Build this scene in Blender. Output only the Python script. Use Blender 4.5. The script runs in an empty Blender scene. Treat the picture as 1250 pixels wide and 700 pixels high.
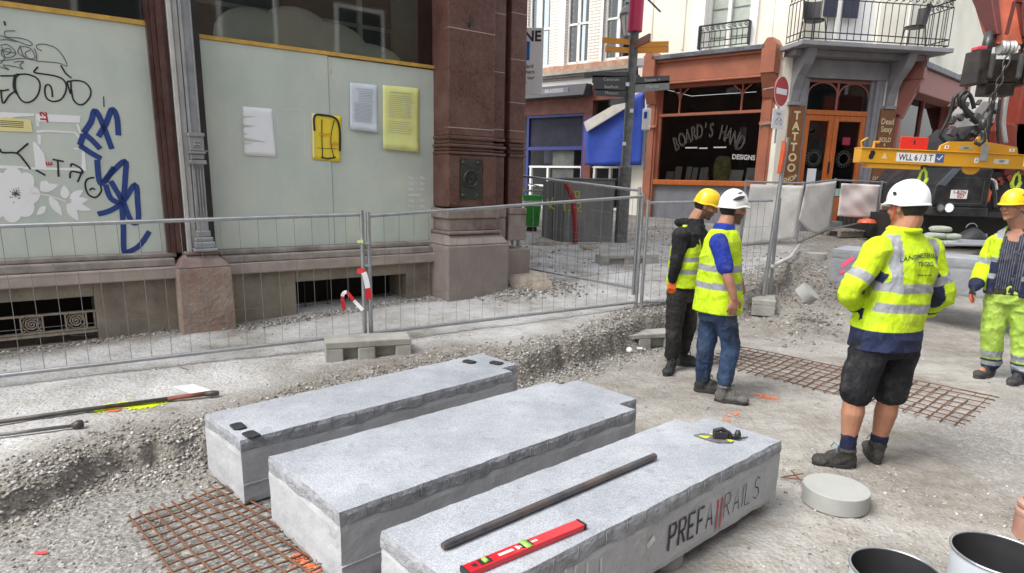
import bpy, bmesh, math, random
import numpy as np
from mathutils import Vector, Matrix, noise as mnoise
from mathutils.bvhtree import BVHTree
random.seed(7); RNG=np.random.RandomState(11)
R=math.radians
scene=bpy.context.scene
COL=scene.collection
# ------------------------------------------------------------ camera, world, sun, exposure
FPX,CX,CY,EYE=800.,625.,400.,1.75
ROLL=math.atan2(78,3550); PITCH=math.atan((400-218)*math.cos(ROLL)/FPX)
_f=np.array([0,math.cos(PITCH),-math.sin(PITCH)]); _u=np.array([0,math.sin(PITCH),math.cos(PITCH)]); _r=np.array([1.,0,0])
CAMX=math.cos(ROLL)*_r+math.sin(ROLL)*_u; CAMU=-math.sin(ROLL)*_r+math.cos(ROLL)*_u
cam=bpy.data.cameras.new('camera'); camo=bpy.data.objects.new('camera',cam); COL.objects.link(camo)
camo.matrix_world=Matrix(((CAMX[0],CAMU[0],-_f[0],0),(CAMX[1],CAMU[1],-_f[1],0),(CAMX[2],CAMU[2],-_f[2],EYE),(0,0,0,1)))
cam.sensor_width=36; cam.lens=FPX/1250*36; cam.shift_y=50/1250; cam.clip_end=2000; cam.clip_start=.05
scene.camera=camo
SUN_AZ=R(243); SUN_EL=R(55)      # the sky opens behind the camera on the left, along the street
w=bpy.data.worlds.new('World'); scene.world=w; w.use_nodes=True
nt=w.node_tree; bg=nt.nodes['Background']; sky=nt.nodes.new('ShaderNodeTexSky'); sky.sky_type='NISHITA'; sky.sun_disc=False
sky.sun_elevation=SUN_EL; sky.sun_rotation=SUN_AZ; sky.air_density=1.2; sky.dust_density=3.0; sky.ozone_density=1.0
hs=nt.nodes.new('ShaderNodeHueSaturation'); hs.inputs['Saturation'].default_value=.34; hs.inputs['Value'].default_value=1.15
nt.links.new(sky.outputs[0],hs.inputs['Color']); nt.links.new(hs.outputs[0],bg.inputs[0]); bg.inputs[1].default_value=.13
sl=bpy.data.lights.new('sun','SUN'); sl.energy=1.5; sl.angle=R(28); sl.color=(1,.97,.92)
so=bpy.data.objects.new('sun',sl); COL.objects.link(so)
sd=Vector((math.sin(SUN_AZ)*math.cos(SUN_EL),math.cos(SUN_AZ)*math.cos(SUN_EL),math.sin(SUN_EL)))
so.rotation_euler=sd.to_track_quat('Z','Y').to_euler()
vs=scene.view_settings; vs.view_transform='Standard'; vs.look='None'; vs.gamma=1; vs.exposure=1.2; vs.use_curve_mapping=False
# ------------------------------------------------------------ surveying helpers (read heights and positions off known planes)
CPOS=np.array([0,0,EYE])
def ray(x,y): return _f*FPX+CAMX*(x-CX)-CAMU*(y-CY)
def pz(x,y,z=0.): d=ray(x,y); return CPOS+d*((z-EYE)/d[2])
def py(x,y,Y): d=ray(x,y); return CPOS+d*(Y/d[1])
def pp(x,y,P,n): d=ray(x,y); return CPOS+d*(np.dot(P-CPOS,n)/np.dot(d,n))
# ------------------------------------------------------------ numpy value noise
def _h(ix,iy,s): 
    v=np.sin(ix*127.1+iy*311.7+s*74.7)*43758.5453; return v-np.floor(v)
def vnoise(x,y,s=0):
    ix=np.floor(x);iy=np.floor(y);fx=x-ix;fy=y-iy;fx=fx*fx*(3-2*fx);fy=fy*fy*(3-2*fy)
    a=_h(ix,iy,s);b=_h(ix+1,iy,s);c=_h(ix,iy+1,s);d=_h(ix+1,iy+1,s)
    return (a*(1-fx)+b*fx)*(1-fy)+(c*(1-fx)+d*fx)*fy-.5
def fbm(x,y,o=4,s=0,g=.5):
    t=0;a=1.
    for i in range(o): t=t+a*vnoise(x,y,s+i*3.1); x=x*2.03+5.2;y=y*2.01+1.7;a*=g
    return t
def sst(a,b,x): t=np.clip((x-a)/(b-a),0,1); return t*t*(3-2*t)
# ------------------------------------------------------------ terrain
def zpave(y): y=np.asarray(y,float); return np.where(y<9,.25+.05*(y-5),.45+.058*(y-9))
def gpx(x,y):
    z=.3
    for _ in range(25): p=pz(x,y,z); z=float(min(zpave(p[1]),.95))
    return p
TOP=[gpx(*q)[:2] for q in [(-160,650),(0,592),(45,575),(90,548),(200,524),(250,508),(430,452),(560,425),(640,428),(740,402),(772,388),(900,365),(950,336),(990,308)]]
TOP=[TOP[0]-np.array([3,2.5])]+TOP
BOT=[pz(*q,0)[:2] for q in [(-160,720),(0,645),(60,618),(110,592),(165,586),(250,580),(430,530),(560,490),(650,468),(700,455),(745,438),(765,420),(800,412),(870,402),(930,388),(962,376),(1000,352)]]
BOT=[BOT[0]-np.array([3,2.5])]+BOT
def polydist(X,Y,pts):
    best=np.full(X.shape,1e9); sg=np.zeros(X.shape)
    for a,b in zip(pts[:-1],pts[1:]):
        dx,dy=b-a; L=dx*dx+dy*dy
        t=np.clip(((X-a[0])*dx+(Y-a[1])*dy)/L,0,1)
        ex=X-a[0]-t*dx; ey=Y-a[1]-t*dy; d=np.hypot(ex,ey)
        s=np.sign(dx*ey-dy*ex); m=d<best
        best=np.where(m,d,best); sg=np.where(m,s,sg)
    return best*sg       # + on the left (pavement) side
END=np.array([5.2,11.5])
LT=TOP+[END,END+np.array([60,80])]; LB=BOT+[END+np.array([.6,-.3]),END+np.array([60.6,79])]
def pitz(x,y):
    return np.clip(sst(7.2,12.8,y)*.66,0,None)+np.where(y>12.8,.058*(y-12.8),0)
HEAPS=[(3.9,8.6,.75,.5,.17),(3.3,7.7,.6,.35,.16),(4.9,9.8,.9,.5,.22),(-.25,7.85,.33,.25,.07),(.30,8.2,.34,.3,.12),(1.9,11.4,1.1,.5,.10),(-3.6,6.25,.35,.15,.04)]
def ground(x,y,detail=True):
    x=np.asarray(x,float); y=np.asarray(y,float)
    yp=np.clip(y,-20,80)
    a=polydist(x,y,LT); b=polydist(x,y,LB)          # a>0: on pavement ; b<0: on pit floor
    wob=.10*fbm(x*2.2,y*2.2,3,3)+.05*fbm(x*9,y*9,2,8)
    W_=np.maximum(np.abs(b-a),.34); t=np.clip(((a+b)/2+wob)/W_+.5,0,1)
    t=.3*t+.7*sst(.30,.56,t+.16*fbm(x*7,y*7,3,17))
    zp=np.where(yp<30,zpave(yp),zpave(30)); zq=np.where(yp<30,pitz(x,yp),pitz(x,30))
    z=zq*(1-t)+zp*t
    for hx,hy,rx,ry,h in HEAPS:
        q=((x-hx)/rx)**2+((y-hy)/ry)**2
        z=z+h*np.exp(-q*1.2)*(1+.5*fbm(x*6,y*6,3,5))
    if detail:
        near=sst(40,14,y)
        bank=np.exp(-((t-.45)/.33)**2)
        z=z+near*(.018*fbm(x*1.3,y*1.3,3,1)+.006*fbm(x*9,y*9,3,2)+bank*(.085*fbm(x*5,y*5,4,4,.6)+.05*fbm(x*14,y*14,3,14,.6)))
        z=z-.022*sst(.02,-.25,b)*sst(-.9,-.2,b)*0+ .0
    return z
def gz(x,y): return float(ground(np.array([x]),np.array([y]))[0])
# ------------------------------------------------------------ materials
MATS={}
def nmat(name):
    m=bpy.data.materials.new(name); m.use_nodes=True; return m,m.node_tree.nodes,m.node_tree.links,m.node_tree.nodes['Principled BSDF']
def ramp(N,L,src,stops,interp='LINEAR'):
    r=N.new('ShaderNodeValToRGB'); r.color_ramp.interpolation=interp
    e=r.color_ramp.elements
    while len(e)<len(stops): e.new(.5)
    for k,(p,c) in zip(e,stops): k.position=p; k.color=(c[0],c[1],c[2],1) if not isinstance(c,(int,float)) else (c,c,c,1)
    L.new(src,r.inputs[0]); return r.outputs[0]
def noiz(N,L,scale,detail=4,rough=.55,vec=None,coord='Object',stretch=None):
    tc=N.new('ShaderNodeTexCoord'); n=N.new('ShaderNodeTexNoise'); n.inputs['Scale'].default_value=scale; n.inputs['Detail'].default_value=detail; n.inputs['Roughness'].default_value=rough
    src=tc.outputs[coord]
    if stretch:
        mp=N.new('ShaderNodeMapping'); mp.inputs['Scale'].default_value=stretch; L.new(src,mp.inputs[0]); src=mp.outputs[0]
    L.new(src,n.inputs['Vector']); return n.outputs['Fac']
def mixc(N,L,fac,a,b,mode='MIX'):
    m=N.new('ShaderNodeMix'); m.data_type='RGBA'; m.blend_type=mode
    for s,v in ((0,fac),(6,a),(7,b)):
        if hasattr(v,'is_output') : L.new(v,m.inputs[s])
        elif isinstance(v,(int,float)): m.inputs[s].default_value=v
        else: m.inputs[s].default_value=(*v,1)
    return m.outputs[2]
def bump(N,L,B,h,strength=.5,dist=.01):
    b=N.new('ShaderNodeBump'); b.inputs['Strength'].default_value=strength; b.inputs['Distance'].default_value=dist; L.new(h,b.inputs['Height']); L.new(b.outputs[0],B.inputs['Normal']); return b
def pm(name,c,rough=.6,metal=0,var=.12,scale=6,bs=.3,bd=.004,dirt=None,dscale=2.5,damt=.5,fine=80,spec=.5,stretch=None,emit=0,coat=0):
    if name in MATS: return MATS[name]
    m,N,L,B=nmat(name)
    f=noiz(N,L,scale,5,stretch=stretch)
    lo=tuple(max(0,v*(1-var)) for v in c); hi=tuple(min(1,v*(1+var)) for v in c)
    col=ramp(N,L,f,[(.3,lo),(.7,hi)])
    if dirt:
        d=ramp(N,L,noiz(N,L,dscale,6,.65),[(.42,0.),(.68,1.)])
        mm=N.new('ShaderNodeMath'); mm.operation='MULTIPLY'; mm.inputs[1].default_value=damt; L.new(d,mm.inputs[0])
        col=mixc(N,L,mm.outputs[0],col,dirt)
    L.new(col,B.inputs['Base Color']); B.inputs['Metallic'].default_value=metal
    rr=N.new('ShaderNodeMapRange'); rr.inputs[3].default_value=max(0,rough-.1); rr.inputs[4].default_value=min(1,rough+.1); L.new(f,rr.inputs[0]); L.new(rr.outputs[0],B.inputs['Roughness'])
    B.inputs['Specular IOR Level'].default_value=spec; B.inputs['Coat Weight'].default_value=coat
    if bs: bump(N,L,B,noiz(N,L,fine,4,.6,stretch=stretch),bs,bd)
    MATS[name]=m; return m
def flat(name,c,rough=.6,emit=None):
    if name in MATS: return MATS[name]
    m,N,L,B=nmat(name); B.inputs['Base Color'].default_value=(*c,1); B.inputs['Roughness'].default_value=rough
    L.new(ramp(N,L,noiz(N,L,30,3),[(.3,tuple(v*.92 for v in c)),(.7,tuple(min(1,v*1.05) for v in c))]),B.inputs['Base Color'])
    if emit: B.inputs['Emission Color'].default_value=(*emit[0],1); B.inputs['Emission Strength'].default_value=emit[1]
    MATS[name]=m; return m
def glassmat(name,tint=(.9,.95,.93),fac=.1,rough=.02):
    if name in MATS: return MATS[name]
    m=bpy.data.materials.new(name); m.use_nodes=True; N=m.node_tree.nodes; L=m.node_tree.links; N.remove(N['Principled BSDF'])
    t=N.new('ShaderNodeBsdfTransparent'); t.inputs[0].default_value=(*tint,1); g=N.new('ShaderNodeBsdfGlossy'); g.inputs['Roughness'].default_value=rough
    fr=N.new('ShaderNodeFresnel'); fr.inputs[0].default_value=1.5; ad=N.new('ShaderNodeMath'); ad.operation='ADD'; ad.inputs[1].default_value=fac-.04; ad.use_clamp=True
    L.new(fr.outputs[0],ad.inputs[0]); mx=N.new('ShaderNodeMixShader'); L.new(ad.outputs[0],mx.inputs[0]); L.new(t.outputs[0],mx.inputs[1]); L.new(g.outputs[0],mx.inputs[2]); L.new(mx.outputs[0],N['Material Output'].inputs[0])
    MATS[name]=m; return m
# ------------------------------------------------------------ object helpers
MW={}
def thing(name,label,cat,loc=(0,0,0),rz=0,group=None):
    o=bpy.data.objects.new(name,None); COL.objects.link(o); o.location=loc; o.rotation_euler=(0,0,rz); o.empty_display_size=.2
    o['label']=label; o['category']=cat
    if group: o['group']=group
    MW[o.name]=Matrix.Translation(loc)@Matrix.Rotation(rz,4,'Z'); return o
def tag(o,label,cat,group=None,kind=None):
    if label: o['label']=label
    if cat: o['category']=cat
    if group: o['group']=group
    if kind: o['kind']=kind
    return o
def relabel(o,l): o['label']=l; return o
def dup(o,parent=None):
    c=o.copy(); COL.objects.link(c); c.parent=parent
    for ch in list(o.children): dup(ch,c)
    return c
def root_matrix(p):
    while p.parent: p=p.parent
    return MW.get(p.name,Matrix.Identity(4))
def link_mesh(name,me,mats,parent=None,local=False,smooth=False,origin=None):
    if not isinstance(mats,(list,tuple)): mats=[mats]
    for m in mats: me.materials.append(m)
    o=bpy.data.objects.new(name,me); COL.objects.link(o)
    if parent is not None:
        o.parent=parent
        if not local: me.transform(root_matrix(parent).inverted())
    elif origin is not None:
        me.transform(Matrix.Translation(-Vector(origin))); o.location=origin; MW[o.name]=Matrix.Translation(origin)
    if smooth:
        me.polygons.foreach_set('use_smooth',[True]*len(me.polygons))
    me.update(); return o
class Fr:   # a wall frame: s along the wall, z up, o out of the wall
    def __init__(s,P,u,n): s.P=np.array(P,float); s.u=np.array(u,float); s.n=np.array(n,float)
    def __call__(s,a,z,o=0): q=s.P+s.u*a+s.n*o; return Vector((q[0],q[1],z))
    def px(s,x,y,o=0): p=pp(x,y,s.P+s.n*o,s.n); return float((p-s.P)@s.u),float(p[2])
class MB:
    def __init__(s): s.v=[];s.f=[];s.mi=[];s.cur=0
    def add(s,vs,fs):
        b=len(s.v); s.v+= [tuple(v) for v in vs]; s.f+=[tuple(b+i for i in f) for f in fs]; s.mi+=[s.cur]*len(fs); return s
    def hexa(s,p): return s.add(p,[(0,3,2,1),(4,5,6,7),(0,1,5,4),(1,2,6,5),(2,3,7,6),(3,0,4,7)])
    def box(s,c,d,M=None,bev=0):
        x,y,z=(k/2 for k in d)
        pts=[Vector(q) for q in ((-x,-y,-z),(x,-y,-z),(x,y,-z),(-x,y,-z),(-x,-y,z),(x,-y,z),(x,y,z),(-x,y,z))]
        if M: pts=[M@q for q in pts]
        pts=[q+Vector(c) for q in pts]; return s.hexa(pts)
    def fbox(s,F,s0,s1,z0,z1,o0,o1): return s.hexa([F(s0,z0,o0),F(s1,z0,o0),F(s1,z0,o1),F(s0,z0,o1),F(s0,z1,o0),F(s1,z1,o0),F(s1,z1,o1),F(s0,z1,o1)])
    def fquad(s,F,c,o,t=.004):  # c: 4 (s,z) corners -> thin slab
        return s.hexa([F(*c[0],o),F(*c[1],o),F(*c[1],o+t),F(*c[0],o+t),F(*c[3],o),F(*c[2],o),F(*c[2],o+t),F(*c[3],o+t)])
    def tube(s,pts,r,n=8,cap=True):
        pts=[Vector(p) for p in pts]; rs=r if isinstance(r,(list,tuple)) else [r]*len(pts); rings=[]
        up=None
        for i,p in enumerate(pts):
            t=(pts[min(i+1,len(pts)-1)]-pts[max(i-1,0)]).normalized()
            if up is None: up=t.orthogonal().normalized()
            a=(up-t*up.dot(t)); a=a.normalized() if a.length>1e-6 else t.orthogonal().normalized(); up=a; b=t.cross(a)
            rings.append([p+(a*math.cos(2*math.pi*k/n)+b*math.sin(2*math.pi*k/n))*rs[i] for k in range(n)])
        vs=[q for rg in rings for q in rg]; fs=[]
        for i in range(len(pts)-1):
            for k in range(n): fs.append((i*n+k,i*n+(k+1)%n,(i+1)*n+(k+1)%n,(i+1)*n+k))
        if cap: fs+= [tuple(range(n-1,-1,-1)),tuple(range((len(pts)-1)*n,len(pts)*n))]
        return s.add(vs,fs)
    def lathe(s,c,prof,n=24,M=None):
        vs=[];k=len(prof)
        for i in range(n):
            a=2*math.pi*i/n
            for r,z in prof:
                q=Vector((r*math.cos(a),r*math.sin(a),z)); q=(M@q if M else q)+Vector(c); vs.append(q)
        fs=[(i*k+j,((i+1)%n)*k+j,((i+1)%n)*k+j+1,i*k+j+1) for i in range(n) for j in range(k-1)]
        return s.add(vs,fs)
    def prism(s,poly,z0,z1):
        n=len(poly); a=sum(poly[i][0]*poly[(i+1)%n][1]-poly[(i+1)%n][0]*poly[i][1] for i in range(n))
        if a<0: poly=poly[::-1]
        vs=[(x,y,z0) for x,y in poly]+[(x,y,z1) for x,y in poly]
        return s.add(vs,[tuple(range(n-1,-1,-1)),tuple(range(n,2*n))]+[(i,(i+1)%n,n+(i+1)%n,n+i) for i in range(n)])
    def fprism(s,F,poly,o0,o1):
        n=len(poly); vs=[F(a,z,o0) for a,z in poly]+[F(a,z,o1) for a,z in poly]
        return s.add(vs,[tuple(range(n-1,-1,-1)),tuple(range(n,2*n))]+[(i,(i+1)%n,n+(i+1)%n,n+i) for i in range(n)])
    def ico(s,c,r,M=None):
        t=(1+5**.5)/2; V=[Vector(q).normalized() for q in [(-1,t,0),(1,t,0),(-1,-t,0),(1,-t,0),(0,-1,t),(0,1,t),(0,-1,-t),(0,1,-t),(t,0,-1),(t,0,1),(-t,0,-1),(-t,0,1)]]
        return s.add([Vector(c)+Vector((q.x*r[0],q.y*r[1],q.z*r[2])) for q in V],ICO)
    def mesh(s,name,fixn=True):
        me=bpy.data.meshes.new(name); me.from_pydata(s.v,[],s.f)
        for p,i in zip(me.polygons,s.mi): p.material_index=i
        if fixn:
            bm=bmesh.new(); bm.from_mesh(me); bmesh.ops.recalc_face_normals(bm,faces=bm.faces); bm.to_mesh(me); bm.free()
        return me
    def build(s,name,mats,parent=None,smooth=False,bevel=0,local=False,origin=None,autos=False):
        me=s.mesh(name); o=link_mesh(name,me,mats,parent,local,smooth,origin)
        if bevel:
            m=o.modifiers.new('bevel','BEVEL'); m.width=bevel; m.segments=2; m.limit_method='ANGLE'; m.angle_limit=R(35)
        if autos:
            try: me.set_sharp_from_angle(angle=R(40))
            except Exception: pass
        return o
ICO=[(0,11,5),(0,5,1),(0,1,7),(0,7,10),(0,10,11),(1,5,9),(5,11,4),(11,10,2),(10,7,6),(7,1,8),(3,9,4),(3,4,2),(3,2,6),(3,6,8),(3,8,9),(4,9,5),(2,4,11),(6,2,10),(8,6,7),(9,8,1)]
def text_mesh(s,size=1,ext=.0,bold=0,align='CENTER',space=1):
    c=bpy.data.curves.new('txt','FONT'); c.body=s; c.size=size; c.align_x=align; c.align_y='CENTER'; c.extrude=ext; c.offset=bold; c.space_character=space; c.resolution_u=3
    o=bpy.data.objects.new('txt',c); COL.objects.link(o); dg=bpy.context.evaluated_depsgraph_get(); dg.update()
    me=bpy.data.meshes.new_from_object(o.evaluated_get(dg)); bpy.data.objects.remove(o); bpy.data.curves.remove(c); return me
def add_text(mb,s,fn,size,bold=0,align='CENTER',space=1):   # fn(x,y)->world ; text is laid into fn's plane
    me=text_mesh(s,size,0,bold,align,space); mb.add([fn(v.co.x,v.co.y) for v in me.vertices],[tuple(p.vertices) for p in me.polygons]); bpy.data.meshes.remove(me)
def ribbon(mb,pts,w,nrm):
    pts=[Vector(p) for p in pts]; n=Vector(nrm).normalized(); L=[]
    ws=w if isinstance(w,(list,tuple)) else [w]*len(pts)
    for i,p in enumerate(pts):
        t=(pts[min(i+1,len(pts)-1)]-pts[max(i-1,0)]).normalized(); sd_=t.cross(n).normalized()*ws[i]/2
        L+= [p+sd_,p-sd_]
    mb.add(L,[(2*i,2*i+2,2*i+3,2*i+1) for i in range(len(pts)-1)])
def spline(P,k=6):
    P=[np.array(p,float) for p in P]; out=[]
    for i in range(len(P)-1):
        p0=P[max(i-1,0)];p1=P[i];p2=P[i+1];p3=P[min(i+2,len(P)-1)]
        for j in range(k):
            t=j/k; out.append(.5*((2*p1)+(-p0+p2)*t+(2*p0-5*p1+4*p2-p3)*t*t+(-p0+3*p1-3*p2+p3)*t**3))
    out.append(P[-1]); return out
# ------------------------------------------------------------ ground sheet
def axis(a,b,step,lo,hi,g=1.13):
    c=list(np.arange(a,b,step)); st=step; x=c[-1]
    while x<hi: st*=g; x+=st; c.append(x)
    st=step; x=c[0]; pre=[]
    while x>lo: st*=g; x-=st; pre.append(x)
    return np.array(pre[::-1]+c)
gxs=axis(-4.6,5.2,.02,-150,150)
ys=list(np.arange(1.4,7.6,.02)); st=.02; y=ys[-1]
while y<300: st=min(st*1.02,.05) if y<15 else st*1.12; y+=st; ys.append(y)
pre=[];st=.02;y=ys[0]
while y>-60: st*=1.3; y-=st; pre.append(y)
gys=np.array(pre[::-1]+ys)
GX,GY=np.meshgrid(gxs,gys)
GZ=ground(GX,GY)
nx,ny=len(gxs),len(gys)
me=bpy.data.meshes.new('ground'); me.vertices.add(nx*ny)
me.vertices.foreach_set('co',np.stack([GX,GY,GZ],-1).astype(np.float32).ravel())
idx=np.arange(nx*ny).reshape(ny,nx); q=np.stack([idx[:-1,:-1],idx[:-1,1:],idx[1:,1:],idx[1:,:-1]],-1).reshape(-1,4)
me.loops.add(q.size); me.loops.foreach_set('vertex_index',q.ravel().astype(np.int32))
me.polygons.add(len(q)); me.polygons.foreach_set('loop_start',np.arange(0,q.size,4,dtype=np.int32)); me.update(calc_edges=True)
at=me.attributes.new('zone','FLOAT','POINT')   # how coarse and brown the broken earth is
_wd=np.abs((GX+1.209)*.596+(GY-7.39)*-.803-.1); bA=polydist(GX,GY,LT); bB=polydist(GX,GY,LB)
zone=np.where((bB>0)&(bA<0),1,np.maximum(np.exp(-np.abs(bA)/.12),np.exp(-np.abs(bB)/.2)))
for hx,hy,rx,ry,h in HEAPS[:5]: zone=np.maximum(zone,np.exp(-(((GX-hx)/rx)**2+((GY-hy)/ry)**2))*1.1)
zone=np.maximum(zone,.95*np.exp(-(_wd/.16)**2)*(GX<.9)); zone=np.clip(zone,0,1)*sst(30,12,GY)
at.data.foreach_set('value',zone.astype(np.float32).ravel())
at2=me.attributes.new('gravel','FLOAT','POINT')   # loose grey chippings: near left pit floor and right foreground
grav=np.clip(sst(-.2,-1.0,GX)*sst(.1,-.2,bB)+sst(3.2,2.0,GY)*sst(1.2,1.8,GX)+.6*sst(2.6,3.4,GX)*sst(6,4.5,GY)+.5*sst(.3,0,bA)*sst(0,.1,bA),0,1)
at2.data.foreach_set('value',grav.astype(np.float32).ravel())
at3=me.attributes.new('pave','FLOAT','POINT'); at3.data.foreach_set('value',(sst(-.05,.5,bA)*sst(14,9,GY)).astype(np.float32).ravel())
m,N,L,B=nmat('dusty_ground')
tc=N.new('ShaderNodeTexCoord')
z_=N.new('ShaderNodeAttribute'); z_.attribute_name='zone'; g_=N.new('ShaderNodeAttribute'); g_.attribute_name='gravel'
n1=noiz(N,L,.9,7,.6); n2=noiz(N,L,9,6,.65); n3=noiz(N,L,70,4,.6)
dust=ramp(N,L,n1,[(.3,(.245,.225,.20)),(.5,(.37,.355,.33)),(.7,(.50,.49,.47))])
trk_=ramp(N,L,noiz(N,L,2.2,5,.6,stretch=(.35,1.3,1)),[(.38,(.74,.72,.70)),(.6,(1.03,1.03,1.03))]); dust=mixc(N,L,.75,dust,trk_,'MULTIPLY')
p_=N.new('ShaderNodeAttribute'); p_.attribute_name='pave'; pl_r=ramp(N,L,noiz(N,L,1.8,8,.62),[(.30,(.27,.245,.215)),(.43,(.44,.43,.41)),(.55,(.56,.555,.55)),(.68,(.66,.66,.66))]); dust=mixc(N,L,p_.outputs['Fac'],dust,pl_r)
blot=ramp(N,L,n2,[(.35,(.72,.70,.66)),(.6,(1,1,1))]); dust=mixc(N,L,.8,dust,blot,'MULTIPLY')
vor=N.new('ShaderNodeTexVoronoi'); vor.inputs['Scale'].default_value=75; L.new(tc.outputs['Object'],vor.inputs['Vector'])
vor2=N.new('ShaderNodeTexVoronoi'); vor2.inputs['Scale'].default_value=34; L.new(tc.outputs['Object'],vor2.inputs['Vector'])
sc=N.new('ShaderNodeSeparateColor'); L.new(vor.outputs['Color'],sc.inputs[0])
peb=ramp(N,L,sc.outputs[0],[(0,(.13,.125,.115)),(.5,(.26,.25,.235)),(1,(.50,.49,.47))])
earth=ramp(N,L,n2,[(.3,(.09,.075,.057)),(.5,(.20,.175,.14)),(.72,(.40,.37,.33))])
gr=ramp(N,L,n2,[(.3,(.14,.135,.128)),(.7,(.31,.305,.295))]); gr=mixc(N,L,.6,gr,peb)
ga=N.new('ShaderNodeMath'); ga.operation='MULTIPLY_ADD'; L.new(g_.outputs['Fac'],ga.inputs[0]); ga.inputs[1].default_value=1.1; 
gn=N.new('ShaderNodeMapRange'); gn.inputs[1].default_value=.35; gn.inputs[2].default_value=.65; gn.inputs[3].default_value=-.35; gn.inputs[4].default_value=.35; L.new(n2,gn.inputs[0]); L.new(gn.outputs[0],ga.inputs[2]); ga.use_clamp=True
c=mixc(N,L,ga.outputs[0],dust,gr)
za=N.new('ShaderNodeMath'); za.operation='MULTIPLY_ADD'; za.use_clamp=True; L.new(z_.outputs['Fac'],za.inputs[0]); za.inputs[1].default_value=1.1
zn=N.new('ShaderNodeMapRange'); zn.inputs[1].default_value=.35; zn.inputs[2].default_value=.65; zn.inputs[3].default_value=-.5; zn.inputs[4].default_value=.15; L.new(n2,zn.inputs[0]); L.new(zn.outputs[0],za.inputs[2])
em=mixc(N,L,.35,earth,peb); c=mixc(N,L,za.outputs[0],c,em)
sp=ramp(N,L,noiz(N,L,160,2,.5),[(.3,(.66,.65,.63)),(.5,(1,1,1))]); c=mixc(N,L,.55,c,sp,'MULTIPLY')
L.new(c,B.inputs['Base Color']); B.inputs['Roughness'].default_value=.95; B.inputs['Specular IOR Level'].default_value=.2
ha=N.new('ShaderNodeMath'); ha.operation='ADD'; L.new(n3,ha.inputs[0])
hb=N.new('ShaderNodeMath'); hb.operation='MULTIPLY'; L.new(vor2.outputs['Distance'],hb.inputs[0]); hb.inputs[1].default_value=-1.2; L.new(hb.outputs[0],ha.inputs[1])
bump(N,L,B,ha.outputs[0],.75,.012)
GROUND=link_mesh('ground',me,m,smooth=True); GROUND['kind']='structure'
# ------------------------------------------------------------ loose stones (uncountable)
def scatter(n,samp,smin,smax,seed,flatten=.7,power=3):
    rg=np.random.RandomState(seed); P=samp(rg,n); n=len(P)
    t=(1+5**.5)/2; V=np.array([(-1,t,0),(1,t,0),(-1,-t,0),(1,-t,0),(0,-1,t),(0,1,t),(0,-1,-t),(0,1,-t),(t,0,-1),(t,0,1),(-t,0,-1),(-t,0,1)],float); V/=np.linalg.norm(V[0])
    s=smin+(smax-smin)*rg.rand(n)**power
    A=V[None]*(1+.32*(rg.rand(n,12,1)-.5)*2)*np.stack([np.ones(n),.6+.5*rg.rand(n),.45+.45*rg.rand(n)],-1)[:,None,:]*s[:,None,None]
    q=rg.randn(n,4); q/=np.linalg.norm(q,axis=1,keepdims=True); w,x,y,z=q.T
    M=np.stack([1-2*(y*y+z*z),2*(x*y-z*w),2*(x*z+y*w),2*(x*y+z*w),1-2*(x*x+z*z),2*(y*z-x*w),2*(x*z-y*w),2*(y*z+x*w),1-2*(x*x+y*y)],-1).reshape(n,3,3)
    A=np.einsum('nij,nkj->nki',M,A); A[:,:,2]*=.8
    A+=np.stack([P[:,0],P[:,1],ground(P[:,0],P[:,1])+s*.25],-1)[:,None,:]
    return A.reshape(-1,3),n
def stones(name,sets,mat):
    Vs=[];n=0
    for a,k in sets: Vs.append(a); n+=k
    Vv=np.concatenate(Vs); Fv=(np.array(ICO)[None]+12*np.arange(n)[:,None,None]).reshape(-1,3)
    me=bpy.data.meshes.new(name); me.vertices.add(len(Vv)); me.vertices.foreach_set('co',Vv.astype(np.float32).ravel())
    me.loops.add(Fv.size); me.loops.foreach_set('vertex_index',Fv.ravel().astype(np.int32)); me.polygons.add(len(Fv)); me.polygons.foreach_set('loop_start',np.arange(0,Fv.size,3,dtype=np.int32)); me.update(calc_edges=True)
    return link_mesh(name,me,mat)
def near_line(pts,wd,lim=None):
    seg=np.array([np.linalg.norm(b-a) for a,b in zip(pts[:-1],pts[1:])]); 
    def f(rg,n):
        i=rg.choice(len(seg),n,p=seg/seg.sum()); t=rg.rand(n); A=np.array(pts)
        p=A[i]+(A[i+1]-A[i])*t[:,None]+rg.randn(n,2)*wd
        return p
    return f
def rect(x0,x1,y0,y1,cond=None):
    def f(rg,n):
        p=np.stack([x0+(x1-x0)*rg.rand(n),y0+(y1-y0)*rg.rand(n)],-1)
        return p[cond(p[:,0],p[:,1],rg)] if cond else p
    return f
mid=[(a+b)/2 for a,b in zip(TOP[2:],BOT[2:len(TOP)])]
pitc=lambda x,y,rg: (polydist(x,y,LB)<.05)&(fbm(x*1.5,y*1.5,3,7)+.15>rg.rand(len(x))*.8)
pav=lambda x,y,rg: (polydist(x,y,LT)>-.02)&(y>5.3)|((polydist(x,y,LT)>-.02)&(rg.rand(len(x))<.5))
def pavewall(x,y,rg): # keep off the building footprint
    return pav(x,y,rg)&(((x+1.209)*.596+(y-7.39)*-.803)>.02)
_,N2,L2,B2=(_m:=nmat('crushed_stone'))
MATS['crushed_stone']=_m[0]
g2=N2.new('ShaderNodeNewGeometry'); cc=ramp(N2,L2,g2.outputs['Random Per Island'],[(0,(.15,.135,.115)),(.45,(.27,.255,.23)),(.85,(.40,.39,.37)),(1,(.60,.59,.57))]); L2.new(cc,B2.inputs['Base Color']); B2.inputs['Roughness'].default_value=.95; B2.inputs['Specular IOR Level'].default_value=.2
bank_pts=[np.array(p) for p in mid]
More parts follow.
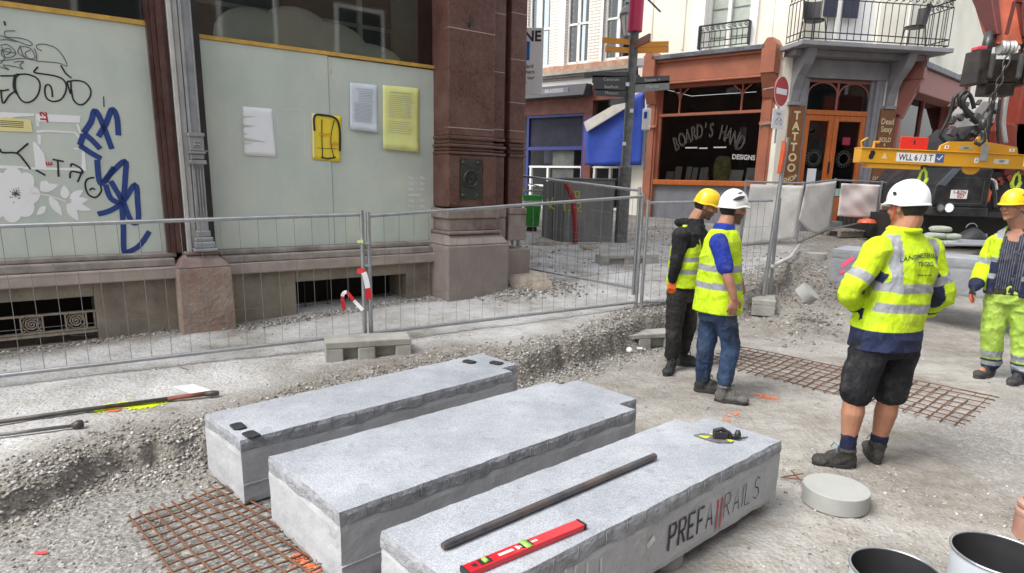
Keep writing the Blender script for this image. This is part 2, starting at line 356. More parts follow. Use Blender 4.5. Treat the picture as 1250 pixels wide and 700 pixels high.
st_=stones('loose_gravel',[scatter(22000,near_line(bank_pts,.13),.003,.017,1,power=3),scatter(6000,near_line([np.array(p) for p in BOT[2:]],.1),.003,.019,2,power=4),
  scatter(12000,rect(-2.6,-.4,1.3,3.9,pitc),.002,.011,3),scatter(12000,rect(1.1,3.6,1.4,4.2,pitc),.002,.010,4),scatter(5000,rect(-.4,4.5,2.5,8,pitc),.003,.012,5,power=5),
  scatter(7000,rect(-4.2,2.2,3.4,9,pavewall),.002,.010,6,power=5),scatter(2200,near_line([np.array((3.2,7.4)),np.array((3.9,8.5)),np.array((5.2,10.2))],.32),.004,.028,9),
  scatter(2500,near_line([np.array((-.3,7.8)),np.array((.6,8.3))],.2),.005,.03,10),scatter(3500,near_line([np.array((-4.3,5.10)),np.array((-3.1,6.0)),np.array((-2.4,6.2)),np.array((-1.2,7.3)),np.array((-.5,7.6))],.06),.004,.022,15),scatter(3000,rect(-1,6,9,15),.006,.03,12,power=4)],MATS['crushed_stone'])
tag(st_,'loose grey crushed stone and rubble strewn over the dug-up street','gravel',kind='stuff')
# ============================================================ LEFT CORNER BUILDING
_u3=np.array([.803,.596,0]); _u3/=np.linalg.norm(_u3)
A=Fr((-1.209,7.39,0),_u3,(_u3[1],-_u3[0],0)); AN=Vector(A.n)
stone_tan=pm('painted_plinth',(.25,.22,.17),.85,var=.12,scale=3,dirt=(.13,.10,.08),dscale=2.6,damt=.85,bs=.5,bd=.01,fine=40)
stone_band=pm('sill_stone',(.37,.31,.27),.8,var=.14,scale=4,dirt=(.24,.20,.18),dscale=5,damt=.55,bs=.4,bd=.006)
ledge_m=pm('sill_ledge',(.24,.21,.185),.85,var=.25,scale=8,dirt=(.45,.42,.38),dscale=6,damt=.5)
granite=pm('red_granite',(.095,.040,.030),.42,var=.4,scale=28,dirt=(.20,.12,.10),dscale=2.4,damt=.45,bs=.25,bd=.004,fine=60)
granite_lt=pm('red_granite_worn',(.17,.115,.10),.7,var=.25,scale=10,dirt=(.33,.29,.25),dscale=3,damt=.7,bs=.4)
greypaint=pm('grey_iron_paint',(.27,.28,.285),.45,var=.12,scale=5,dirt=(.12,.11,.10),dscale=7,damt=.45,stretch=(1,1,.4))
lightgrey=pm('light_grey_paint',(.50,.50,.48),.45,var=.08,scale=4,dirt=(.25,.24,.22),dscale=6,damt=.3)
brownframe=pm('oxblood_frame',(.075,.032,.026),.35,var=.3,scale=6,dirt=(.16,.14,.13),dscale=8,damt=.25,stretch=(1,1,.2))
darkframe=pm('dark_frame',(.035,.032,.032),.4,var=.3,scale=6)
darkgap=flat('dark_gap',(.012,.011,.010),.9)
boardm=pm('window_board',(.495,.555,.50),.22,var=.07,scale=1.6,dirt=(.60,.63,.54),dscale=1.9,damt=.7,stretch=(1.6,1.6,.7),bs=.03,bd=.001,spec=.5,coat=.4)
yellowtrim=pm('ochre_trim',(.55,.33,.06),.5,var=.2,scale=12,dirt=(.3,.2,.1),dscale=10,damt=.3)
B0=thing('corner_building','old corner building with boarded shop windows, grey sill wall and red granite column','building',A(-.6,.3,-.4))
def P_(name,mb,mat,parent=None,**k): return mb.build(name,mat,parent or B0,**k)
def zb(s): return .25
m=MB()   # plinth wall with the two cellar openings left free
zt=.79
def wallseg(m,s0,s1,z0,z1,o0=-.45,o1=0): m.fbox(A,s0,s1,z0,z1,o0,o1)
wallseg(m,-9,-4.4,-.2,zt-.002); wallseg(m,-4.4,-3.02,.675,zt-.002); wallseg(m,-4.4,-3.02,-.2,.29); wallseg(m,-3.02,-1.265,-.2,zt-.002); wallseg(m,-1.265,.0,.667,zt-.002); wallseg(m,-1.265,0,-.2,.33); wallseg(m,0,.5,-.2,zt-.002)
P_('plinth_wall',m,stone_tan,bevel=.008)
for a,b in [(-4.4,-3.02),(-1.265,0)]: m=MB(); m.fbox(A,a,b,.2,.7,-.449,-.44); P_('cellar_backing',m,darkgap)
m=MB(); m.fbox(A,-9,-2.36,zt,.90,-.3,.055); m.fbox(A,-1.95,.42,zt,.895,-.3,.055)
# bevelled stone band below ledge
P_('sill_band',m,stone_band,bevel=.012)
m=MB(); m.fbox(A,-9,-2.36,.902,.972,-.3,.02); m.fbox(A,-1.95,.42,.897,.967,-.3,.02)
m.fbox(A,-9,-2.33,.974,1.02,-.3,-.05); m.fbox(A,-1.98,.42,.97,1.02,-.3,-.05)
P_('window_sill',m,ledge_m,bevel=.012)
# window boards
m=MB(); m.fbox(A,-9,-2.4,1.022,2.96,-.15,-.12); P_('window_board',m,boardm)
m=MB(); m.fbox(A,-1.99,-.79,1.022,2.915,-.15,-.117); P_('window_board',m,boardm,bevel=.002)
m=MB(); m.fbox(A,-.785,.455,1.022,2.905,-.15,-.123); P_('window_board',m,boardm,bevel=.002)
m=MB(); m.fbox(A,-9,-2.4,2.962,3.0,-.16,-.105); P_('board_trim',m,yellowtrim)
m=MB(); m.fbox(A,-1.99,.455,2.917,2.952,-.16,-.105); P_('board_trim',m,yellowtrim)
# glass above and the dim shop interior
gl=glassmat('shop_glass',(.85,.88,.86),.08,.03)
for a,b in [(-9,-2.4),(-1.99,.455)]:
    m=MB(); m.fbox(A,a,b,3.002 if a<-3 else 2.954,4.9,-.15,-.143); P_('window_glass',m,gl)
dark_in=pm('dim_interior',(.13,.135,.135),.8,var=.3,scale=1.2)
m=MB(); m.fbox(A,-9,1.3,1.0,5.2,-2.2,-2.1); m.fbox(A,-9,1.3,4.91,5.0,-2.1,-.15); m.fbox(A,-9,1.3,.9,1.0,-2.1,-.3); P_('interior',m,dark_in)
m=MB()
for s in (-1.15,-.25): m.fbox(A,s,s+.05,2.9,4.9,-.62,-.57)
m.fbox(A,-1.95,.4,3.35,3.39,-.75,-.72); P_('inner_frame',m,pm('inner_frame_paint',(.42,.42,.38),.6))
# translucent plastic sheeting bundle lying on top of the boards
m=MB()
for s,z,rx,rz in [(-1.45,3.0,.38,.28),(-1.05,3.05,.4,.3),(-.68,3.0,.4,.26),(-.3,2.95,.4,.16)]:
    cpos=A(s,z,-.245)
    prof=[(math.sin(t*math.pi/10),math.cos(t*math.pi/10)) for t in range(11)]
    M=Matrix((( A.u[0]*rx, A.n[0]*.085,0,0),(A.u[1]*rx,A.n[1]*.085,0,0),(0,0,rz,0),(0,0,0,1)))
    m.lathe(cpos,prof,28,M)
o=P_('plastic_sheeting',m,pm('dusty_plastic',(.80,.80,.74),.5,var=.1,scale=4,bs=.4,bd=.02,fine=8),smooth=True)
m=MB(); m.fbox(A,.1,.42,2.9,4.6,-.5,-.45); P_('reflection_panel',m,pm('green_reflection_panel',(.16,.20,.18),.6))  # panel whose colour stands in for a green reflection in the glass
# frames
m=MB()
for a,b,o0,o1 in [(-2.405,-2.375,-.14,-.05),(-2.372,-2.335,-.14,-.03),(-2.332,-2.285,-.14,.0),(-2.283,-2.255,-.14,-.02)]: m.fbox(A,a,b,1.02,4.95,o0,o1)
P_('window_frame',m,brownframe)
m=MB(); m.fbox(A,.458,.492,1.02,4.95,-.15,-.06); P_('window_frame',m,pm('grey_jamb',(.11,.11,.105),.5))
m=MB(); m.fbox(A,.494,.56,1.02,4.95,-.15,.03); P_('window_frame',m,brownframe)
m=MB(); m.fbox(A,-2.06,-1.995,1.02,4.95,-.15,-.03); P_('window_frame',m,darkframe)
m=MB(); m.fbox(A,-9,1.6,4.955,14,-.45,.12); m.fbox(A,-9,-8.99,1,5,-.4,-.1); P_('upper_wall',m,granite)
# slender cast iron pilaster
IP=thing  # noqa
m=MB(); m.fbox(A,-2.25,-2.215,1.02,4.95,-.12,.035); m.fbox(A,-2.21,-2.165,1.02,4.95,-.12,.015); P_('pilaster_edge',m,lightgrey,bevel=.004)
m=MB(); m.fbox(A,-2.16,-2.065,1.2,4.95,-.12,.07)
for s in (-2.155,-2.081): m.fbox(A,s,s+.012,2.0,4.9,.07,.082)
pil=P_('iron_pilaster',m,greypaint,bevel=.004)
m=MB(); m.fbox(A,-2.17,-2.055,1.93,2.07,-.1,.105); m.fbox(A,-2.178,-2.047,2.055,2.085,-.1,.118); m.fbox(A,-2.178,-2.047,1.905,1.925,-.1,.115); m.fbox(A,-2.165,-2.06,1.86,1.9,-.1,.10); m.fbox(A,-2.178,-2.047,1.815,1.85,-.1,.115)
m.fbox(A,-2.145,-2.08,1.96,2.035,.105,.11)
for k in range(4):
    a=k*math.pi/2+.785; m.lathe(A(-2.1125+.018*math.cos(a),1.9975+.02*math.sin(a),.112),[(0,.006),(.01,.002),(.012,-.004)],8,Matrix.Rotation(0,4,'X'))
m.fbox(A,-2.06,-2.0,1.925,1.94,-.1,.0)
m.build('pilaster_collar',greypaint,pil,bevel=.004)
m=MB()
for k in range(4): m.fbox(A,-2.152+k*.0235,-2.152+k*.0235+.011,1.36,1.78,.07,.083)
for k in range(5): m.lathe(A(-2.145+k*.017,1.34,.07),[(0,.008),(.005,0)],6)
m.build('fluting',greypaint,pil)
m=MB(); 
for z0,z1,w_,o_ in [(1.16,1.22,.06,.085),(1.12,1.16,.075,.1),(1.06,1.12,.085,.12),(1.03,1.06,.1,.14)]: m.fbox(A,-2.112-w_,-2.112+w_,z0,z1,-.1,o_)
m.build('pilaster_foot',greypaint,pil,bevel=.01)
def frustum(m,s0,s1,o,z0,z1,ds,do,back=-.3):
    m.hexa([A(s0,z0,back),A(s1,z0,back),A(s1,z0,o),A(s0,z0,o),A(s0+ds,z1,back),A(s1-ds,z1,back),A(s1-ds,z1,o-do),A(s0+ds,z1,o-do)])
m=MB(); frustum(m,-2.38,-1.915,.2,.895,1.0,.1,.1); m.fbox(A,-2.285,-2.01,1.002,1.028,-.3,.12); P_('pilaster_base_cap',m,granite_lt,bevel=.008)
m=MB(); frustum(m,-2.385,-1.91,.21,-.1,.893,.012,.012); P_('pilaster_base',m,pm('worn_base_stone',(.25,.17,.14),.85,var=.2,scale=4,dirt=(.40,.35,.27),dscale=2.6,damt=.85,bs=.8,bd=.02,fine=26),bevel=.01)
# granite column
m=MB(); m.fbox(A,.43,1.035,2.2,4.95,-.3,.2); m.fbox(A,1.038,1.228,2.2,4.95,-.3,.13); m.fbox(A,1.232,1.33,2.2,4.95,-.3,.02); m.fbox(A,1.333,1.56,2.2,4.95,-.4,.1)
colm=P_('granite_column',m,granite,bevel=.01)
mort=pm('mortar_line',(.42,.33,.29),.8)
m=MB()
for z in (2.28,3.3): m.fbox(A,.43,1.035,z,z+.008,.1,.2015)
for z in (2.30,2.93,3.55): m.fbox(A,1.04,1.228,z,z+.006,.05,.1315)
for z in (2.3,2.62,3.1,3.6): m.fbox(A,1.333,1.56,z,z+.006,.05,.1015)
m.build('joint_line',mort,colm)
m=MB()
for (z,t,e) in [(2.165,.035,.02),(2.115,.03,.0),(2.08,.03,.035),(2.04,.025,.01),(2.0,.03,.03)]:
    m.fbox(A,.43-e*.5,1.035+e*.3,z,z+t,-.3,.2+e); m.fbox(A,1.04,1.228+e*.4,z,z+t,-.3,.13+e); m.fbox(A,1.333,1.56+e*.4,z,z+t,-.4,.1+e)
m.build('moulding',granite,colm,bevel=.008)
m=MB(); m.fbox(A,.44,1.03,2.0,2.2,-.3,.19); m.fbox(A,.42,1.06,1.42,1.998,-.3,.215); m.fbox(A,1.063,1.235,1.4,1.998,-.3,.14); m.fbox(A,1.333,1.56,1.4,2.16,-.4,.095); m.build('column_pedestal',granite,colm,bevel=.01)
m=MB(); m.fbox(A,.42,.56,1.44,1.98,.2,.225); m.build('pedestal_panel',granite,colm,bevel=.006); m=MB(); m.fbox(A,.88,1.06,1.44,1.98,.2,.225); m.build('pedestal_panel',granite,colm,bevel=.006)
bronze=pm('dark_bronze',(.055,.06,.052),.45,metal=.6,var=.3,scale=20)
# rosette plaque
RC=(.705,1.73)
m=MB(); m.fbox(A,.575,.855,1.51,1.955,.19,.232)
Mr=Matrix(((A.u[0],0,A.n[0],0),(A.u[1],0,A.n[1],0),(0,1,0,0),(0,0,0,1)))
m.lathe(A(*RC,.232),[(.105,0),(.105,.012),(.095,.02),(.088,.008),(.08,.02),(.07,.012),(.066,0)],32,Mr)
for k in range(14):
    a=2*math.pi*k/14; m.tube([A(RC[0]+.012*math.cos(a),RC[1]+.012*math.sin(a),.245),A(RC[0]+.06*math.cos(a),RC[1]+.075*math.sin(a)*.8,.24)],[.004,.009],6)
for ds,dz in [(-.1,-.18),(.1,-.18),(-.1,.18),(.1,.18)]: m.lathe(A(RC[0]+ds,RC[1]+dz,.232),[(0,.014),(.012,.01),(.02,0)],12,Mr)
m.build('rosette',bronze,colm,bevel=.003)
m=MB(); m.fprism(A,[(.695,3.33),(.735,3.40),(.715,3.45),(.675,3.38)],.2,.215); m.build('diamond_ornament',bronze,colm)
m=MB()
for (s0,s1,z0,z1,o_) in [(.39,1.1,1.29,1.40,.26),(.42,1.06,1.15,1.29,.235),(.38,1.1,1.115,1.15,.3),(1.103,1.26,1.29,1.40,.17),(1.103,1.26,1.02,1.288,.16),(1.333,1.6,1.32,1.40,.13),(1.333,1.6,1.0,1.318,.12)]:
    m.fbox(A,s0,s1,z0,z1,-.4,o_)
m.build('column_foot',granite_lt,colm,bevel=.012)
m=MB(); frustum(m,.33,1.17,.36,1.0,1.115,.06,.1); m.fbox(A,.33,1.17,-.1,.998,-.3,.36); m.fbox(A,1.173,1.3,-.1,.95,-.3,.2); m.fbox(A,1.303,1.66,-.1,.9,-.4,.15)
m.build('column_plinth',pm('plinth_stone',(.25,.21,.185),.85,var=.15,scale=5,dirt=(.23,.19,.17),dscale=3,damt=.6,bs=.6,bd=.012,fine=40),colm,bevel=.018)
# street side of the corner (only seen edge-on)
m=MB(); m.hexa([A(1.2,-.1,-.45),A(1.56,-.1,-.45),A(1.56,-.1,-8),A(1.2,-.1,-8),A(1.2,14,-.45),A(1.56,14,-.45),A(1.56,14,-8),A(1.2,14,-8)]); P_('side_wall',m,granite)
# cellar grille with spiral rosettes
gr_m=pm('rusty_grille',(.30,.255,.20),.6,metal=.2,var=.3,scale=30)
m=MB()
m.fbox(A,-4.4,-3.02,.535,.55,-.06,-.02); m.fbox(A,-4.4,-3.02,.385,.40,-.06,-.02); m.fbox(A,-4.4,-3.02,.36,.38,-.07,-.0)
for k in range(5):
    s=-3.17-k*.31
    m.tube([A(s+.055*(1-j/22)*math.cos(j*.8),.468+.058*(1-j/22)*math.sin(j*.8),-.035) for j in range(22)],.007,6)
    m.tube([A(s+.064*math.cos(j*math.pi/10),.468+.066*math.sin(j*math.pi/10),-.04) for j in range(21)],.006,6)
    for d in (-.075,.075): m.fbox(A,s+d-.006,s+d+.006,.385,.55,-.055,-.025)
    for dx in (-.06,.06):
        for dz in (-.06,.06): m.lathe(A(s+dx,.468+dz,-.035),[(0,.012),(.012,0)],6,Mr)
m.fbox(A,-3.04,-3.025,.385,.55,-.055,-.025)
P_('cellar_grille',m,gr_m)
m=MB()
for k in range(5): m.fbox(A,-1.1+k*.25,-1.09+k*.25,.34,.66,-.25,-.24)
P_('cellar_grille',m,darkframe)
# graffiti and marks on the boards
def bpx(x,y,o=-.1165): s,z=A.px(x,y,o); return A(s,z,o)
def strokes(name,lst,mat,parent=None,o=-.1165):
    m=MB()
    for w_,pts in lst: ribbon(m,[bpx(x,y,o) for x,y in spline(pts,5)],w_,AN)
    return P_(name,m,mat,parent)
blackp=flat('black_marker',(.02,.02,.025),.5); bluep=flat('blue_spray',(.018,.05,.21),.5); greyp=flat('grey_marker',(.13,.13,.15),.5)
S=lambda q,ox,oy,k: [(ox+x*k,oy+y*k) for x,y in q]
z1=130/700
G1=[[(105,490),(130,490),(180,490),(235,510),(262,550),(255,610),(225,655),(180,675),(140,660),(110,610),(100,560),(105,510),(130,490)],
 [(100,490),(90,530),(90,580),(110,620)],[(0,500),(40,500),(100,500)],[(5,600),(60,590)],[(5,590),(20,680),(60,630),(100,600)],
 [(345,640),(340,590),(325,560),(300,565),(295,610),(310,650),(350,668),(400,655),(430,610),(435,560),(410,520),(360,500),(300,490),(235,480),(225,470),(250,440)],
 [(400,430),(430,480),(470,515)],[(440,540),(455,590),(465,615),(465,540),(440,540),(500,530),(560,545),(595,590),(590,640),(550,685),(510,685),(480,650),(470,590)],[(28,140),(35,170)]]
strokes('graffiti',[(.012,S(p,0,0,z1)) for p in G1],blackp)
G2=[[(100,205),(40,205),(30,220),(45,245),(120,250),(180,265),(212,290),(190,300),(120,275),(0,235)],[(0,300),(50,295),(100,340),(90,370),(40,380),(10,360),(20,330),(60,320),(70,345),(40,360)],
 [(130,300),(150,360),(170,380),(120,350),(135,310),(200,320),(230,380),(190,385),(165,350),(200,330)],[(0,400),(60,395),(150,385),(240,400)],[(0,440),(60,460),(20,430),(100,440),(150,455),(130,430),(155,405),(90,410)],
 [(275,335),(245,320),(245,297),(300,293),(370,320),(420,380),(438,435),(380,415),(240,403)],[(225,320),(240,360),(240,400)],[(0,330),(60,345),(105,350)],[(0,265),(40,262),(110,275)],[(10,310),(30,380),(0,420)]]
strokes('graffiti',[(.007,S(p,0,0,z1)) for p in G2],greyp)
kb=130/433
G3=[[(100,190),(130,140),(155,80),(175,110),(182,185)],[(40,175),(70,130),(85,85),(110,120),(155,240)],[(40,175),(75,205),(108,240)],[(25,225),(60,250),(112,280)],[(40,180),(25,225)],[(95,285),(108,380),(150,340),(208,290),(210,350),(200,445),(180,420),(150,370)],
 [(125,375),(165,315)],[(130,385),(150,440),(195,465)],[(98,505),(150,490),(200,455),(250,385),(260,460),(262,530),(235,535),(200,450)],[(195,465),(202,560),(205,655),(230,655),(270,630),(308,575)]]
strokes('graffiti',[(.044,S(p,90,110,kb)) for p in G3],bluep)
k4=130/700
G4=[[(0,440),(15,465),(110,470),(160,520),(200,575)],[(110,470),(185,405)],[(345,510),(420,525)],[(380,520),(385,625)],[(465,560),(475,540),(530,570),(540,600),(470,590),(460,635)],[(540,590),(510,660)],
 [(235,580),(298,615)],[(620,630),(575,640),(560,680),(580,740),(630,760),(665,720),(660,680)],[(590,715),(605,700),(625,710)]]
strokes('graffiti',[(.014,S(p,0,100,k4)) for p in G4],blackp)
strokes('graffiti',[(.008,[(126.5,118),(127,131)]),(.004,[(404.5,85),(404,90)])],blackp)
# white flower vinyl
white=pm('white_vinyl',(.80,.80,.80),.5,var=.03,scale=3,bs=0)
def blob(cx,cy,rx,ry,rot=0,pow_=1,n=28,wob=0,k=0):
    return [(cx+rx*math.cos(t)*math.cos(rot)-ry*math.sin(t)*math.sin(rot),cy+rx*math.cos(t)*math.sin(rot)+ry*math.sin(t)*math.cos(rot)) for t in [2*math.pi*i/n for i in range(n)]]
def leaf(x0,y0,x1,y1,w_):
    n=10; dx,dy=x1-x0,y1-y0; L_=math.hypot(dx,dy); px,py_=-dy/L_,dx/L_
    a=[(x0+dx*t+px*w_*math.sin(math.pi*t**.8),y0+dy*t+py_*w_*math.sin(math.pi*t**.8)) for t in [i/n for i in range(n+1)]]
    b=[(x0+dx*t-px*w_*math.sin(math.pi*t**.8),y0+dy*t-py_*w_*math.sin(math.pi*t**.8)) for t in [i/n for i in range(1,n)]][::-1]
    return a+b
FL=thing('flower_sticker','white vinyl flower with leaves stuck on the leftmost boarded window','sticker',bpx(15,240))
def decal(name,polys,mat,parent,o0=-.1195,o1=-.1175):
    m=MB()
    for i,p in enumerate(polys): 
        q=[A.px(x,y,-.118) for x,y in p]; e=i*.00012; m.fprism(A,q,o0,o1+e)
    return m.build(name,mat,parent)
pet=[blob(15+17*math.cos(t),238+17*math.sin(t),17,13,t) for t in [i*2*math.pi/8 for i in range(8)]]+[blob(15,238,20,20),blob(-12,245,26,24)]
decal('flower',pet,white,FL)
lv=[leaf(48,232,72,226,5),leaf(60,240,76,264,5),leaf(80,243,78,226,5.5),leaf(85,243,102,232,4.5),leaf(86,246,108,244,4.5),leaf(84,249,112,257,4.5),leaf(82,249,96,270,5.5),leaf(50,222,60,232,6),leaf(56,252,45,263,4)]
m=MB(); ribbon(m,[bpx(x,y,-.1175) for x,y in [(40,236),(60,239),(80,246)]],.008,AN); m.build('stalk',white,FL)
decal('leaf',lv,white,FL)
m=MB()
for i in range(60):
    r=abs(random.gauss(0,4.2)); a=random.random()*6.28; s,z=A.px(19+r*math.cos(a),237+r*math.sin(a),-.116); m.fprism(A,[(s-.005,z),(s,z-.006),(s+.005,z),(s,z+.006)],-.1162,-.1158)
m.build('stamens',flat('stamen_grey',(.12,.12,.14),.6),FL)
# papers (one thing each)
def paper(name,label,px4,mat,o=-.1165,cat='notice',lines=None,group=None,curl=0):
    q=[A.px(x,y,o) for x,y in px4]; n=10; m=MB(); vs=[];
    for j in range(n+1):
        for i in range(n+1):
            u_,v_=i/n,j/n; s=(q[0][0]*(1-u_)+q[1][0]*u_)*(1-v_)+(q[3][0]*(1-u_)+q[2][0]*u_)*v_; z=(q[0][1]*(1-u_)+q[1][1]*u_)*(1-v_)+(q[3][1]*(1-u_)+q[2][1]*u_)*v_
            vs.append(A(s,z,o+.002+.006*abs(math.sin(u_*5+v_*3))*v_+curl*max(0,v_-.85)*4*.03))
    m.add(vs,[(j*(n+1)+i,j*(n+1)+i+1,(j+1)*(n+1)+i+1,(j+1)*(n+1)+i) for j in range(n) for i in range(n)])
    org=A(*q[0],o); t=thing(name,label,cat,org,group=group); s_=m.build('sheet',mat,t,smooth=True)
    sm=s_.modifiers.new('s','SOLIDIFY'); sm.thickness=.0008
    if lines:
        ml=MB(); 
        def at(u_,v_): 
            s=(q[0][0]*(1-u_)+q[1][0]*u_)*(1-v_)+(q[3][0]*(1-u_)+q[2][0]*u_)*v_; z=(q[0][1]*(1-u_)+q[1][1]*u_)*(1-v_)+(q[3][1]*(1-u_)+q[2][1]*u_)*v_; return A(s,z,o+.011)
        for v0,u0,u1,w_ in lines: ribbon(ml,[at(u0,v0),at(u1,v0)],w_,AN)
        ml.build('print',flat('print_grey',(.30,.31,.32),.7),t)
    return t,q
rr=random.Random(3)
def textlines(v0,v1,st,u0,u1,w_=.0035): 
    L_=[];v=v0
    while v<v1: L_.append((v,u0,u1-rr.random()*.12,w_)); v+=st
    return L_
pw=pm('paper_white',(.80,.81,.83),.7,var=.03,bs=.15,bd=.002,fine=12); pb=pm('paper_bluish',(.60,.66,.72),.6,var=.05); pyl=pm('paper_lemon',(.72,.74,.28),.65,var=.07,scale=5,bs=.3,bd=.004,fine=9); py_=pm('poster_yellow',(.80,.62,.04),.55,var=.06)
paper('torn_sheet','torn white paper sheet with ragged left edge on the grey window board',[(296,130),(332,133),(337,192),(298,190)],pw)
m=MB()
for x0,y0,x1,y1,x2,y2 in [(295.5,142,316,142,295.5,144),(295.5,152,313,154,295.5,155.5),(295.5,162,304,164,295.5,164.5),(297,168,327,174,297,172),(297,175,309,175,297,177),(298,188,305,189,298,190)]: m.add([bpx(x0,y0,-.1075),bpx(x1,y1,-.1075),bpx(x2,y2,-.1075)],[(0,1,2)])
P_('torn_gap_mark',m,boardm)
paper('notice','pale blue notice sheet taped left of the lemon yellow one',[(427,101),(461,104),(461,162),(427,158)],pb,lines=[(.12,.2,.8,.004)]+textlines(.17,.4,.035,.3,.85)+textlines(.42,.82,.028,.15,.85),curl=1)
paper('notice','long lemon yellow notice sheet taped beside the column',[(467,104),(512,108),(511,186),(467,182)],pyl,lines=[(.1,.2,.8,.005)]+textlines(.15,.5,.03,.15,.85)+textlines(.55,.75,.035,.15,.8),curl=1)
t,q=paper('poster','yellow event poster with black scribbles across the board joint',[(380,138),(417,142),(415,198),(381,195)],py_,cat='poster')
m=MB()
for w_,p in [(.022,[(384,160),(384,142),(395,141),(410,145),(415,160),(415,185)]),(.01,[(393,146),(393,170),(394,194)]),(.01,[(408,147),(405,160),(404,175),(408,194)]),(.014,[(392,192),(400,194),(410,192)]),(.005,[(387,181),(412,182)])]: ribbon(m,[bpx(x,y,-.103) for x,y in spline(p,4)],w_,AN)
m.build('scribble',blackp,t)
m=MB()
add_text(m,'open',lambda x,y:A(q[0][0]+.13+x,q[0][1]-.20+y,-.102),.065,.0); add_text(m,'talk',lambda x,y:A(q[0][0]+.22+x,q[0][1]-.29+y,-.102),.065,.0)
m.build('lettering',flat('orange_ink',(.65,.22,.02),.6),t)
m=MB(); ribbon(m,[bpx(x,y,-.104) for x,y in [(382,140),(383,192)]],.014,AN); ribbon(m,[bpx(x,y,-.104) for x,y in [(382,140),(398,140.5)]],.01,AN); m.build('poster_edge',white,t)
# torn remains and yellow strip, left
t=thing('torn_poster','torn remains of a white poster frame beside the blue graffiti','poster',bpx(70,170))
k5=130/700
polys=[[(235,210),(530,225),(525,270),(235,262)],[(240,320),(330,318),(500,330),(540,380),(525,380),(490,340),(330,330),(245,335)],[(500,275),(515,280),(545,370),(535,375)],[(540,450),(555,450),(568,585),(535,583)],[(215,395),(235,400),(290,475),(305,570),(235,570)],[(150,560),(560,570),(560,585),(150,575)],[(245,345),(268,350),(268,415),(250,410)],[(235,265),(258,265),(258,295),(238,292)],[(488,432),(515,436),(515,448),(488,445)]]
m=MB()
for i,p in enumerate(polys): m.fprism(A,[A.px(x*k5,100+y*k5,-.118) for x,y in p],-.1195,-.1172-.0001*i)
m.build('sheet',white,t)
m=MB(); add_text(m,'TS',lambda x,y:A(A.px(53.5,142)[0]+y*.9,A.px(53.5,142)[1]-x*-1,-.1155),.075,.003); add_text(m,'E',lambda x,y:A(A.px(60,200)[0]+y,A.px(60,200)[1]+x,-.1155),.06,.002); m.build('lettering',flat('red_ink',(.45,.02,.05),.6),t)
t=thing('poster_strip','yellow and white torn poster strip at the far left of the board','poster',bpx(10,150))
m=MB(); m.fprism(A,[A.px(x*k5,100+y*k5,-.118) for x,y in [(-200,190),(225,210),(225,225),(120,230),(0,250),(-200,260)]],-.1195,-.1172); m.fprism(A,[A.px(x*k5,100+y*k5,-.118) for x,y in [(-100,545),(150,555),(150,568),(-100,572)]],-.1195,-.1172); m.build('white_strip',white,t)
m=MB(); m.fprism(A,[A.px(x*k5,100+y*k5,-.118) for x,y in [(-150,250),(40,235),(200,250),(215,332),(-150,318)]],-.1165,-.1145); m.build('yellow_strip',pm('pale_yellow',(.75,.68,.32),.6,var=.05),t)
m=MB()
for y in (256,268,280,292): ribbon(m,[bpx(x*k5,100+(y+.06*x)*k5,-.1135) for x in (0,60,155)],.006,AN)
m.build('print',flat('print_dark',(.15,.12,.05),.7),t)
# opening hours in white letters near the column
m=MB()
for i,(a,b) in enumerate([('11u','18u'),('12u','18u'),('10u','18u'),('gesloten',''),('12u','18u'),('11u','18u')]):
    y=217+i*7; s,z=A.px(498,y,-.121)
    add_text(m,a+('  -  '+b if b else ''),lambda x,y_,s=s,z=z:A(s+x,z+y_,-.1205),.048,.001,'LEFT')
P_('opening_hours',m,white)
tape=flat('tape_white',(.62,.66,.62),.5)
m=MB()
for p in [[(346,134),(362,134),(374,138)],[(362,132),(375,136)],[(338,140),(340,165)],[(372,140),(372,190)]]: ribbon(m,[bpx(x,y,-.1155) for x,y in p],.005,AN)
P_('tape_residue',m,tape)
# wall lamp stub on the column and white connector
# parking zone sign behind the column
sg=A.px(640,80,.0)
# ============================================================ CONCRETE SLABS
def slabmat(name,kind):
    m,N,L,B=nmat(name)
    if kind=='top':
        f=noiz(N,L,150,2,.5); g=noiz(N,L,2.2,7,.68)
        c=ramp(N,L,f,[(.28,(.235,.25,.275)),(.5,(.335,.353,.385)),(.72,(.43,.45,.485))]); d=ramp(N,L,g,[(.32,(.74,.76,.78)),(.5,(.95,.95,.95)),(.68,(1.16,1.16,1.16))]); c=mixc(N,L,1.,c,d,'MULTIPLY')
        s=ramp(N,L,noiz(N,L,14,5,.7),[(.33,(.60,.60,.60)),(.42,(1,1,1))]); c=mixc(N,L,.5,c,s,'MULTIPLY')
        bump(N,L,B,noiz(N,L,110,3,.6),.5,.004); B.inputs['Roughness'].default_value=.8
    else:
        f=noiz(N,L,5,6,.6); c=ramp(N,L,f,[(.3,(.37,.38,.395)),(.7,(.47,.48,.495))])
        s=ramp(N,L,noiz(N,L,60,3,.6),[(.33,(.75,.75,.75)),(.45,(1,1,1))]); c=mixc(N,L,.6,c,s,'MULTIPLY')
        st=ramp(N,L,noiz(N,L,2.5,5,.6,stretch=(1,1,.3)),[(.5,(1,1,1)),(.75,(.82,.80,.78))]); c=mixc(N,L,.8,c,st,'MULTIPLY')
        bump(N,L,B,noiz(N,L,45,4,.65),.5,.005); B.inputs['Roughness'].default_value=.85
    L.new(c,B.inputs['Base Color']); B.inputs['Specular IOR Level'].default_value=.3
    return m
topm=slabmat('granite_face','top'); bodym=slabmat('cast_concrete','body')
sidem=pm('split_granite_side',(.27,.28,.30),.85,var=.3,scale=16,dirt=(.38,.39,.41),dscale=9,damt=.5,bs=.9,bd=.015,fine=45)
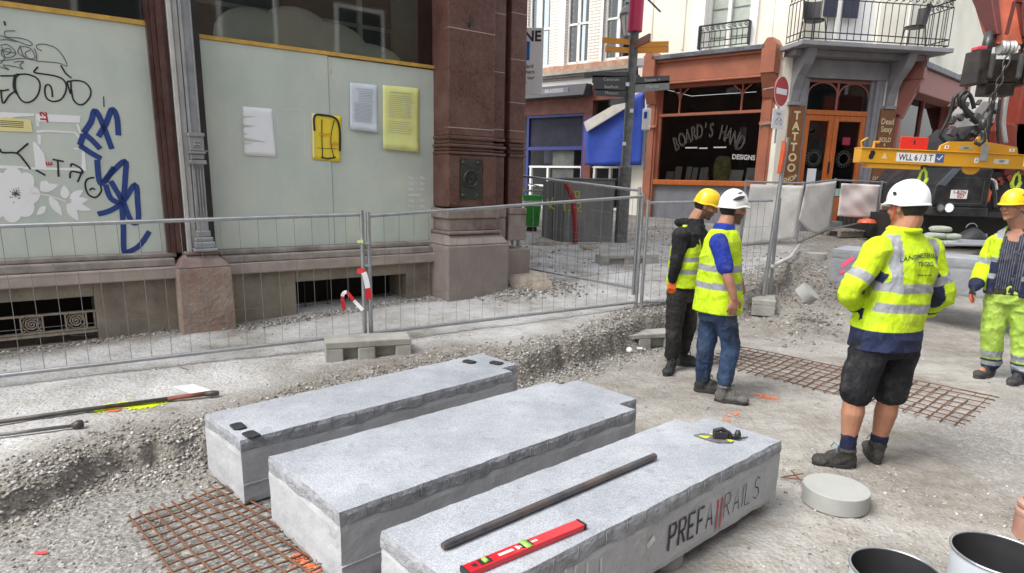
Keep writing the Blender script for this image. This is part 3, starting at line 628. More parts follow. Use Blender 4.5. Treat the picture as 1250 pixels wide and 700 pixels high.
def rough_prism(name,poly,z0,z1,mats,parent,amp=.003,step=.03,zstep=.03,topsplit=None,ragged=0,seed=0):
    # outline subdivided, sides in rows, top as one sheet; edges slightly chipped
    P=[np.array(p,float) for p in poly]; n=len(P); out=[];nrm=[]
    area=sum(P[i][0]*P[(i+1)%n][1]-P[(i+1)%n][0]*P[i][1] for i in range(n))
    if area<0: P=P[::-1]
    for i in range(n):
        a,b=P[i],P[(i+1)%n]; L_=np.linalg.norm(b-a); k=max(1,int(L_/step)); t=(b-a)/L_; nn=np.array([t[1],-t[0]])
        for j in range(k): out.append(a+(b-a)*j/k); nrm.append(nn if j else (nn+nrm[-1] if nrm else nn)/1.4)
    O=np.array(out);Nn=np.array(nrm); m_=len(O); rows=max(2,int((z1-z0)/zstep)); vs=[];
    arc=np.cumsum([0]+[np.linalg.norm(O[(i+1)%m_]-O[i]) for i in range(m_-1)])
    for r in range(rows+1):
        z=z0+(z1-z0)*r/rows; d=amp*2*fbm(arc*14,np.full(m_,z*14),3,seed)
        if r==rows or (r==0 and not ragged): d=d-amp*1.3-amp*1.5*np.clip(fbm(arc*7,np.full(m_,z*7),3,seed+5)*2-.3,0,1)
        zz=np.full(m_,z)
        if r==0 and ragged: zz=zz+ragged*fbm(arc*8,np.zeros(m_),3,seed+3)*2
        Q=O+Nn*d[:,None]; vs+=[(q[0],q[1],z_) for q,z_ in zip(Q,zz)]
    fs=[(r*m_+i,r*m_+(i+1)%m_,(r+1)*m_+(i+1)%m_,(r+1)*m_+i) for r in range(rows) for i in range(m_)]
    mi=[0]*len(fs); fs.append(tuple(range(rows*m_,(rows+1)*m_))); mi.append(1); fs.append(tuple(range(m_-1,-1,-1))); mi.append(0)
    mb=MB(); mb.v=vs; mb.f=fs; mb.mi=mi
    return mb.build(name,mats,parent)
class Fl:  # plan frame of a slab: a along, b across (to the right), from the near-left corner
    def __init__(s,c,az): s.c=np.array(c,float); s.a=np.array([math.sin(R(az)),math.cos(R(az))]); s.b=np.array([s.a[1],-s.a[0]])
    def __call__(s,a,b): q=s.c+s.a*a+s.b*b; return (q[0],q[1])
def slab(label,c,az,L_,W,zb_,zt_,notch,seed,mirror=False,gap=.062):
    F_=Fl(c,az); mid_=F_(L_/2,W/2); t=thing('concrete_slab',label,'concrete slab',(mid_[0],mid_[1],zb_),group='precast slabs in the foreground')
    nl,nr=notch
    pl=[(0,0)]+([(L_-nl[0],0),(L_-nl[0],nl[1]),(L_,nl[1])] if nl else [(L_,0)])+([(L_,W-nr[1]),(L_-nr[0],W-nr[1]),(L_-nr[0],W)] if nr else [(L_,W)])+[(0,W)]
    rough_prism('slab_body',[F_(*p) for p in pl],zb_,zt_-gap,[bodym,bodym],t,.003,seed=seed)
    rough_prism('granite_top',[F_(*p) for p in pl],zt_-gap-.004,zt_,[sidem,topm],t,.004,ragged=.012,seed=seed+9,zstep=.02)
    # joints between the setts of the top layer, seen on the long side
    mb=MB(); a=.12
    while a<L_-.22:
        x0,y0=F_(a,W+.001); q=F_(a+.006,W+.0045); bb=F_(a,W+.0045); q0=F_(a+.006,W+.001)
        mb.hexa([(x0,y0,zt_-gap+.008),(q0[0],q0[1],zt_-gap+.008),(q[0],q[1],zt_-gap+.008),(bb[0],bb[1],zt_-gap+.008),(x0,y0,zt_-.006),(q0[0],q0[1],zt_-.006),(q[0],q[1],zt_-.006),(bb[0],bb[1],zt_-.006)]); a+=.12+.05*random.random()
    mb.build('sett_joint',flat('joint_dark',(.21,.215,.225),.9),t)
    if seed==3: return t,F_
    mb=MB(); z=zb_+(zt_-zb_)*.30; p0=F_(.0,W-.003); p1=F_(L_-(nr[0] if nr else 0),W-.003); e0=F_(0,W+.006); e1=F_(L_-(nr[0] if nr else 0),W+.006)
    mb.hexa([(*p0,z),(*p1,z),(*e1,z),(*e0,z),(*p0,z+.006),(*p1,z+.006),(*e1,z+.006),(*e0,z+.006)]); mb.build('casting_seam',bodym,t)
    return t,F_
c1=pz(248.6,505.7,.385)[:2]; c2=pz(327,557.3,.385)[:2]; c3=pz(464.6,648.4,.41)[:2]
def ln(a,b): return float(np.linalg.norm(np.array(a)-np.array(b)))
S1,F1=slab('pale concrete slab with four black pads, nearest the fence',c1,46.0,2.13,.525,.02,.385,((0,0) and None,(.16,.11)),1)
S2,F2=slab('widest bare concrete slab, between the padded slab and the one with lettering',c2,47.5,2.16,.735,.02,.385,((.17,.10),(.17,.12)),2)
S3,F3=slab('concrete slab lettered on its side, carrying a red spirit level and a steel bar',c3,48.0,2.12,.56,.075,.41,((.16,.10),None),3)
# printed lettering on the side of the third slab
sw=F3.b; 
def f3side(a,z,e=.004): x,y=F3(a,.56+e); return Vector((x,y,z))
def f3px(x,y):   # on the side plane
    n=np.array([F3.b[0],F3.b[1],0]); P0_=np.array([*F3(0,.56),0.]); p=pp(x,y,P0_,n); return float((p[:2]-np.array(F3(0,.56)))@F3.a),float(p[2])
q0=f3px(818,634); q1=f3px(948,573); q2=f3px(820,650)
inkm=flat('stencil_black',(.035,.035,.04),.7); inkr=flat('stencil_red',(.45,.07,.06),.7)
GLY={'P':[[(0,0),(0,1),(.5,1),(.62,.82),(.5,.55),(0,.5)]],'R':[[(0,0),(0,1),(.5,1),(.62,.8),(.5,.55),(0,.5)],[(.25,.5),(.62,0)]],'E':[[(.6,1),(0,1),(0,0),(.6,0)],[(0,.5),(.5,.5)]],'F':[[(.6,1),(0,1),(0,0)],[(0,.5),(.5,.5)]],
 'A':[[(0,0),(.33,1),(.66,0)],[(.12,.35),(.54,.35)]],'I':[[(0,0),(0,1)]],'L':[[(0,1),(0,0),(.55,0)]],'S':[[(.6,.85),(.3,1),(.03,.8),(.1,.57),(.5,.45),(.6,.2),(.3,0),(0,.15)]],'/':[[(0,0),(.0,1)]],'J':[[(.4,1),(.4,.2),(.2,0),(0,.15)]]}
def stroke_text(mb,s,fn,h,w_,sp=.82,wide=.66,adv={'I':.3,'/':.28}):
    x=0
    for ch in s:
        if ch in GLY:
            for g in GLY[ch]: mb_pts=[fn(x+p[0]*h*wide,p[1]*h) for p in g]; ribbon(mb,mb_pts,w_,Vector((F3.b[0],F3.b[1],0)))
        x+=h*wide*adv.get(ch,sp)+.0
    return x
a0=q0[0]; a1=q1[0]; zb3=.15; hh=.125
mb=MB(); xl=stroke_text(mb,'PREF',lambda x,z:f3side(a0+x*.98,zb3+z),hh,.016,sp=.93); mb.build('lettering',inkm,S3)
mb=MB(); st_a=a0+xl*.98; stroke_text(mb,'A',lambda x,z:f3side(st_a+x,zb3+z),hh,.009); rest=a1-(st_a+.15)
stroke_text(mb,'RAILS',lambda x,z:f3side(st_a+.155+x*1.08,zb3+z),hh,.006,sp=.98); mb.build('lettering',inkm,S3)
mb=MB(); 
for k in (0,.035): ribbon(mb,[f3side(st_a+.075+k+.02,zb3+hh*.95),f3side(st_a+.095+k,zb3-.02),f3side(st_a+.09+k,zb3-.05)],[.013,.012,.006],Vector((F3.b[0],F3.b[1],0)))
mb.build('red_slash',inkr,S3)
mb=MB(); chalk=flat('chalk_white',(.62,.62,.60),.8)
for x0_,y0_,x1_,y1_ in [(716,686,716,700),(733,681,733,698),(702,690,701,700),(690,694,689,700)]:
    a_,z_0=f3px(x0_,y0_); b_,z_1=f3px(x1_,y1_); ribbon(mb,[f3side(a_,z_0),f3side(b_,z_1)],.012,Vector((F3.b[0],F3.b[1],0)))
a_,z_0=f3px(793,660); ribbon(mb,[f3side(a_-.02,z_0-.02),f3side(a_+.03,z_0+.005)],.03,Vector((F3.b[0],F3.b[1],0))); mb.build('chalk_mark',chalk,S3)
# round plug supporting the lettered slab, timbers under the others
plugm=pm('plug_concrete',(.33,.33,.31),.85,var=.12,scale=5,dirt=(.22,.21,.19),dscale=5,damt=.4)
p=pz(822,694,.0); t=thing('support_block','low round concrete block under the lettered slab','concrete block',(F3(1.25,.42)[0],F3(1.25,.42)[1],gz(*F3(1.25,.42))))
mb=MB(); c_=F3(1.25,.42); mb.lathe((c_[0],c_[1],-.01),[(0,0),(.115,0),(.12,.01),(.12,.075),(.11,.082),(0,.082)],32); mb.build('block',plugm,t,bevel=.003)
# black pads on the first slab
rub=pm('black_rubber',(.022,.024,.028),.7,var=.3,scale=20,bs=.4)
for i,((x,y),lab) in enumerate([((291,521),'square black rubber pad on the near left corner of the padded slab'),((307,531),'chipped black rubber pad right at the near edge of the padded slab'),((573,442),'black rubber pad at the far end, farther from the edge'),((606,443.5),'black rubber pad at the far right corner of the padded slab')]):
    p=pz(x,y,.39); mb=MB(); M=Matrix.Rotation(-R(47)+.1*i,3,'Z'); 
    mb.prism([tuple((M@Vector((a,b,0)))[:2]) for a,b in [(-.045,-.032),(.03,-.036),(.05,-.012),(.046,.03),(-.04,.033),(-.052,.01)]],.0,.012)
    o=mb.build('rubber_pad',rub,origin=None,bevel=.003); o.location=(p[0],p[1],.386); tag(o,lab,'pad','black rubber pads on the slab')
# steel bar
rustbar=pm('rusty_steel_bar',(.10,.10,.105),.45,metal=.5,var=.35,scale=9,dirt=(.24,.15,.10),dscale=3,damt=.5,fine=60)
a=pz(540,667,.43); b=pz(799,557,.43)
mb=MB(); mb.tube([a,a+(b-a)*.02,a+(b-a)*.5,b],[.012,.0165,.0165,.0165],14); o=mb.build('steel_bar',rustbar,origin=tuple(a),smooth=True,autos=True); tag(o,'long rusty round steel bar lying on the lettered slab','bar')
# spirit level
lp0=pz(566,697,.43); lp1=pz(711,638,.43); d=(lp1-lp0)[:2]; az=math.atan2(d[0],d[1]); L_=np.linalg.norm(d)
t=thing('spirit_level','red spirit level with green vials lying on the lettered slab','spirit level',(lp0[0],lp0[1],.411),rz=-az)
redm=pm('red_enamel',(.58,.012,.022),.32,var=.06,scale=4,bs=.05,coat=.3); blk=pm('black_plastic',(.02,.02,.022),.45); vial=flat('green_vial',(.30,.62,.10),.2); whitei=flat('white_ink',(.75,.72,.70),.5)
def lbox(mb,x0,x1,y0,y1,z0,z1): mb.hexa([(x0,y0,z0),(x1,y0,z0),(x1,y1,z0),(x0,y1,z0),(x0,y0,z1),(x1,y0,z1),(x1,y1,z1),(x0,y1,z1)]); return mb
mb=MB(); lbox(mb,-.026,.026,.012,L_-.012,.0,.024); mb.build('body',redm,t,local=True,bevel=.003)
for y0,y1 in ((0,.011),(L_-.011,L_)): 
    mb=MB(); lbox(mb,-.0275,.0275,y0,y1,-.0,.0255); mb.build('end_cap',blk,t,local=True,bevel=.004)
for yc in (.09,L_*.49):
    mb=MB(); lbox(mb,-.017,.017,yc-.024,yc+.024,.0245,.0255)
    v=mb.build('vial_window',blk,t,local=True); mb=MB(); mb.tube([(-.013,yc,.026),(.013,yc,.026)],.009,12) if yc<.2 else lbox(mb,-.024,.024,yc-.014,yc+.014,.0235,.0275); mb.build('vial',vial,v,local=True,smooth=True)
mb=MB(); lbox(mb,-.010,.010,.035,.055,.0243,.0246); mb.build('hang_slot',blk,t,local=True)
mb=MB(); lbox(mb,-.007,.007,.15,.215,.0245,.0248); 
for k in range(8): lbox(mb,-.006,.006,.235+k*.012,.243+k*.012,.0245,.0248)
lbox(mb,-.012,.012,L_*.49-.045,L_*.49-.036,.0245,.0249); mb.build('print',whitei,t,local=True)
# sanding block / clamp tool on the slab's far end
p=pz(880,534,.42); t=thing('hand_tool','grey plate tool with black handle and yellow corners on the lettered slab','tool',(p[0],p[1],.412),rz=R(-8))
mb=MB(); mb.prism([(-.10,.045),(-.02,.055),(.05,.03),(.15,.045),(.13,.03),(.06,.0),(.05,-.055),(-.03,-.07),(-.09,-.03),(-.14,.015)],.0,.006); mb.build('plate',pm('scuffed_grey_plate',(.13,.13,.14),.5,var=.3,scale=30),t,local=True,bevel=.001)
ygm=flat('yellow_green_paint',(.62,.72,.04),.5)
for tri in [[(-.115,.0),(-.055,.0),(-.08,-.03)],[(.02,-.025),(.062,-.03),(.045,-.055)],[(-.055,.045),(-.025,.05),(-.03,.025)]]:
    mb=MB(); mb.prism(tri,.0065,.009); mb.build('corner_patch',ygm,t,local=True)
mb=MB(); mb.tube([(-.035,-.01,.01),(-.035,-.005,.045),(.0,.0,.055),(.04,-.005,.035),(.045,-.01,.01)],[.012,.014,.013,.013,.012],10); mb.prism([(-.04,-.03),(.03,-.03),(.03,-.016),(-.04,-.016)],.008,.045); mb.build('handle',blk,t,local=True,smooth=False,bevel=.003)
mb=MB(); mb.tube([(.05,.0,.02),(.075,.0,.02),(.09,.005,.035)],.012,10); mb.lathe((.085,.0,.012),[(0,0),(.016,0),(.018,.02),(.012,.04),(0,.042)],12); mb.build('knob',blk,t,local=True,smooth=True)
# ============================================================ REBAR MATS
rebar=pm('rusty_rebar',(.16,.072,.036),.85,var=.35,scale=12,dirt=(.09,.05,.035),dscale=8,damt=.5,bs=.5,bd=.002,fine=120)
def mat_grid(label,o,az,La,Wb,na,nb,z,r=.0045,sag=.01,seed=0,bend=0,miss=()):
    F_=Fl(o,az); rg=random.Random(seed); cx_,cy_=F_(La/2,Wb/2); t=thing('rebar_mat',label,'rebar mat',(cx_,cy_,z))
    mb=MB()
    for i in range(nb):
        b=Wb*i/(nb-1)+rg.uniform(-.006,.006); pts=[]
        for k in range(15):
            a=-.06+(La+.12)*k/14; x,y=F_(a,b); pts.append((x,y,z+sag*math.sin(a*3+i)*.5+rg.uniform(-.001,.001)))
        mb.tube(pts,r,6)
    mb.build('long_bars',rebar,t,smooth=True); mb=MB()
    for i in range(na):
        a=La*i/(na-1)+rg.uniform(-.006,.006); pts=[]
        for k in range(9):
            b=-.05+(Wb+.1)*k/8; x,y=F_(a,b); pts.append((x,y,z+r*2+sag*math.sin(a*3+i)*.5))
        mb.tube(pts,r,6)
    mb.build('cross_bars',rebar,t,smooth=True); return t,F_
ma=pz(160,636,.03)[:2]
t,FM=mat_grid('rusty reinforcing mesh lying under the near ends of the slabs',pz(262,596,.03)[:2],137,2.0,1.5,19,9,.03,.0042,.012,4) if 0 else (None,None)
def quadmat(label,P,na,nb,z,r,seed,over=.05):
    P=[np.array(pz(*p,z)[:2]) for p in P]; c_=sum(P)/4; t=thing('rebar_mat',label,'rebar mat',(c_[0],c_[1],z)); rg=random.Random(seed)
    def bil(u_,v_): return (P[0]*(1-u_)+P[1]*u_)*(1-v_)+(P[3]*(1-u_)+P[2]*u_)*v_
    for nm,nn,fl,dz in (('long_bars',nb,0,0),('cross_bars',na,1,r*1.8)):
        mb=MB()
        for i in range(nn):
            k=(i+rg.uniform(-.06,.06))/(nn-1); pts=[]
            for j in range(13):
                e=-.03+1.06*j/12+ (rg.uniform(-.0,.0)); q=bil(e,k) if fl==0 else bil(k,e); pts.append((q[0],q[1],z+dz+.006*math.sin(e*9+i)))
            mb.tube(pts,r,6)
        mb.build(nm,rebar,t,smooth=True)
    return t
quadmat('rusty reinforcing mesh lying under the near ends of the slabs',[(160,636),(275,596),(560,745),(330,860)],10,22,.03,.0052,4)
quadmat('rusty reinforcing mesh lying between the workers and the round concrete disc',[(862,442),(905,425),(1208,484),(1166,517)],8,25,.012,.0050,5)
mb=MB()
for x,y in [(296,655),(352,668),(385,690)]:
    p=pz(x,y,.045)
    for k in range(5):
        a=random.random()*6.28; mb.tube([p,(p[0]+.03*math.cos(a),p[1]+.03*math.sin(a),.06),(p[0]+.09*math.cos(a),p[1]+.09*math.sin(a),.05+.02*random.random())],.0015,4)
o=mb.build('tie_wire',pm('tie_wire_steel',(.12,.08,.06),.6,metal=.4),origin=tuple(pz(352,668,.045))); tag(o,'loose twists of tie wire on the near reinforcing mesh','wire')
mb=MB(); p=Vector(pz(953,583,.03))
for dx,dy,dz in [(.16,.06,.0),(.14,-.05,.01)]: mb.tube([p,p+Vector((dx,dy,dz))],.004,6)
mb.tube([p+Vector((.1,-.06,.006)),p+Vector((.1,.09,.006))],.004,6)
o=mb.build('rebar_offcut',rebar,origin=tuple(p)); tag(o,'short crossed rebar ends sticking out beside the lettered slab','rebar')
# ============================================================ REAR SLAB and supports
zt_=.92; rc=[pz(1016,304,zt_)[:2],pz(1195,318,zt_)[:2]]; d=(rc[1]-rc[0]); d/=np.linalg.norm(d); azr=math.degrees(math.atan2(d[0],d[1]))
nb=np.array([-d[1],d[0]]);  # away from camera
t=thing('concrete_slab','big grey concrete slab raised behind the worker with his back turned','concrete slab',(rc[0][0]+d[0],rc[0][1]+d[1],.47))
rp=[rc[0],rc[0]+d*3.0,rc[0]+d*3.0+nb*.72,rc[0]+nb*.72+d*.0]
rearm=pm('rear_slab_concrete',(.25,.26,.275),.85,var=.12,scale=5,bs=.4,bd=.005,fine=50); rough_prism('slab_body',[tuple(p) for p in rp],.47,.80,[rearm,rearm],t,.004,seed=21); rough_prism('granite_top',[tuple(p+d*.0) for p in rp],.796,.92,[rearm,topm],t,.004,seed=22)
mb=MB(); pk=flat('pink_spray',(.85,.10,.22),.6)
def rs_px(x,y): nn=np.array([-nb[0],-nb[1],0]); return Vector(pp(x,y,np.array([*(rc[0]-nb*.008),0]),nn))
ribbon(mb,[rs_px(1027,326),rs_px(1033,321),rs_px(1042,315)],[.03,.06,.05],(-nb[0],-nb[1],0)); ribbon(mb,[rs_px(1025,333),rs_px(1031,331)],.035,(-nb[0],-nb[1],0)); mb.build('spray_mark',pk,t)
for k,lab in ((.35,'timber bearer under the left end of the raised slab'),(2.6,'timber bearer under the right end of the raised slab')):
    c_=rc[0]+d*k+nb*.36; z0=gz(*c_); mb=MB(); M=Matrix.Rotation(math.atan2(d[1],d[0]),3,'Z')
    h=(.47-z0)/3
    for j in range(3): mb.box((c_[0],c_[1],z0+h*(j+.5)-.01),(.16,.62,h-.004),M)
    o=mb.build('timber_bearer',pm('old_timber',(.14,.11,.085),.85,var=.3,scale=8,stretch=(1,6,6)),origin=(c_[0],c_[1],z0)); tag(o,lab,'timber')
# ============================================================ ROUND DISCS
def disc(label,px_,z,r,h,tilt=None,zc=None):
    p=pz(*px_,z); t=thing('concrete_disc',label,'concrete disc',(p[0],p[1],z)); mb=MB(); M=tilt or Matrix.Identity(4)
    mb.lathe(p,[(0,-h),(r-.003,-h),(r,-h+.003),(r,-.003),(r-.003,0),(r*.5,.0005),(0,0)],72,M); mb.build('disc',pm('smooth_disc_concrete',(.36,.365,.35),.75,var=.08,scale=6,dirt=(.30,.31,.28),dscale=4,damt=.3,bs=.25,bd=.003,fine=90),t); return t
disc('large round concrete disc lying flat by the worker’s boots'.replace('’',"'"),(1021,594),.105,.172,.10)
disc('round concrete disc tipped on its side on the rubble bank',(990,355),.52,.125,.12,Matrix.Rotation(R(38),4,'Y')@Matrix.Rotation(R(22),4,'X'))
disc('pale round concrete disc half buried behind the rubble bank',(997,309),.62,.16,.12)
# ============================================================ FENCES
galv=pm('galvanised_steel',(.36,.375,.39),.42,metal=.75,var=.15,scale=14,dirt=(.5,.5,.49),dscale=9,damt=.3,bs=.1)
wirem=pm('mesh_wire',(.20,.205,.21),.5,metal=.6,var=.1,bs=0)
def fence(label,A0,B0_,zA,zB,hA,hB,post=.6,vs=.135,hs_=.28,pw=.019,group='low steel fence panels around the pit',postsAB=(1,1),wr=.0021,mid=None):
    A0=Vector((A0[0],A0[1],zA)); B0_=Vector((B0_[0],B0_[1],zB)); D=(B0_-A0); L_=D.length; c_=A0+D*.5
    t=thing('mesh_fence',label,'mesh fence',tuple(A0),group=group)
    TA=A0+Vector((0,0,hA)); TB=B0_+Vector((0,0,hB))
    for e,(b,tt) in zip(postsAB,((A0,TA),(B0_,TB))):
        if e: mb=MB(); mb.tube([b-Vector((0,0,.03)),tt+Vector((0,0,.035))],pw,12); mb.build('post',galv,t,smooth=True,autos=True)
    g0=.045
    for b0_,b1_,nm in ((A0+Vector((0,0,g0)),B0_+Vector((0,0,g0)),'bottom_rail'),(TA,TB,'top_rail')):
        mb=MB(); mb.tube([b0_,b1_],pw*.82,10); mb.build(nm,galv,t,smooth=True,autos=True)
    mb=MB(); n=int(L_/vs)
    for k in range(1,n):
        f_=k/n; p=A0.lerp(B0_,f_); q=TA.lerp(TB,f_); j=random.uniform(-.004,.004); w1=p.lerp(q,.5)+D.normalized()*j
        mb.tube([p+Vector((0,0,g0)),w1,q],wr,4,cap=False)
    nh=max(2,int(hA/hs_))
    for k in range(1,nh):
        f_=k/nh; mb.tube([A0.lerp(TA,f_),B0_.lerp(TB,f_)],wr,4,cap=False)
    mb.build('wire_mesh',wirem,t)
    return t
def foot(label,c_,az,L_=.72,W=.24,H=.13,z=None,group='fence feet'):
    z=gz(*c_) if z is None else z
    t=thing('ballast_block',label,'fence foot',(c_[0],c_[1],z),rz=-R(az),group=group); mb=MB()
    # long block with two pockets through its side
    y0=-L_/2; segs=[(y0,y0+.09),(y0+.24,y0+.36),(y0+.53,-y0)]
    lbox(mb,-W/2,W/2,-L_/2,L_/2,H*.62,H)
    for a,b in ((-L_/2,-L_/2+.14),(-.09,.05),(.22,L_/2)): lbox(mb,-W/2,W/2,a,b,-.03,H*.615)
    lbox(mb,-W/4,W/4,-L_/2+.13,L_/2-.1,-.03,H*.61)
    mb.build('block',pm('recycled_foot',(.29,.285,.25),.85,var=.15,scale=9,dirt=(.45,.44,.41),dscale=5,damt=.6,bs=.6,bd=.006,fine=50),t,local=True,bevel=.008); return t
def gxy(x,y): p=gpx(x,y); return p[:2],gz(p[0],p[1])
def hgt(P,z,ypx):
    lo,hi=0,4
    for _ in range(40):
        m_=(lo+hi)/2; v=np.array([P[0],P[1],z+m_])-CPOS; zf=v@_f
        if CY-FPX*(v@CAMU)/zf>ypx: lo=m_
        else: hi=m_
    return lo
a0,_=gxy(446,422); aL=np.array(a0)-_u3[:2]*3.5
zA=float(zpave(a0[1]))+.06; 
pL0=pz(0,468,float(zpave(4.4))+.03)
dirF=(np.array(a0)-pL0[:2]); dirF/=np.linalg.norm(dirF); aL=np.array(a0)-dirF*3.45
h0=hgt(a0,zA,262); print('fence h0',h0,'dir',dirF)
fence('steel mesh fence panel in front of the graffiti window, leftmost',aL,a0,float(zpave(aL[1]))+.03,zA,h0+.01,h0)
b0=np.array(a0)+dirF*.055; bE,_=gxy(776,377); zE=float(zpave(bE[1]))+.03
hE=hgt(bE,zE,240); print('hE',hE)
fence('steel mesh fence panel in front of the granite column',b0,bE,zA,zE,hgt(b0,zA,264),hE)
c0=np.array(bE)+np.array([.06,.0]); dd=np.array([1.0,.28]); dd/=np.linalg.norm(dd); cE,_=gxy(934,352)
fence('steel mesh fence panel behind the two workers in profile',c0,cE-np.array([.03,0]),zE,gz(*cE)+.05,hgt(c0,zE,248),hgt(cE,gz(*cE)+.05,245),postsAB=(1,0))
# set-back panel closing the pavement
d0,_=gxy(625,337); d0=np.array(d0); zd=float(zpave(d0[1]))+.0
fence('steel mesh fence panel closing the pavement beside the column',d0,np.array(bE)+np.array([-.03,.05]),zd+.1,zE+.15,hgt(d0,zd+.1,214),hgt(bE,zE+.15,233),group='low steel fence panels around the pit')
foot('grey fence foot under the joint of the two front panels',tuple(gpx(449,432)[:2]),math.degrees(math.atan2(dirF[0],dirF[1]))+8,L_=.70,W=.27,H=.15,z=gz(*gpx(449,432)[:2])+.0)
foot('grey fence foot beside the worker in black trousers',tuple(gpx(785,386)[:2]),72,L_=.78,H=.13)
foot('weathered fence foot between the grey cabinet and the fence corner',tuple(gpx(765,322)[:2]),75,L_=.95,H=.14)
# couplers and tape at the joint
mb=MB(); p=Vector((a0[0],a0[1],zA))
ytape=flat('yellow_green_clip',(.55,.62,.25),.5)
mb.box(p+Vector((.03,.01,h0*.78)),(.075,.05,.02)); mb.box(p+Vector((.03,.01,h0*.6)),(.07,.03,.02)); o=mb.build('fence_clamp',galv,origin=tuple(p+Vector((0,0,h0*.7)))); tag(o,'steel clamp joining the two front fence panels','clamp')
mb=MB(); mb.box(p+Vector((-.01,-.01,h0*.79)),(.05,.05,.02)); o=mb.build('cable_tie',ytape,origin=tuple(p+Vector((0,0,h0*.79)))); tag(o,'pale green tie wound round the fence post above the barrier tape','tie')
# red and white barrier tape
def tape_strip(label,pxs,Y,w_=.03,name='barrier_tape'):
    pts=[Vector(py(x,y,Y)) for x,y in pxs]; P=[Vector(q) for q in spline(pts,6)]; t=thing(name,label,'barrier tape',tuple(P[0]))
    seg=[[],[]]; k=6
    for i in range(0,len(P)-1,k):
        mb=MB(); ribbon(mb,P[i:i+k+1],w_,Vector((.3,-1,.15+.3*(i//k%2)))); o=mb.build('red_stripe' if (i//k)%2==0 else 'white_stripe',flat('tape_red',(.62,.02,.03),.45) if (i//k)%2==0 else white,t); s_=o.modifiers.new('s','SOLIDIFY'); s_.thickness=.001
    return t
tape_strip('red and white barrier tape tied round the fence joint, hanging straight',[(436,331),(444,333),(449,352),(450,366)][::-1],a0[1]-.03,.045)
tape_strip('loop of red and white barrier tape bulging left of the fence joint',[(420,378),(418,362),(423,357),(432,367),(443,379)],a0[1]-.03,.03)
mb=MB(); p=pz(218,445,.31); mb.tube([p,p+np.array([.0,0,.0]),p+np.array([.03,-.02,-.02]),p+np.array([.09,-.04,-.03])],.004,6); o=mb.build('wire_loop',darkframe,origin=tuple(p)); tag(o,'bit of dark cord dangling from the fence bottom rail','cord')
# ============================================================ BARS on the left pavement edge
bar_m=pm('dark_steel_bar',(.075,.07,.07),.5,metal=.5,var=.3,scale=8,dirt=(.2,.17,.15),dscale=5,damt=.5)
def on(x,y,e=.02): p=gpx(x,y); z=gz(p[0],p[1])+e; q=pz(x,y,z); return Vector((q[0],q[1],z))
a=on(-40,521); b=on(205,487); c_=on(250,481,.03); e=on(267,480,.03)
t=thing('pry_bar','long dark steel bar with a hooked orange-red end along the pavement edge','bar',tuple(b)); mb=MB(); mb.tube([a,a.lerp(b,.5)+Vector((0,0,.004)),b],.014,10); mb.build('shaft',bar_m,t,smooth=True)
mb=MB(); mb.tube([b,c_],[.015,.017],10); mb.build('grip',pm('orange_red_grip',(.22,.07,.05),.6,var=.3,scale=12),t,smooth=True); mb=MB(); mb.tube([c_,(c_+e)/2,e],[.018,.022,.017],10); mb.build('tip',bar_m,t,smooth=True)
a=on(-40,536); b=on(88,520); c_=on(101,517,.03)
t=thing('steel_bar','shorter grey steel bar with a round knob, in front of the hooked one','bar',tuple(b)); mb=MB(); mb.tube([a,b],.011,10); mb.build('shaft',pm('grey_bar',(.17,.17,.165),.5,metal=.4,var=.3,scale=8),t,smooth=True); mb=MB(); mb.tube([b,b.lerp(c_,.5),c_],[.016,.026,.022],12); mb.build('knob',bar_m,t,smooth=True)
# sprayed survey marks: thin paint film following the ground
def spray(label,pts,mat,rad,n=900,seed=1,name='spray_mark'):
    rg=random.Random(seed); mb=MB(); P=[on(x,y,0) for x,y in spline(pts,6)]
    for i in range(n):
        k=rg.random()*(len(P)-1); j=int(k); c0_=P[j].lerp(P[j+1],k-j); r=rad*abs(rg.gauss(0,.55)); a_=rg.random()*6.28
        x,y=c0_.x+r*math.cos(a_),c0_.y+r*math.sin(a_); s=rg.uniform(.003,.012); z=gz(x,y)+.004
        q=[(x+s*math.cos(t_+rg.random()*.6),y+s*math.sin(t_+rg.random()*.6),z+rg.uniform(0,.003)) for t_ in (0,1.26,2.5,3.77,5.03)]; mb.add(q,[(0,1,2,3,4)])
    o=mb.build(name,mat); tag(o,label,'paint mark',kind='structure'); return o
ygs=flat('fluo_yellow_spray',(.72,.85,.02),.7); ors=flat('fluo_orange_spray',(.90,.20,.07),.7)
spray('fluorescent yellow spray mark by the steel bar at the pavement edge',[(122,502),(150,495),(178,497),(204,488)],ygs,.06,1500)
spray('fluorescent orange spray dab',[(132,502),(145,502)],ors,.02,120,2)
0 and spray('orange spray mark on the ground by the boots',[(795,452),(812,456)],ors,.03,90,3)
spray('orange spray mark near the blue worker’s feet'.replace('’',"'"),[(925,483),(948,487)],ors,.06,60,4)
spray('orange spray mark',[(885,515),(900,505)],ors,.05,30,6)
spray('orange-red spray at the near reinforcing mesh',[(362,680),(375,690),(400,696)],ors,.045,130,5)
spray('small red spray dot on the gravel',[(48,678),(55,679)],flat('red_spray',(.6,.08,.08),.7),.012,60,8)

m=MB() if 0 else None
mb=MB(); pcs=[on(x,y,.006) for x,y in ((212,473),(236,470),(262,479),(238,483))]; mb.add([p+Vector((0,0,.006)) for p in pcs]+pcs,[(0,1,2,3),(7,6,5,4),(0,4,5,1),(1,5,6,2),(2,6,7,3),(3,7,4,0)]); o=mb.build('paper_scrap',white,origin=tuple(pcs[0])); tag(o,'flat white paper scrap lying behind the tip of the long steel bar','litter')
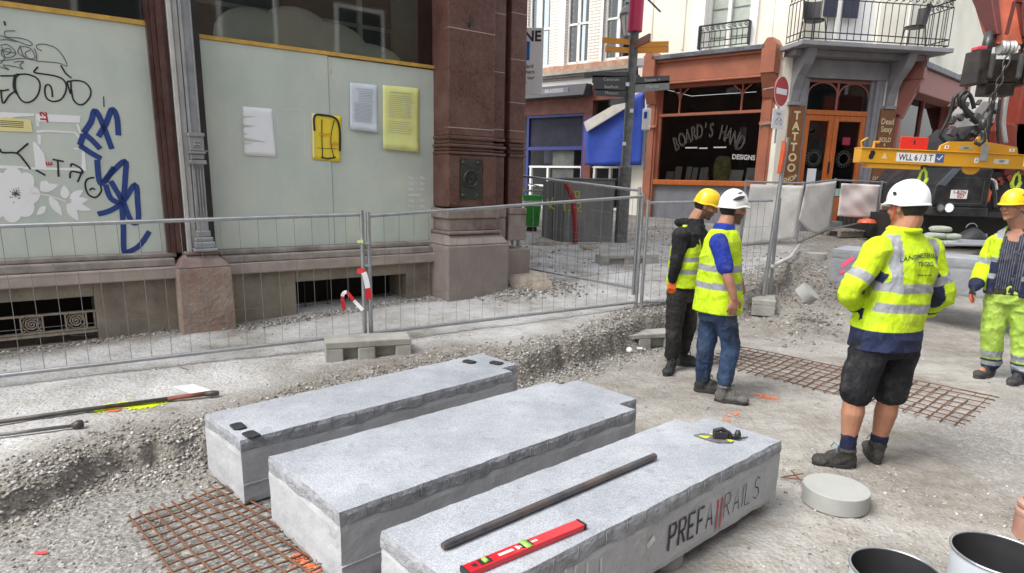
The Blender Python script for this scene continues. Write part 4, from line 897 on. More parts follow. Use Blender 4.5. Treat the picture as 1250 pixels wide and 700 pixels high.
# ============================================================ BACKGROUND BUILDINGS
_b=np.array([-.775,.632,0]);_b/=np.linalg.norm(_b)
Bf=Fr((5.852,14.6,0),_b,(-_b[1],_b[0],0))
_d=np.array([math.sin(R(81)),math.cos(R(81)),0]); Df=Fr((5.852,14.6,0),_d,(_d[1],-_d[0],0))
Dw=2.42; Pc=Df(Dw,0); _c=np.array([math.sin(R(47)),math.cos(R(47)),0]); Cf=Fr(tuple(Pc),_c,(_c[1],-_c[0],0))
cream=pm('cream_render',(.90,.87,.75),.8,var=.05,scale=1.5,dirt=(.62,.57,.47),dscale=1.2,damt=.35,bs=.15)
whitest=pm('white_stucco',(.90,.89,.86),.75,var=.04,scale=2,bs=.1)
brickred=pm('red_shopfront_paint',(.42,.15,.085),.5,var=.12,scale=3,dirt=(.25,.10,.07),dscale=2,damt=.5)
brickdull=pm('dull_red_paint',(.30,.105,.085),.55,var=.12,scale=3)
orange=pm('orange_varnish',(.52,.14,.03),.4,var=.2,scale=4,stretch=(6,6,1))
slate=pm('slate_grey_plinth',(.21,.22,.245),.7,var=.12,scale=4,dirt=(.3,.3,.3),dscale=3,damt=.4)
stonegrey=pm('grey_surround',(.27,.27,.285),.7,var=.12,scale=4,dirt=(.14,.14,.15),dscale=3,damt=.4)
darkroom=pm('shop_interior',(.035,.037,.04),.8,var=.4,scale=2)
ironblk=pm('wrought_iron',(.03,.03,.032),.5)
zinc=pm('dark_zinc',(.10,.105,.125),.5,var=.2,scale=6,dirt=(.4,.4,.4),dscale=8,damt=.3)
pane=glassmat('window_glass',(.80,.82,.82),.045,.02)
white_paint=pm('white_window_paint',(.80,.80,.77),.5,var=.04)
TB=thing('corner_shop_building','cream rendered corner building with red shopfront, tattoo shop door and balcony','building',tuple(Bf(1.5,.7,-1)))
def T_(name,mb,mat,parent=None,**k): return mb.build(name,mat,parent or TB,**k)
ZG=.45
# walls with openings
m=MB()
m.fbox(Bf,-.02,.98,4.6,13,-.4,0); m.fbox(Bf,2.25,3.88,4.6,13,-.4,0); m.fbox(Bf,.98,2.25,4.6,4.66,-.4,0); m.fbox(Bf,.98,2.25,7.6,13,-.4,0)
m.fbox(Bf,-.02,.36,ZG,4.598,-.4,0); m.fbox(Bf,3.42,3.88,ZG,4.598,-.4,.0)
for s in (2.62,3.45,3.84): m.fbox(Bf,s,s+.035,4.75,13,0,.03)
for s in (.25,.6): m.fbox(Bf,s,s+.02,4.75,13,0,.015)
T_('stucco_wall',m,cream)
m=MB(); m.fbox(Bf,.93,1.1,4.66,7.6,-.1,.06); m.fbox(Bf,2.13,2.40,4.66,7.6,-.1,.06); m.fbox(Bf,.93,2.4,4.6,4.658,-.1,.09); T_('window_surround',m,whitest)
m=MB(); 
for a,b in ((1.1,1.16),(1.6,1.68),(2.07,2.13)): m.fbox(Bf,a,b,4.66,7.6,-.22,-.14)
fr=T_('window_frame',m,white_paint)
m=MB(); m.fbox(Bf,1.1,2.13,4.66,7.6,-.3,-.24); m.build('blind',pm('pale_green_blind',(.45,.50,.44),.6),fr)
m=MB(); 
for z in (4.95,5.25,5.55): m.fbox(Bf,1.1,2.13,z,z+.02,-.24,-.225)
m.build('blind_slat',greypaint,fr)
m=MB(); m.fbox(Bf,.36,3.4,.6,1.68,-.3,.02); T_('plinth',m,slate)
m=MB(); m.fbox(Bf,.6,3.12,1.682,1.80,-.15,.10); T_('shop_sill',m,orange,bevel=.01)
m=MB()
m.fbox(Bf,.6,3.12,4.0,4.48,-.2,.30)
m.fbox(Bf,.6,3.12,3.9,3.998,-.2,.05)
T_('fascia',m,brickred,bevel=.02)
m=MB(); m.fbox(Bf,.5,3.2,3.955,4.0,.31,.36); m.fbox(Bf,.62,3.1,4.44,4.5,.302,.36); T_('fascia_moulding',m,brickred,bevel=.01)
m=MB(); m.fbox(Bf,.58,3.2,4.502,4.60,-.1,.42); T_('gutter',m,zinc,bevel=.01)
for a,b in ((.36,.62),(3.12,3.4)):
    m=MB(); m.fbox(Bf,a,b,.6,4.02,-.2,.10); m.fbox(Bf,a+.05,b-.05,1.2,3.6,.10,.13)
    m.fprism(Bf,[(a-.02,4.02),(b+.02,4.02),(b+.02,4.58),((a+b)/2+.06,4.72),((a+b)/2-.06,4.72),(a-.02,4.58)],-.1,.42)
    m.hexa([Bf(a,3.55,.1),Bf(b,3.55,.1),Bf(b,3.55,.16),Bf(a,3.55,.16),Bf(a,4.018,.1),Bf(b,4.018,.1),Bf(b,4.018,.40),Bf(a,4.018,.40)])
    m.fbox(Bf,a-.02,b+.02,3.0,3.06,.1,.17)
    T_('shop_pilaster',m,brickred,bevel=.015)
m=MB(); m.fbox(Bf,.6,3.12,3.27,3.33,-.05,.04); m.fbox(Bf,.6,.66,1.8,3.9,-.05,.03); m.fbox(Bf,3.05,3.12,1.8,3.9,-.05,.03)
for s in (1.12,2.6):
    m.fbox(Bf,s-.015,s+.015,3.33,3.9,-.03,.02)
    for sg_ in (-1,1): m.tube([Bf(s,3.62,0),Bf(s+sg_*.05,3.76,0),Bf(s+sg_*.14,3.83,0),Bf(s+sg_*.2,3.88,0)],.018,6)
sf=T_('shop_window_frame',m,brickred)
m=MB(); m.fbox(Bf,.66,3.05,1.802,3.9,-.062,-.056); m.build('glass',pane,sf)
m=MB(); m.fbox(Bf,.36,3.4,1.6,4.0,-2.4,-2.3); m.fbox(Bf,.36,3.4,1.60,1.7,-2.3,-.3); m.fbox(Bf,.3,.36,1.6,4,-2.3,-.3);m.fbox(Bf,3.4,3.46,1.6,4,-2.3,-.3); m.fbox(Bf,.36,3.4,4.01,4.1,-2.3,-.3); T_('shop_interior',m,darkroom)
# window lettering
wlet=flat('window_letter_grey',(.17,.165,.15),.5); wlw=flat('window_letter_white',(.5,.5,.48),.5)
m=MB(); word="BOARD'S HAND"; n=len(word)
for i,ch in enumerate(word):
    if ch==' ': continue
    t=(i-(n-1)/2)/((n-1)/2); s0_=1.86-t*.78; z0_=2.92-.30*t*t; rot=-t*.35
    me=text_mesh(ch,.46,0,-.004); mw=.5
    def fn(x,y): x*=mw; X_=x*math.cos(rot)-y*math.sin(rot); Y_=x*math.sin(rot)+y*math.cos(rot); return Bf(s0_-X_,z0_+Y_,-.053)
    # outline letters only: ribbons along the glyph edges
    bm=bmesh.new(); bm.from_mesh(me)
    for e in bm.edges:
        if len(e.link_faces)==1:
            a,b=e.verts[0].co,e.verts[1].co; ribbon(m,[fn(a.x,a.y),fn(b.x,b.y)],.007,Vector(Bf.n))
    bm.free(); bpy.data.meshes.remove(me)
m.build('window_lettering',wlet,sf)
m=MB(); add_text(m,'DESIGNS',lambda x,y:Bf(.98-x*.9,2.32+y-x*.05,-.053),.15,.004)
for s0_,ln_ in ((2.25,.3),(1.95,.2),(1.55,.3)):
    ribbon(m,[Bf(s0_+ln_/2,2.53+.05*abs(s0_-1.9),-.053),Bf(s0_-ln_/2,2.53+.05*abs(s0_-1.9),-.053)],.03,Vector(Bf.n))
m.build('window_lettering',wlw,sf)
# things on show in the window
cardm=pm('framed_card',(.72,.78,.74),.5,var=.1)
for i,(s,w_,h_,l) in enumerate([(2.87,.2,.2,'far left'),(2.65,.17,.32,'left'),(2.38,.13,.32,''),(2.22,.13,.3,''),(2.0,.18,.3,''),(1.2,.3,.25,''),(.86,.22,.3,'')]):
    m=MB(); p=Bf(s,1.80,-.25); m.hexa([Bf(s-w_/2,1.71,-.25),Bf(s+w_/2,1.71,-.25),Bf(s+w_/2,1.71,-.235),Bf(s-w_/2,1.71,-.235),Bf(s-w_/2,1.8+h_,-.34),Bf(s+w_/2,1.8+h_,-.34),Bf(s+w_/2,1.8+h_,-.325),Bf(s-w_/2,1.8+h_,-.325)])
    o=m.build('display_card',cardm,origin=tuple(p)); tag(o,['leftmost small pale card','second pale card from the left','third narrow pale card from the left','fourth narrow pale card, left of the bust','pale card directly left of the green ornament','wide pale card right of the green ornament','rightmost pale card'][i]+' in the tattoo shop window','card','cards on show in the tattoo shop window')
m=MB(); p=Bf(1.55,1.7,-.3); prof=[(.0,0),(.16,.01),(.2,.2),(.21,.45),(.17,.62),(.1,.66),(0,.66)]; m.lathe(p,prof,14); o=m.build('figurine',pm('olive_figure',(.45,.42,.16),.6,var=.5,scale=9),origin=tuple(p),smooth=True)
tag(o,'olive green bulky ornament on show in the tattoo shop window','ornament')
m=MB(); p=Bf(1.93,1.7,-.28); m.lathe(p,[(0,0),(.06,0),(.07,.15),(.05,.27),(.06,.33),(.05,.4),(0,.42)],12); o=m.build('figurine',pm('pale_figure',(.7,.74,.7),.5),origin=tuple(p),smooth=True); tag(o,'small pale bust in the tattoo shop window','ornament')
# corner with door and balcony
m=MB(); m.fbox(Df,-.3,.03,ZG,4.33,-.35,0); m.fbox(Df,2.07,Dw+.02,ZG,4.33,-.35,0)
m.fbox(Df,-.02,.55,4.56,13,-.35,-.02); m.fbox(Df,1.75,Dw,4.56,13,-.35,-.02); m.fbox(Df,.55,1.75,7,13,-.35,-.02); T_('corner_wall',m,cream)
m=MB(); m.fbox(Df,.55,1.75,4.56,7,-.34,-.1); T_('balcony_doorway',m,whitest)
m=MB()
for a,b in ((.33,.68),(.78,1.10)): m.fbox(Df,a+.1,b+.1,5.15,7,-.0,.04)
T_('shutter',m,pm('navy_shutter',(.035,.04,.07),.5))
m=MB(); m.fbox(Df,.72,.80,4.56,7,-.02,.05); T_('door_jamb',m,white_paint)
m=MB(); m.fbox(Df,.03,.26,ZG,3.95,-.3,.03); m.fbox(Df,1.86,2.07,ZG,3.95,-.3,.03); m.fbox(Df,.0,2.1,3.951,4.32,-.3,.05); m.fbox(Df,.1,.15,.9,3.85,.03,.05); m.fbox(Df,1.95,2.0,.9,3.85,.03,.05); m.fbox(Df,.26,.34,ZG,3.95,-.3,-.03); m.fbox(Df,1.78,1.86,ZG,3.95,-.3,-.03)
T_('door_surround',m,stonegrey,bevel=.01)
m=MB(); m.fbox(Df,.34,1.78,.6,.98,-.3,.25); T_('doorstep',m,stonegrey)
dr=MB()
for a,b in ((.345,1.02),(1.03,1.775)):
    m=MB(); m.fbox(Df,a,a+.11,.98,3.22,-.12,-.05); m.fbox(Df,b-.11,b,.98,3.22,-.12,-.05); m.fbox(Df,a+.11,b-.11,3.1,3.22,-.12,-.05); m.fbox(Df,a+.11,b-.11,.98,1.5,-.12,-.05)
    dl=T_('door_leaf',m,orange,bevel=.008); m=MB(); m.fbox(Df,a+.11,b-.11,1.5,3.1,-.092,-.086); m.build('glass',pane,dl)
    m=MB(); c_=(a+b)/2-(.02); 
    for r_ in (.135,.115): 
        ring=[Df(c_+r_*math.cos(t),2.32+r_*math.sin(t),-.083) for t in [i*math.pi/12 for i in range(25)]]; ribbon(m,ring,.006,Vector(Df.n))
    for k in range(18): 
        a_=k*2*math.pi/18; add_text(m,random.choice('TATOSHPCN'),lambda x,y:Df(c_+.17*math.cos(a_)+x*math.cos(a_-1.57)-y*math.sin(a_-1.57),2.32+.17*math.sin(a_)+x*math.sin(a_-1.57)+y*math.cos(a_-1.57),-.083),.05,.0)
    m.build('door_emblem',wlet,dl)
    if a<.5: m=MB(); m.fbox(Df,c_-.11,c_+.1,1.72,2.1,-.086,-.08); m.build('door_notice',white,dl)
    else:
        m=MB(); m.fbox(Df,c_-.08,c_+.1,2.62,2.78,-.086,-.08); m.build('door_notice',flat('magenta_paper',(.35,.02,.06),.6),dl); m=MB(); m.fbox(Df,c_-.18,c_+.12,1.52,1.68,-.086,-.08); m.build('door_notice',flat('mint_paper',(.40,.62,.50),.6),dl)
m=MB(); m.fbox(Df,1.0,1.02,2.0,2.25,-.05,.0); T_('door_handle',m,blk)
m=MB(); m.fbox(Df,.34,1.78,3.222,3.32,-.12,-.03); T_('transom_bar',m,orange)
m=MB(); m.fbox(Df,1.01,1.05,3.32,3.9,-.1,-.05); m.fbox(Df,.34,1.78,3.88,3.94,-.1,-.05)
for c_ in (.69,1.41): 
    m.tube([Df(c_+.35*math.cos(t),3.62+.26*math.sin(t),-.07) for t in [i*math.pi/12 for i in range(13)]],.018,6)
tf=T_('transom_tracery',m,brickdull); m=MB(); m.fbox(Df,.34,1.78,3.32,3.94,-.09,-.085); m.build('glass',pane,tf)
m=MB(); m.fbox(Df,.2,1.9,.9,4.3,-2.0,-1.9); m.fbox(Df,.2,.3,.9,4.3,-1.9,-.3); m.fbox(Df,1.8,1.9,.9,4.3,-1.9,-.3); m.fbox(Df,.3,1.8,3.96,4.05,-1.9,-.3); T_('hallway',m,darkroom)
# consoles
for s in (-.12,2.12):
    m=MB(); prof=[(0,3.45),(.06,3.45),(.10,3.7),(.22,3.95),(.42,4.15),(.52,4.3),(.55,4.44),(0,4.44)]
    vs=[Df(s,z,o) for o,z in prof]+[Df(s+.2,z,o) for o,z in prof]; n=len(prof); m.add(vs,[tuple(range(n)),tuple(range(2*n-1,n-1,-1))]+[(i,(i+1)%n,n+(i+1)%n,n+i) for i in range(n)])
    m.fbox(Df,s-.03,s+.23,3.38,3.45,0,.09); T_('console',m,stonegrey,bevel=.01)
m=MB(); m.fbox(Df,-.28,2.75,4.33,4.44,-.1,.35); m.fbox(Df,-.4,2.95,4.442,4.53,-.1,.75); bal=T_('balcony_slab',m,stonegrey,bevel=.01)
def railing(mb,fn,n,z0,z1):
    for k in range(n+1):
        p=k/n; mb.tube([fn(p,z0),fn(p,z1-.14)],.009,5)
        c_=fn(p,z1-.07); 
        if k<n:
            q=fn((k+.5)/n,z1-.07); r_=.045; d=(Vector(fn(min(1,p+.01),0))-Vector(fn(p,0))).normalized()
            mb.tube([Vector(q)+d*(r_*math.cos(t)*(1-t/9))+Vector((0,0,r_*math.sin(t)*(1-t/9))) for t in [i*.7 for i in range(11)]],.008,4)
            mb.tube([fn(p,z1-.14),q],.006,4)
    for z in (z0,z0+.12,z1-.14,z1): mb.tube([fn(i/6,z) for i in range(7)],.011 if z<z1 else .018,6)
m=MB(); corners=[(-.33,.02),(-.33,.66),(2.88,.66),(2.88,.02)]
for (a,b),n_ in zip(zip(corners[:-1],corners[1:]),(5,21,5)): railing(m,lambda t,z,a=a,b=b: Df(a[0]+(b[0]-a[0])*t,z,a[1]+(b[1]-a[1])*t),n_,4.58,5.45)
m.build('balcony_railing',ironblk,bal)
m=MB(); railing(m,lambda t,z: Bf(1.06+1.12*t,z,.16),9,4.70,5.16); m.fbox(Bf,1.04,1.07,4.68,5.16,.05,.17); m.fbox(Bf,2.17,2.2,4.68,5.16,.05,.17); T_('window_railing',m,ironblk)
# balcony chairs
def chair(label,p,rz,sc=1):
    t=thing('balcony_chair',label,'chair',tuple(p),rz=rz,group='chairs on the corner balcony'); 
    m=MB(); m.lathe((0,0,.42),[(0,0),(.19,0),(.2,.03),(0,.035)],16); m.build('seat',ironblk,t,local=True)
    for dx in (-1,1):
        for dy in (-1,1): m=MB(); m.tube([(dx*.19,dy*.18,0),(dx*.15,dy*.14,.43)],.014,6); m.build('leg',ironblk,t,local=True)
    m=MB(); 
    vs=[];n=10
    for j in (0,1):
        for i in range(n+1): a=math.pi*(.12+.76*i/n); vs.append((.22*math.cos(a)*(1+.1*j),.20*math.sin(a)*(1+.3*j),.48+.36*j))
    m.add(vs,[(i,i+1,n+2+i,n+1+i) for i in range(n)]); o=m.build('backrest',ironblk,t,local=True); s_=o.modifiers.new('s','SOLIDIFY'); s_.thickness=.02; return t
chair('round-backed black chair on the left of the balcony',Df(.02,4.53,.38),R(20))
chair('black folding-style chair on the right of the balcony',Df(2.3,4.53,.36),R(-100))
# right hand facade with bay window
BL=3.6
m=MB(); m.fbox(Cf,0,40,4.35,13,-.4,0); m.fbox(Cf,BL,40,ZG,4.348,-.4,0); m.fbox(Cf,0,.08,ZG,4.348,-.4,0); T_('street_wall',m,cream)
bay=brickdull
def cpx(x,y,o=0): return Cf.px(x,y,o)
m=MB(); m.fbox(Cf,.08,BL,3.72,4.22,-.2,.38); T_('bay_fascia',m,bay,bevel=.015)
m=MB(); m.fbox(Cf,.02,BL+.06,4.222,4.34,-.1,.46); T_('bay_gutter',m,zinc,bevel=.01)
for a,b in ((.0,.16),(BL-.18,BL)):
    m=MB(); m.fbox(Cf,a,b,ZG,3.3,-.2,.1); 
    m.hexa([Cf(a,3.2,-.2),Cf(b,3.2,-.2),Cf(b,3.2,.12),Cf(a,3.2,.12),Cf(a,3.98,-.2),Cf(b,3.98,-.2),Cf(b,3.98,.42),Cf(a,3.98,.42)]); m.fbox(Cf,a-.01,b+.01,3.98,4.48,-.2,.44); T_('bay_pilaster',m,bay,bevel=.015)
m=MB(); m.fbox(Cf,.16,BL-.18,2.75,2.80,-.1,0)
for s in (.16,BL*.5-.03,BL-.25): m.fbox(Cf,s,s+.055,1.5,3.72,-.1,0)
wf=T_('bay_window_frame',m,bay); m=MB(); m.fbox(Cf,.16,BL-.18,1.5,3.72,-.06,-.055); m.build('glass',pane,wf)
m=MB(); m.fbox(Cf,.16,BL-.18,ZG,1.5,-.3,.04); T_('bay_plinth',m,slate)
m=MB(); m.fbox(Cf,.1,BL,1.4,3.8,-1.6,-1.5); m.fbox(Cf,.1,BL,1.35,1.45,-1.5,-.3); m.fbox(Cf,.1,.14,1.4,3.8,-1.5,-.3); m.fbox(Cf,.1,BL,3.75,3.85,-1.5,-.3); T_('bay_interior',m,pm('bay_interior_wall',(.10,.10,.09),.8,var=.5,scale=2))
cur=pm('sage_curtain',(.22,.30,.24),.8,var=.2,scale=9,stretch=(8,8,.5))
m=MB()
for c_,r_ in ((.45,.24),(1.3,.28)):
    vs=[];n=16
    for j,(z,rr_) in enumerate(((1.5,r_),(2.1,r_*.95),(2.5,r_*.7),(2.7,.05))): 
        for i in range(n+1): s=c_-rr_+2*rr_*i/n; vs.append(Cf(s,z,-.25+.03*math.sin(i*2.1)))
    m.add(vs,[(j*(n+1)+i,j*(n+1)+i+1,(j+1)*(n+1)+i+1,(j+1)*(n+1)+i) for j in range(3) for i in range(n)])
cu=T_('curtain',m,cur,smooth=True)
m=MB()
for i in range(26): 
    s=.95+random.random()*.8; z=1.9+random.random()*.6; a=random.random()*3; m.add([Cf(s,z,-.3),Cf(s+.07*math.cos(a),z+.1*math.sin(a),-.25),Cf(s+.12*math.cos(a+.3),z+.16*math.sin(a+.3),-.3),Cf(s+.02,z+.08,-.32)],[(0,1,2,3)])
p=Cf(1.3,1.5,-.3); o=m.build('window_plant',pm('window_plant_green',(.07,.14,.03),.6),origin=tuple(p)); tag(o,'green leafy plant inside the bay window','plant')
m=MB(); 
for s,z in ((.7,4.7),(2.1,4.85),(.15,4.52)): m.fbox(Cf,s,s+.35,z,z+.07,0,.16); m.fbox(Cf,s+.02,s+.33,z-.05,z,0,.1)
T_('wall_ledge',m,pm('ledge_stucco',(.62,.58,.50),.8))
m=MB()
for s in (1.0,2.3): m.fbox(Cf,s,s+.03,4.8,13,0,.02)
T_('wall_joint',m,pm('cream_shadow_joint',(.60,.56,.46),.8))
# tattoo boards
woodb=pm('carved_wood_board',(.20,.085,.03),.5,var=.3,scale=5,stretch=(8,8,1)); goldm=flat('cream_gilt',(.70,.58,.34),.5)
t=thing('tattoo_sign','tall brown board with stacked cream letters TATTOO, left of the door','sign',tuple(Df(.1,2.6,.05)))
m=MB(); m.fbox(Df,-.10,.25,1.55,3.38,.02,.06); m.build('board',woodb,t,bevel=.008)
m=MB()
for i,ch in enumerate('TATTOO'): add_text(m,ch,lambda x,y:Df(.075+x,3.17-i*.215+y,.063),.235,.008)
add_text(m,'SHOP',lambda x,y:Df(.07+x*.8,1.86+y+x*.25,.063),.15,.004); add_text(m,'studio',lambda x,y:Df(.07+x*.8,1.74+y+x*.2,.063),.1,.002); m.build('lettering',goldm,t)
t=thing('tattoo_sign','brown board with cream lettering, right of the door','sign',tuple(Df(2.2,2.6,.05)))
m=MB(); m.fbox(Df,2.02,2.40,1.55,3.38,.02,.06); m.build('board',woodb,t,bevel=.008); m=MB()
for w_,z,sz in (('Dead',3.12,.17),('Sexy',2.96,.17),('BOLD',2.74,.13),('&',2.64,.08),('BRIGHT',2.53,.11),('CUSTOM',1.92,.10),('WORK',1.76,.12)): add_text(m,w_,lambda x,y:Df(2.21+x*.85,z+y,.063),sz,.003)
m.build('lettering',goldm,t)
# no entry sign on a wall arm
p=Vector(py(953,112,13.9)); t=thing('no_entry_sign','red round no entry sign with white bar mounted by the shop pilaster','sign',tuple(p))
Mn=Matrix.Rotation(R(42),4,'Z')@Matrix.Rotation(R(90),4,'X'); rr_=.30
m=MB(); m.lathe(p,[(0,0),(rr_,0),(rr_,.02),(0,.02)],32,Mn); m.build('plate',flat('sign_red',(.45,.02,.02),.4),t)
def sp(x,y,z): return p+(Mn@Vector((x,y,z)))
m=MB(); m.add([sp(-.22,-.055,.022),sp(.22,-.055,.022),sp(.22,.055,.022),sp(-.22,.055,.022)],[(0,1,2,3)]); rg_=[sp(rr_*.965*math.cos(a),rr_*.965*math.sin(a),.0225) for a in [i*math.pi/20 for i in range(41)]]; ribbon(m,rg_,.02,Mn@Vector((0,0,1))); m.build('white_bar',white,t)
m=MB(); m.tube([sp(0,.1,-.01),sp(.25,.1,-.5)],.02,8); m.tube([sp(0,.28,-.01),sp(.0,-1.0,-.01)],.02,8); m.tube([sp(0,-.6,-.01),sp(.25,-.6,-.5)],.02,8); m.build('bracket',greypaint,t)
t=thing('plate_sign','white plate with bicycle exemption below the no entry sign','sign',tuple(p+Vector((0,0,-.6)))); m=MB(); 
m.hexa([sp(-.24,-.72,.0),sp(.24,-.72,.0),sp(.24,-.34,.0),sp(-.24,-.34,.0),sp(-.24,-.72,.012),sp(.24,-.72,.012),sp(.24,-.34,.012),sp(-.24,-.34,.012)]); m.build('plate',white,t)
m=MB()
for cx_ in (-.06,.11): ribbon(m,[sp(cx_+.05*math.cos(a),-.58+.05*math.sin(a),.0135) for a in [i*math.pi/8 for i in range(17)]],.012,Mn@Vector((0,0,1)))
ribbon(m,[sp(-.06,-.58,.0135),sp(-.02,-.5,.0135),sp(.08,-.5,.0135),sp(.11,-.58,.0135)],.01,Mn@Vector((0,0,1))); add_text(m,'uitgez.',lambda x,y:sp(x,y-.42,.0135),.09); m.build('symbol',inkm,t)
# ============================================================ CAFE BUILDING (white brick, blue tarp)
CB=thing('white_brick_building','white brick building with boarded blue shopfront, left of the cream one','building',tuple(Bf(5.5,.8,-1)))
def K_(name,mb,mat,parent=None,**k): return mb.build(name,mat,parent or CB,**k)
bm_,N,L,B=nmat('white_brick'); tc=N.new('ShaderNodeTexCoord'); mp=N.new('ShaderNodeMapping'); 
sx=N.new('ShaderNodeSeparateXYZ'); L.new(tc.outputs['Object'],sx.inputs[0]); cb=N.new('ShaderNodeCombineXYZ'); sm_=N.new('ShaderNodeMath'); sm_.operation='SUBTRACT'; L.new(sx.outputs[0],sm_.inputs[0]); L.new(sx.outputs[1],sm_.inputs[1]); L.new(sm_.outputs[0],cb.inputs[0]); L.new(sx.outputs[2],cb.inputs[1])
br=N.new('ShaderNodeTexBrick'); br.inputs['Scale'].default_value=1; br.inputs['Brick Width'].default_value=.30; br.inputs['Row Height'].default_value=.075; br.inputs['Mortar Size'].default_value=.008; br.inputs['Color1'].default_value=(.84,.81,.74,1); br.inputs['Color2'].default_value=(.76,.72,.66,1); br.inputs['Mortar'].default_value=(.42,.37,.32,1)
L.new(cb.outputs[0],br.inputs['Vector']); L.new(br.outputs[0],B.inputs['Base Color']); B.inputs['Roughness'].default_value=.8
wins=[(4.03,4.84),(5.26,5.99),(6.49,7.25)]
m=MB(); prev=3.9
for a,b in wins+[(9,9)]: m.fbox(Bf,prev,a,4.66,13,-.4,-.02); prev=b
for a,b in wins: m.fbox(Bf,a,b,7.4,13,-.4,-.02)
K_('brick_wall',m,bm_)
m=MB(); m.fbox(Bf,3.9,4.03,4.66,7.4,-.3,.0); m.fbox(Bf,4.84,4.9,4.66,7.4,-.3,.0); m.fbox(Bf,6.0,6.2,4.66,7.4,-.3,.0)
K_('window_reveal',m,whitest)
for a,b in wins:
    m=MB(); c_=(a+b)/2
    for s0_,s1_ in ((a,a+.07),(b-.07,b),(c_-.04,c_+.04)): m.fbox(Bf,s0_,s1_,4.66,7.4,-.2,-.1)
    m.fbox(Bf,a+.07,b-.07,4.66,4.76,-.2,-.1)
    for z in (5.65,): m.fbox(Bf,a+.07,b-.07,z,z+.05,-.2,-.1)
    f_=K_('window',m,white_paint); m=MB(); m.fbox(Bf,a+.02,b-.02,4.7,7.38,-.155,-.15); m.build('pane',pane,f_)
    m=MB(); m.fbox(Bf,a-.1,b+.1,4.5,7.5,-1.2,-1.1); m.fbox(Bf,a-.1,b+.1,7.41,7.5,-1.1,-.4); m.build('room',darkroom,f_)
m=MB(); m.fbox(Bf,3.9,9,4.50,4.655,-.3,.16); K_('brick_ledge',m,pm('ledge_brick',(.42,.22,.13),.8,var=.3,scale=9,dirt=(.55,.48,.4),dscale=5,damt=.5),bevel=.01)
m=MB(); m.fbox(Bf,3.9,9,4.42,4.498,-.3,.22); m.fbox(Bf,3.9,9,4.36,4.415,-.3,.15); m.fbox(Bf,3.9,9,4.30,4.355,-.3,.1); K_('cornice',m,pm('grey_cornice',(.33,.31,.28),.7,var=.2))
m=MB(); m.fbox(Bf,3.9,9,4.12,4.298,-.3,.06); K_('frieze',m,whitest)
m=MB(); m.hexa([Bf(5.05,3.86,-.1),Bf(9,3.86,-.1),Bf(9,3.86,.42),Bf(5.05,3.86,.42),Bf(5.05,4.16,-.1),Bf(9,4.16,-.1),Bf(9,4.14,.3),Bf(5.05,4.14,.3)]); aw=K_('awning_box',m,pm('awning_charcoal',(.05,.052,.06),.7))
m=MB(); ribbon(m,[Bf(6.6,4.0,.381),Bf(5.55,4.0,.381)],.14,Vector(Bf.n)); m.build('fascia_plate',pm('lilac_plate',(.16,.16,.20),.6),aw); m=MB(); add_text(m,'BRASSERIE',lambda x,y:Bf(6.0-x,4.0+y,.384),.13,.003); m.build('lettering',flat('pale_letters',(.45,.45,.48),.6),aw)
m=MB(); m.fbox(Bf,5.2,9,3.46,3.85,-.2,.03); m.fbox(Bf,5.0,5.24,.7,4.1,-.2,.035); m.fbox(Bf,3.9,4.05,.7,4.1,-.2,.03); m.fbox(Bf,4.05,5,3.75,4.1,-.2,.03); K_('red_beam',m,pm('oxide_red_wood',(.16,.045,.03),.6,var=.25,scale=4,dirt=(.28,.12,.08),dscale=3,damt=.5))
bluf=pm('blue_frame',(.025,.035,.19),.5)
m=MB(); 
for a,b,z0,z1 in ((5.25,5.31,.9,3.46),(7.10,7.17,.9,3.46),(5.31,7.10,3.39,3.46),(5.31,7.10,2.53,2.62)): m.fbox(Bf,a,b,z0,z1,-.12,.0)
bfz=K_('blue_shop_frame',m,bluf); m=MB(); m.fbox(Bf,5.31,7.1,2.62,3.39,-.07,-.06); m.build('dark_netting',pm('dark_netting',(.018,.02,.035),.85,var=.5,scale=3,bs=.6,bd=.03,fine=6),bfz)
m=MB(); m.fbox(Bf,5.6,6.3,.9,2.53,-.12,-.08); K_('grey_panel',m,pm('dark_grey_panel',(.08,.085,.09),.6,dirt=(.2,.2,.14),dscale=3,damt=.4))
m=MB(); 
for a in (3.95,4.4,4.88,5.28,6.4,7.0): m.fbox(Bf,a,a+.06,1.0,2.1,-.12,-.03)
for z in (1.0,1.55,2.06): m.fbox(Bf,3.95,7.1,z,z+.05,-.11,-.035)
K_('white_shop_frame',m,white_paint)
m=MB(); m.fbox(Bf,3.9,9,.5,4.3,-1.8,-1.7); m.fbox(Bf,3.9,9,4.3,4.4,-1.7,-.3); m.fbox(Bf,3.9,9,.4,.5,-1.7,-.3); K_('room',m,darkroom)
m=MB(); m.fbox(Bf,3.88,9,.4,1.0,-.3,.02); K_('plinth',m,slate)
m=MB(); m.fbox(Bf,5.31,5.9,.9,2.53,-.5,-.45); m.fbox(Bf,6.35,7.1,2.2,3.4,-.8,-.75); K_('inner_board',m,pm('inner_board',(.07,.07,.09),.8))
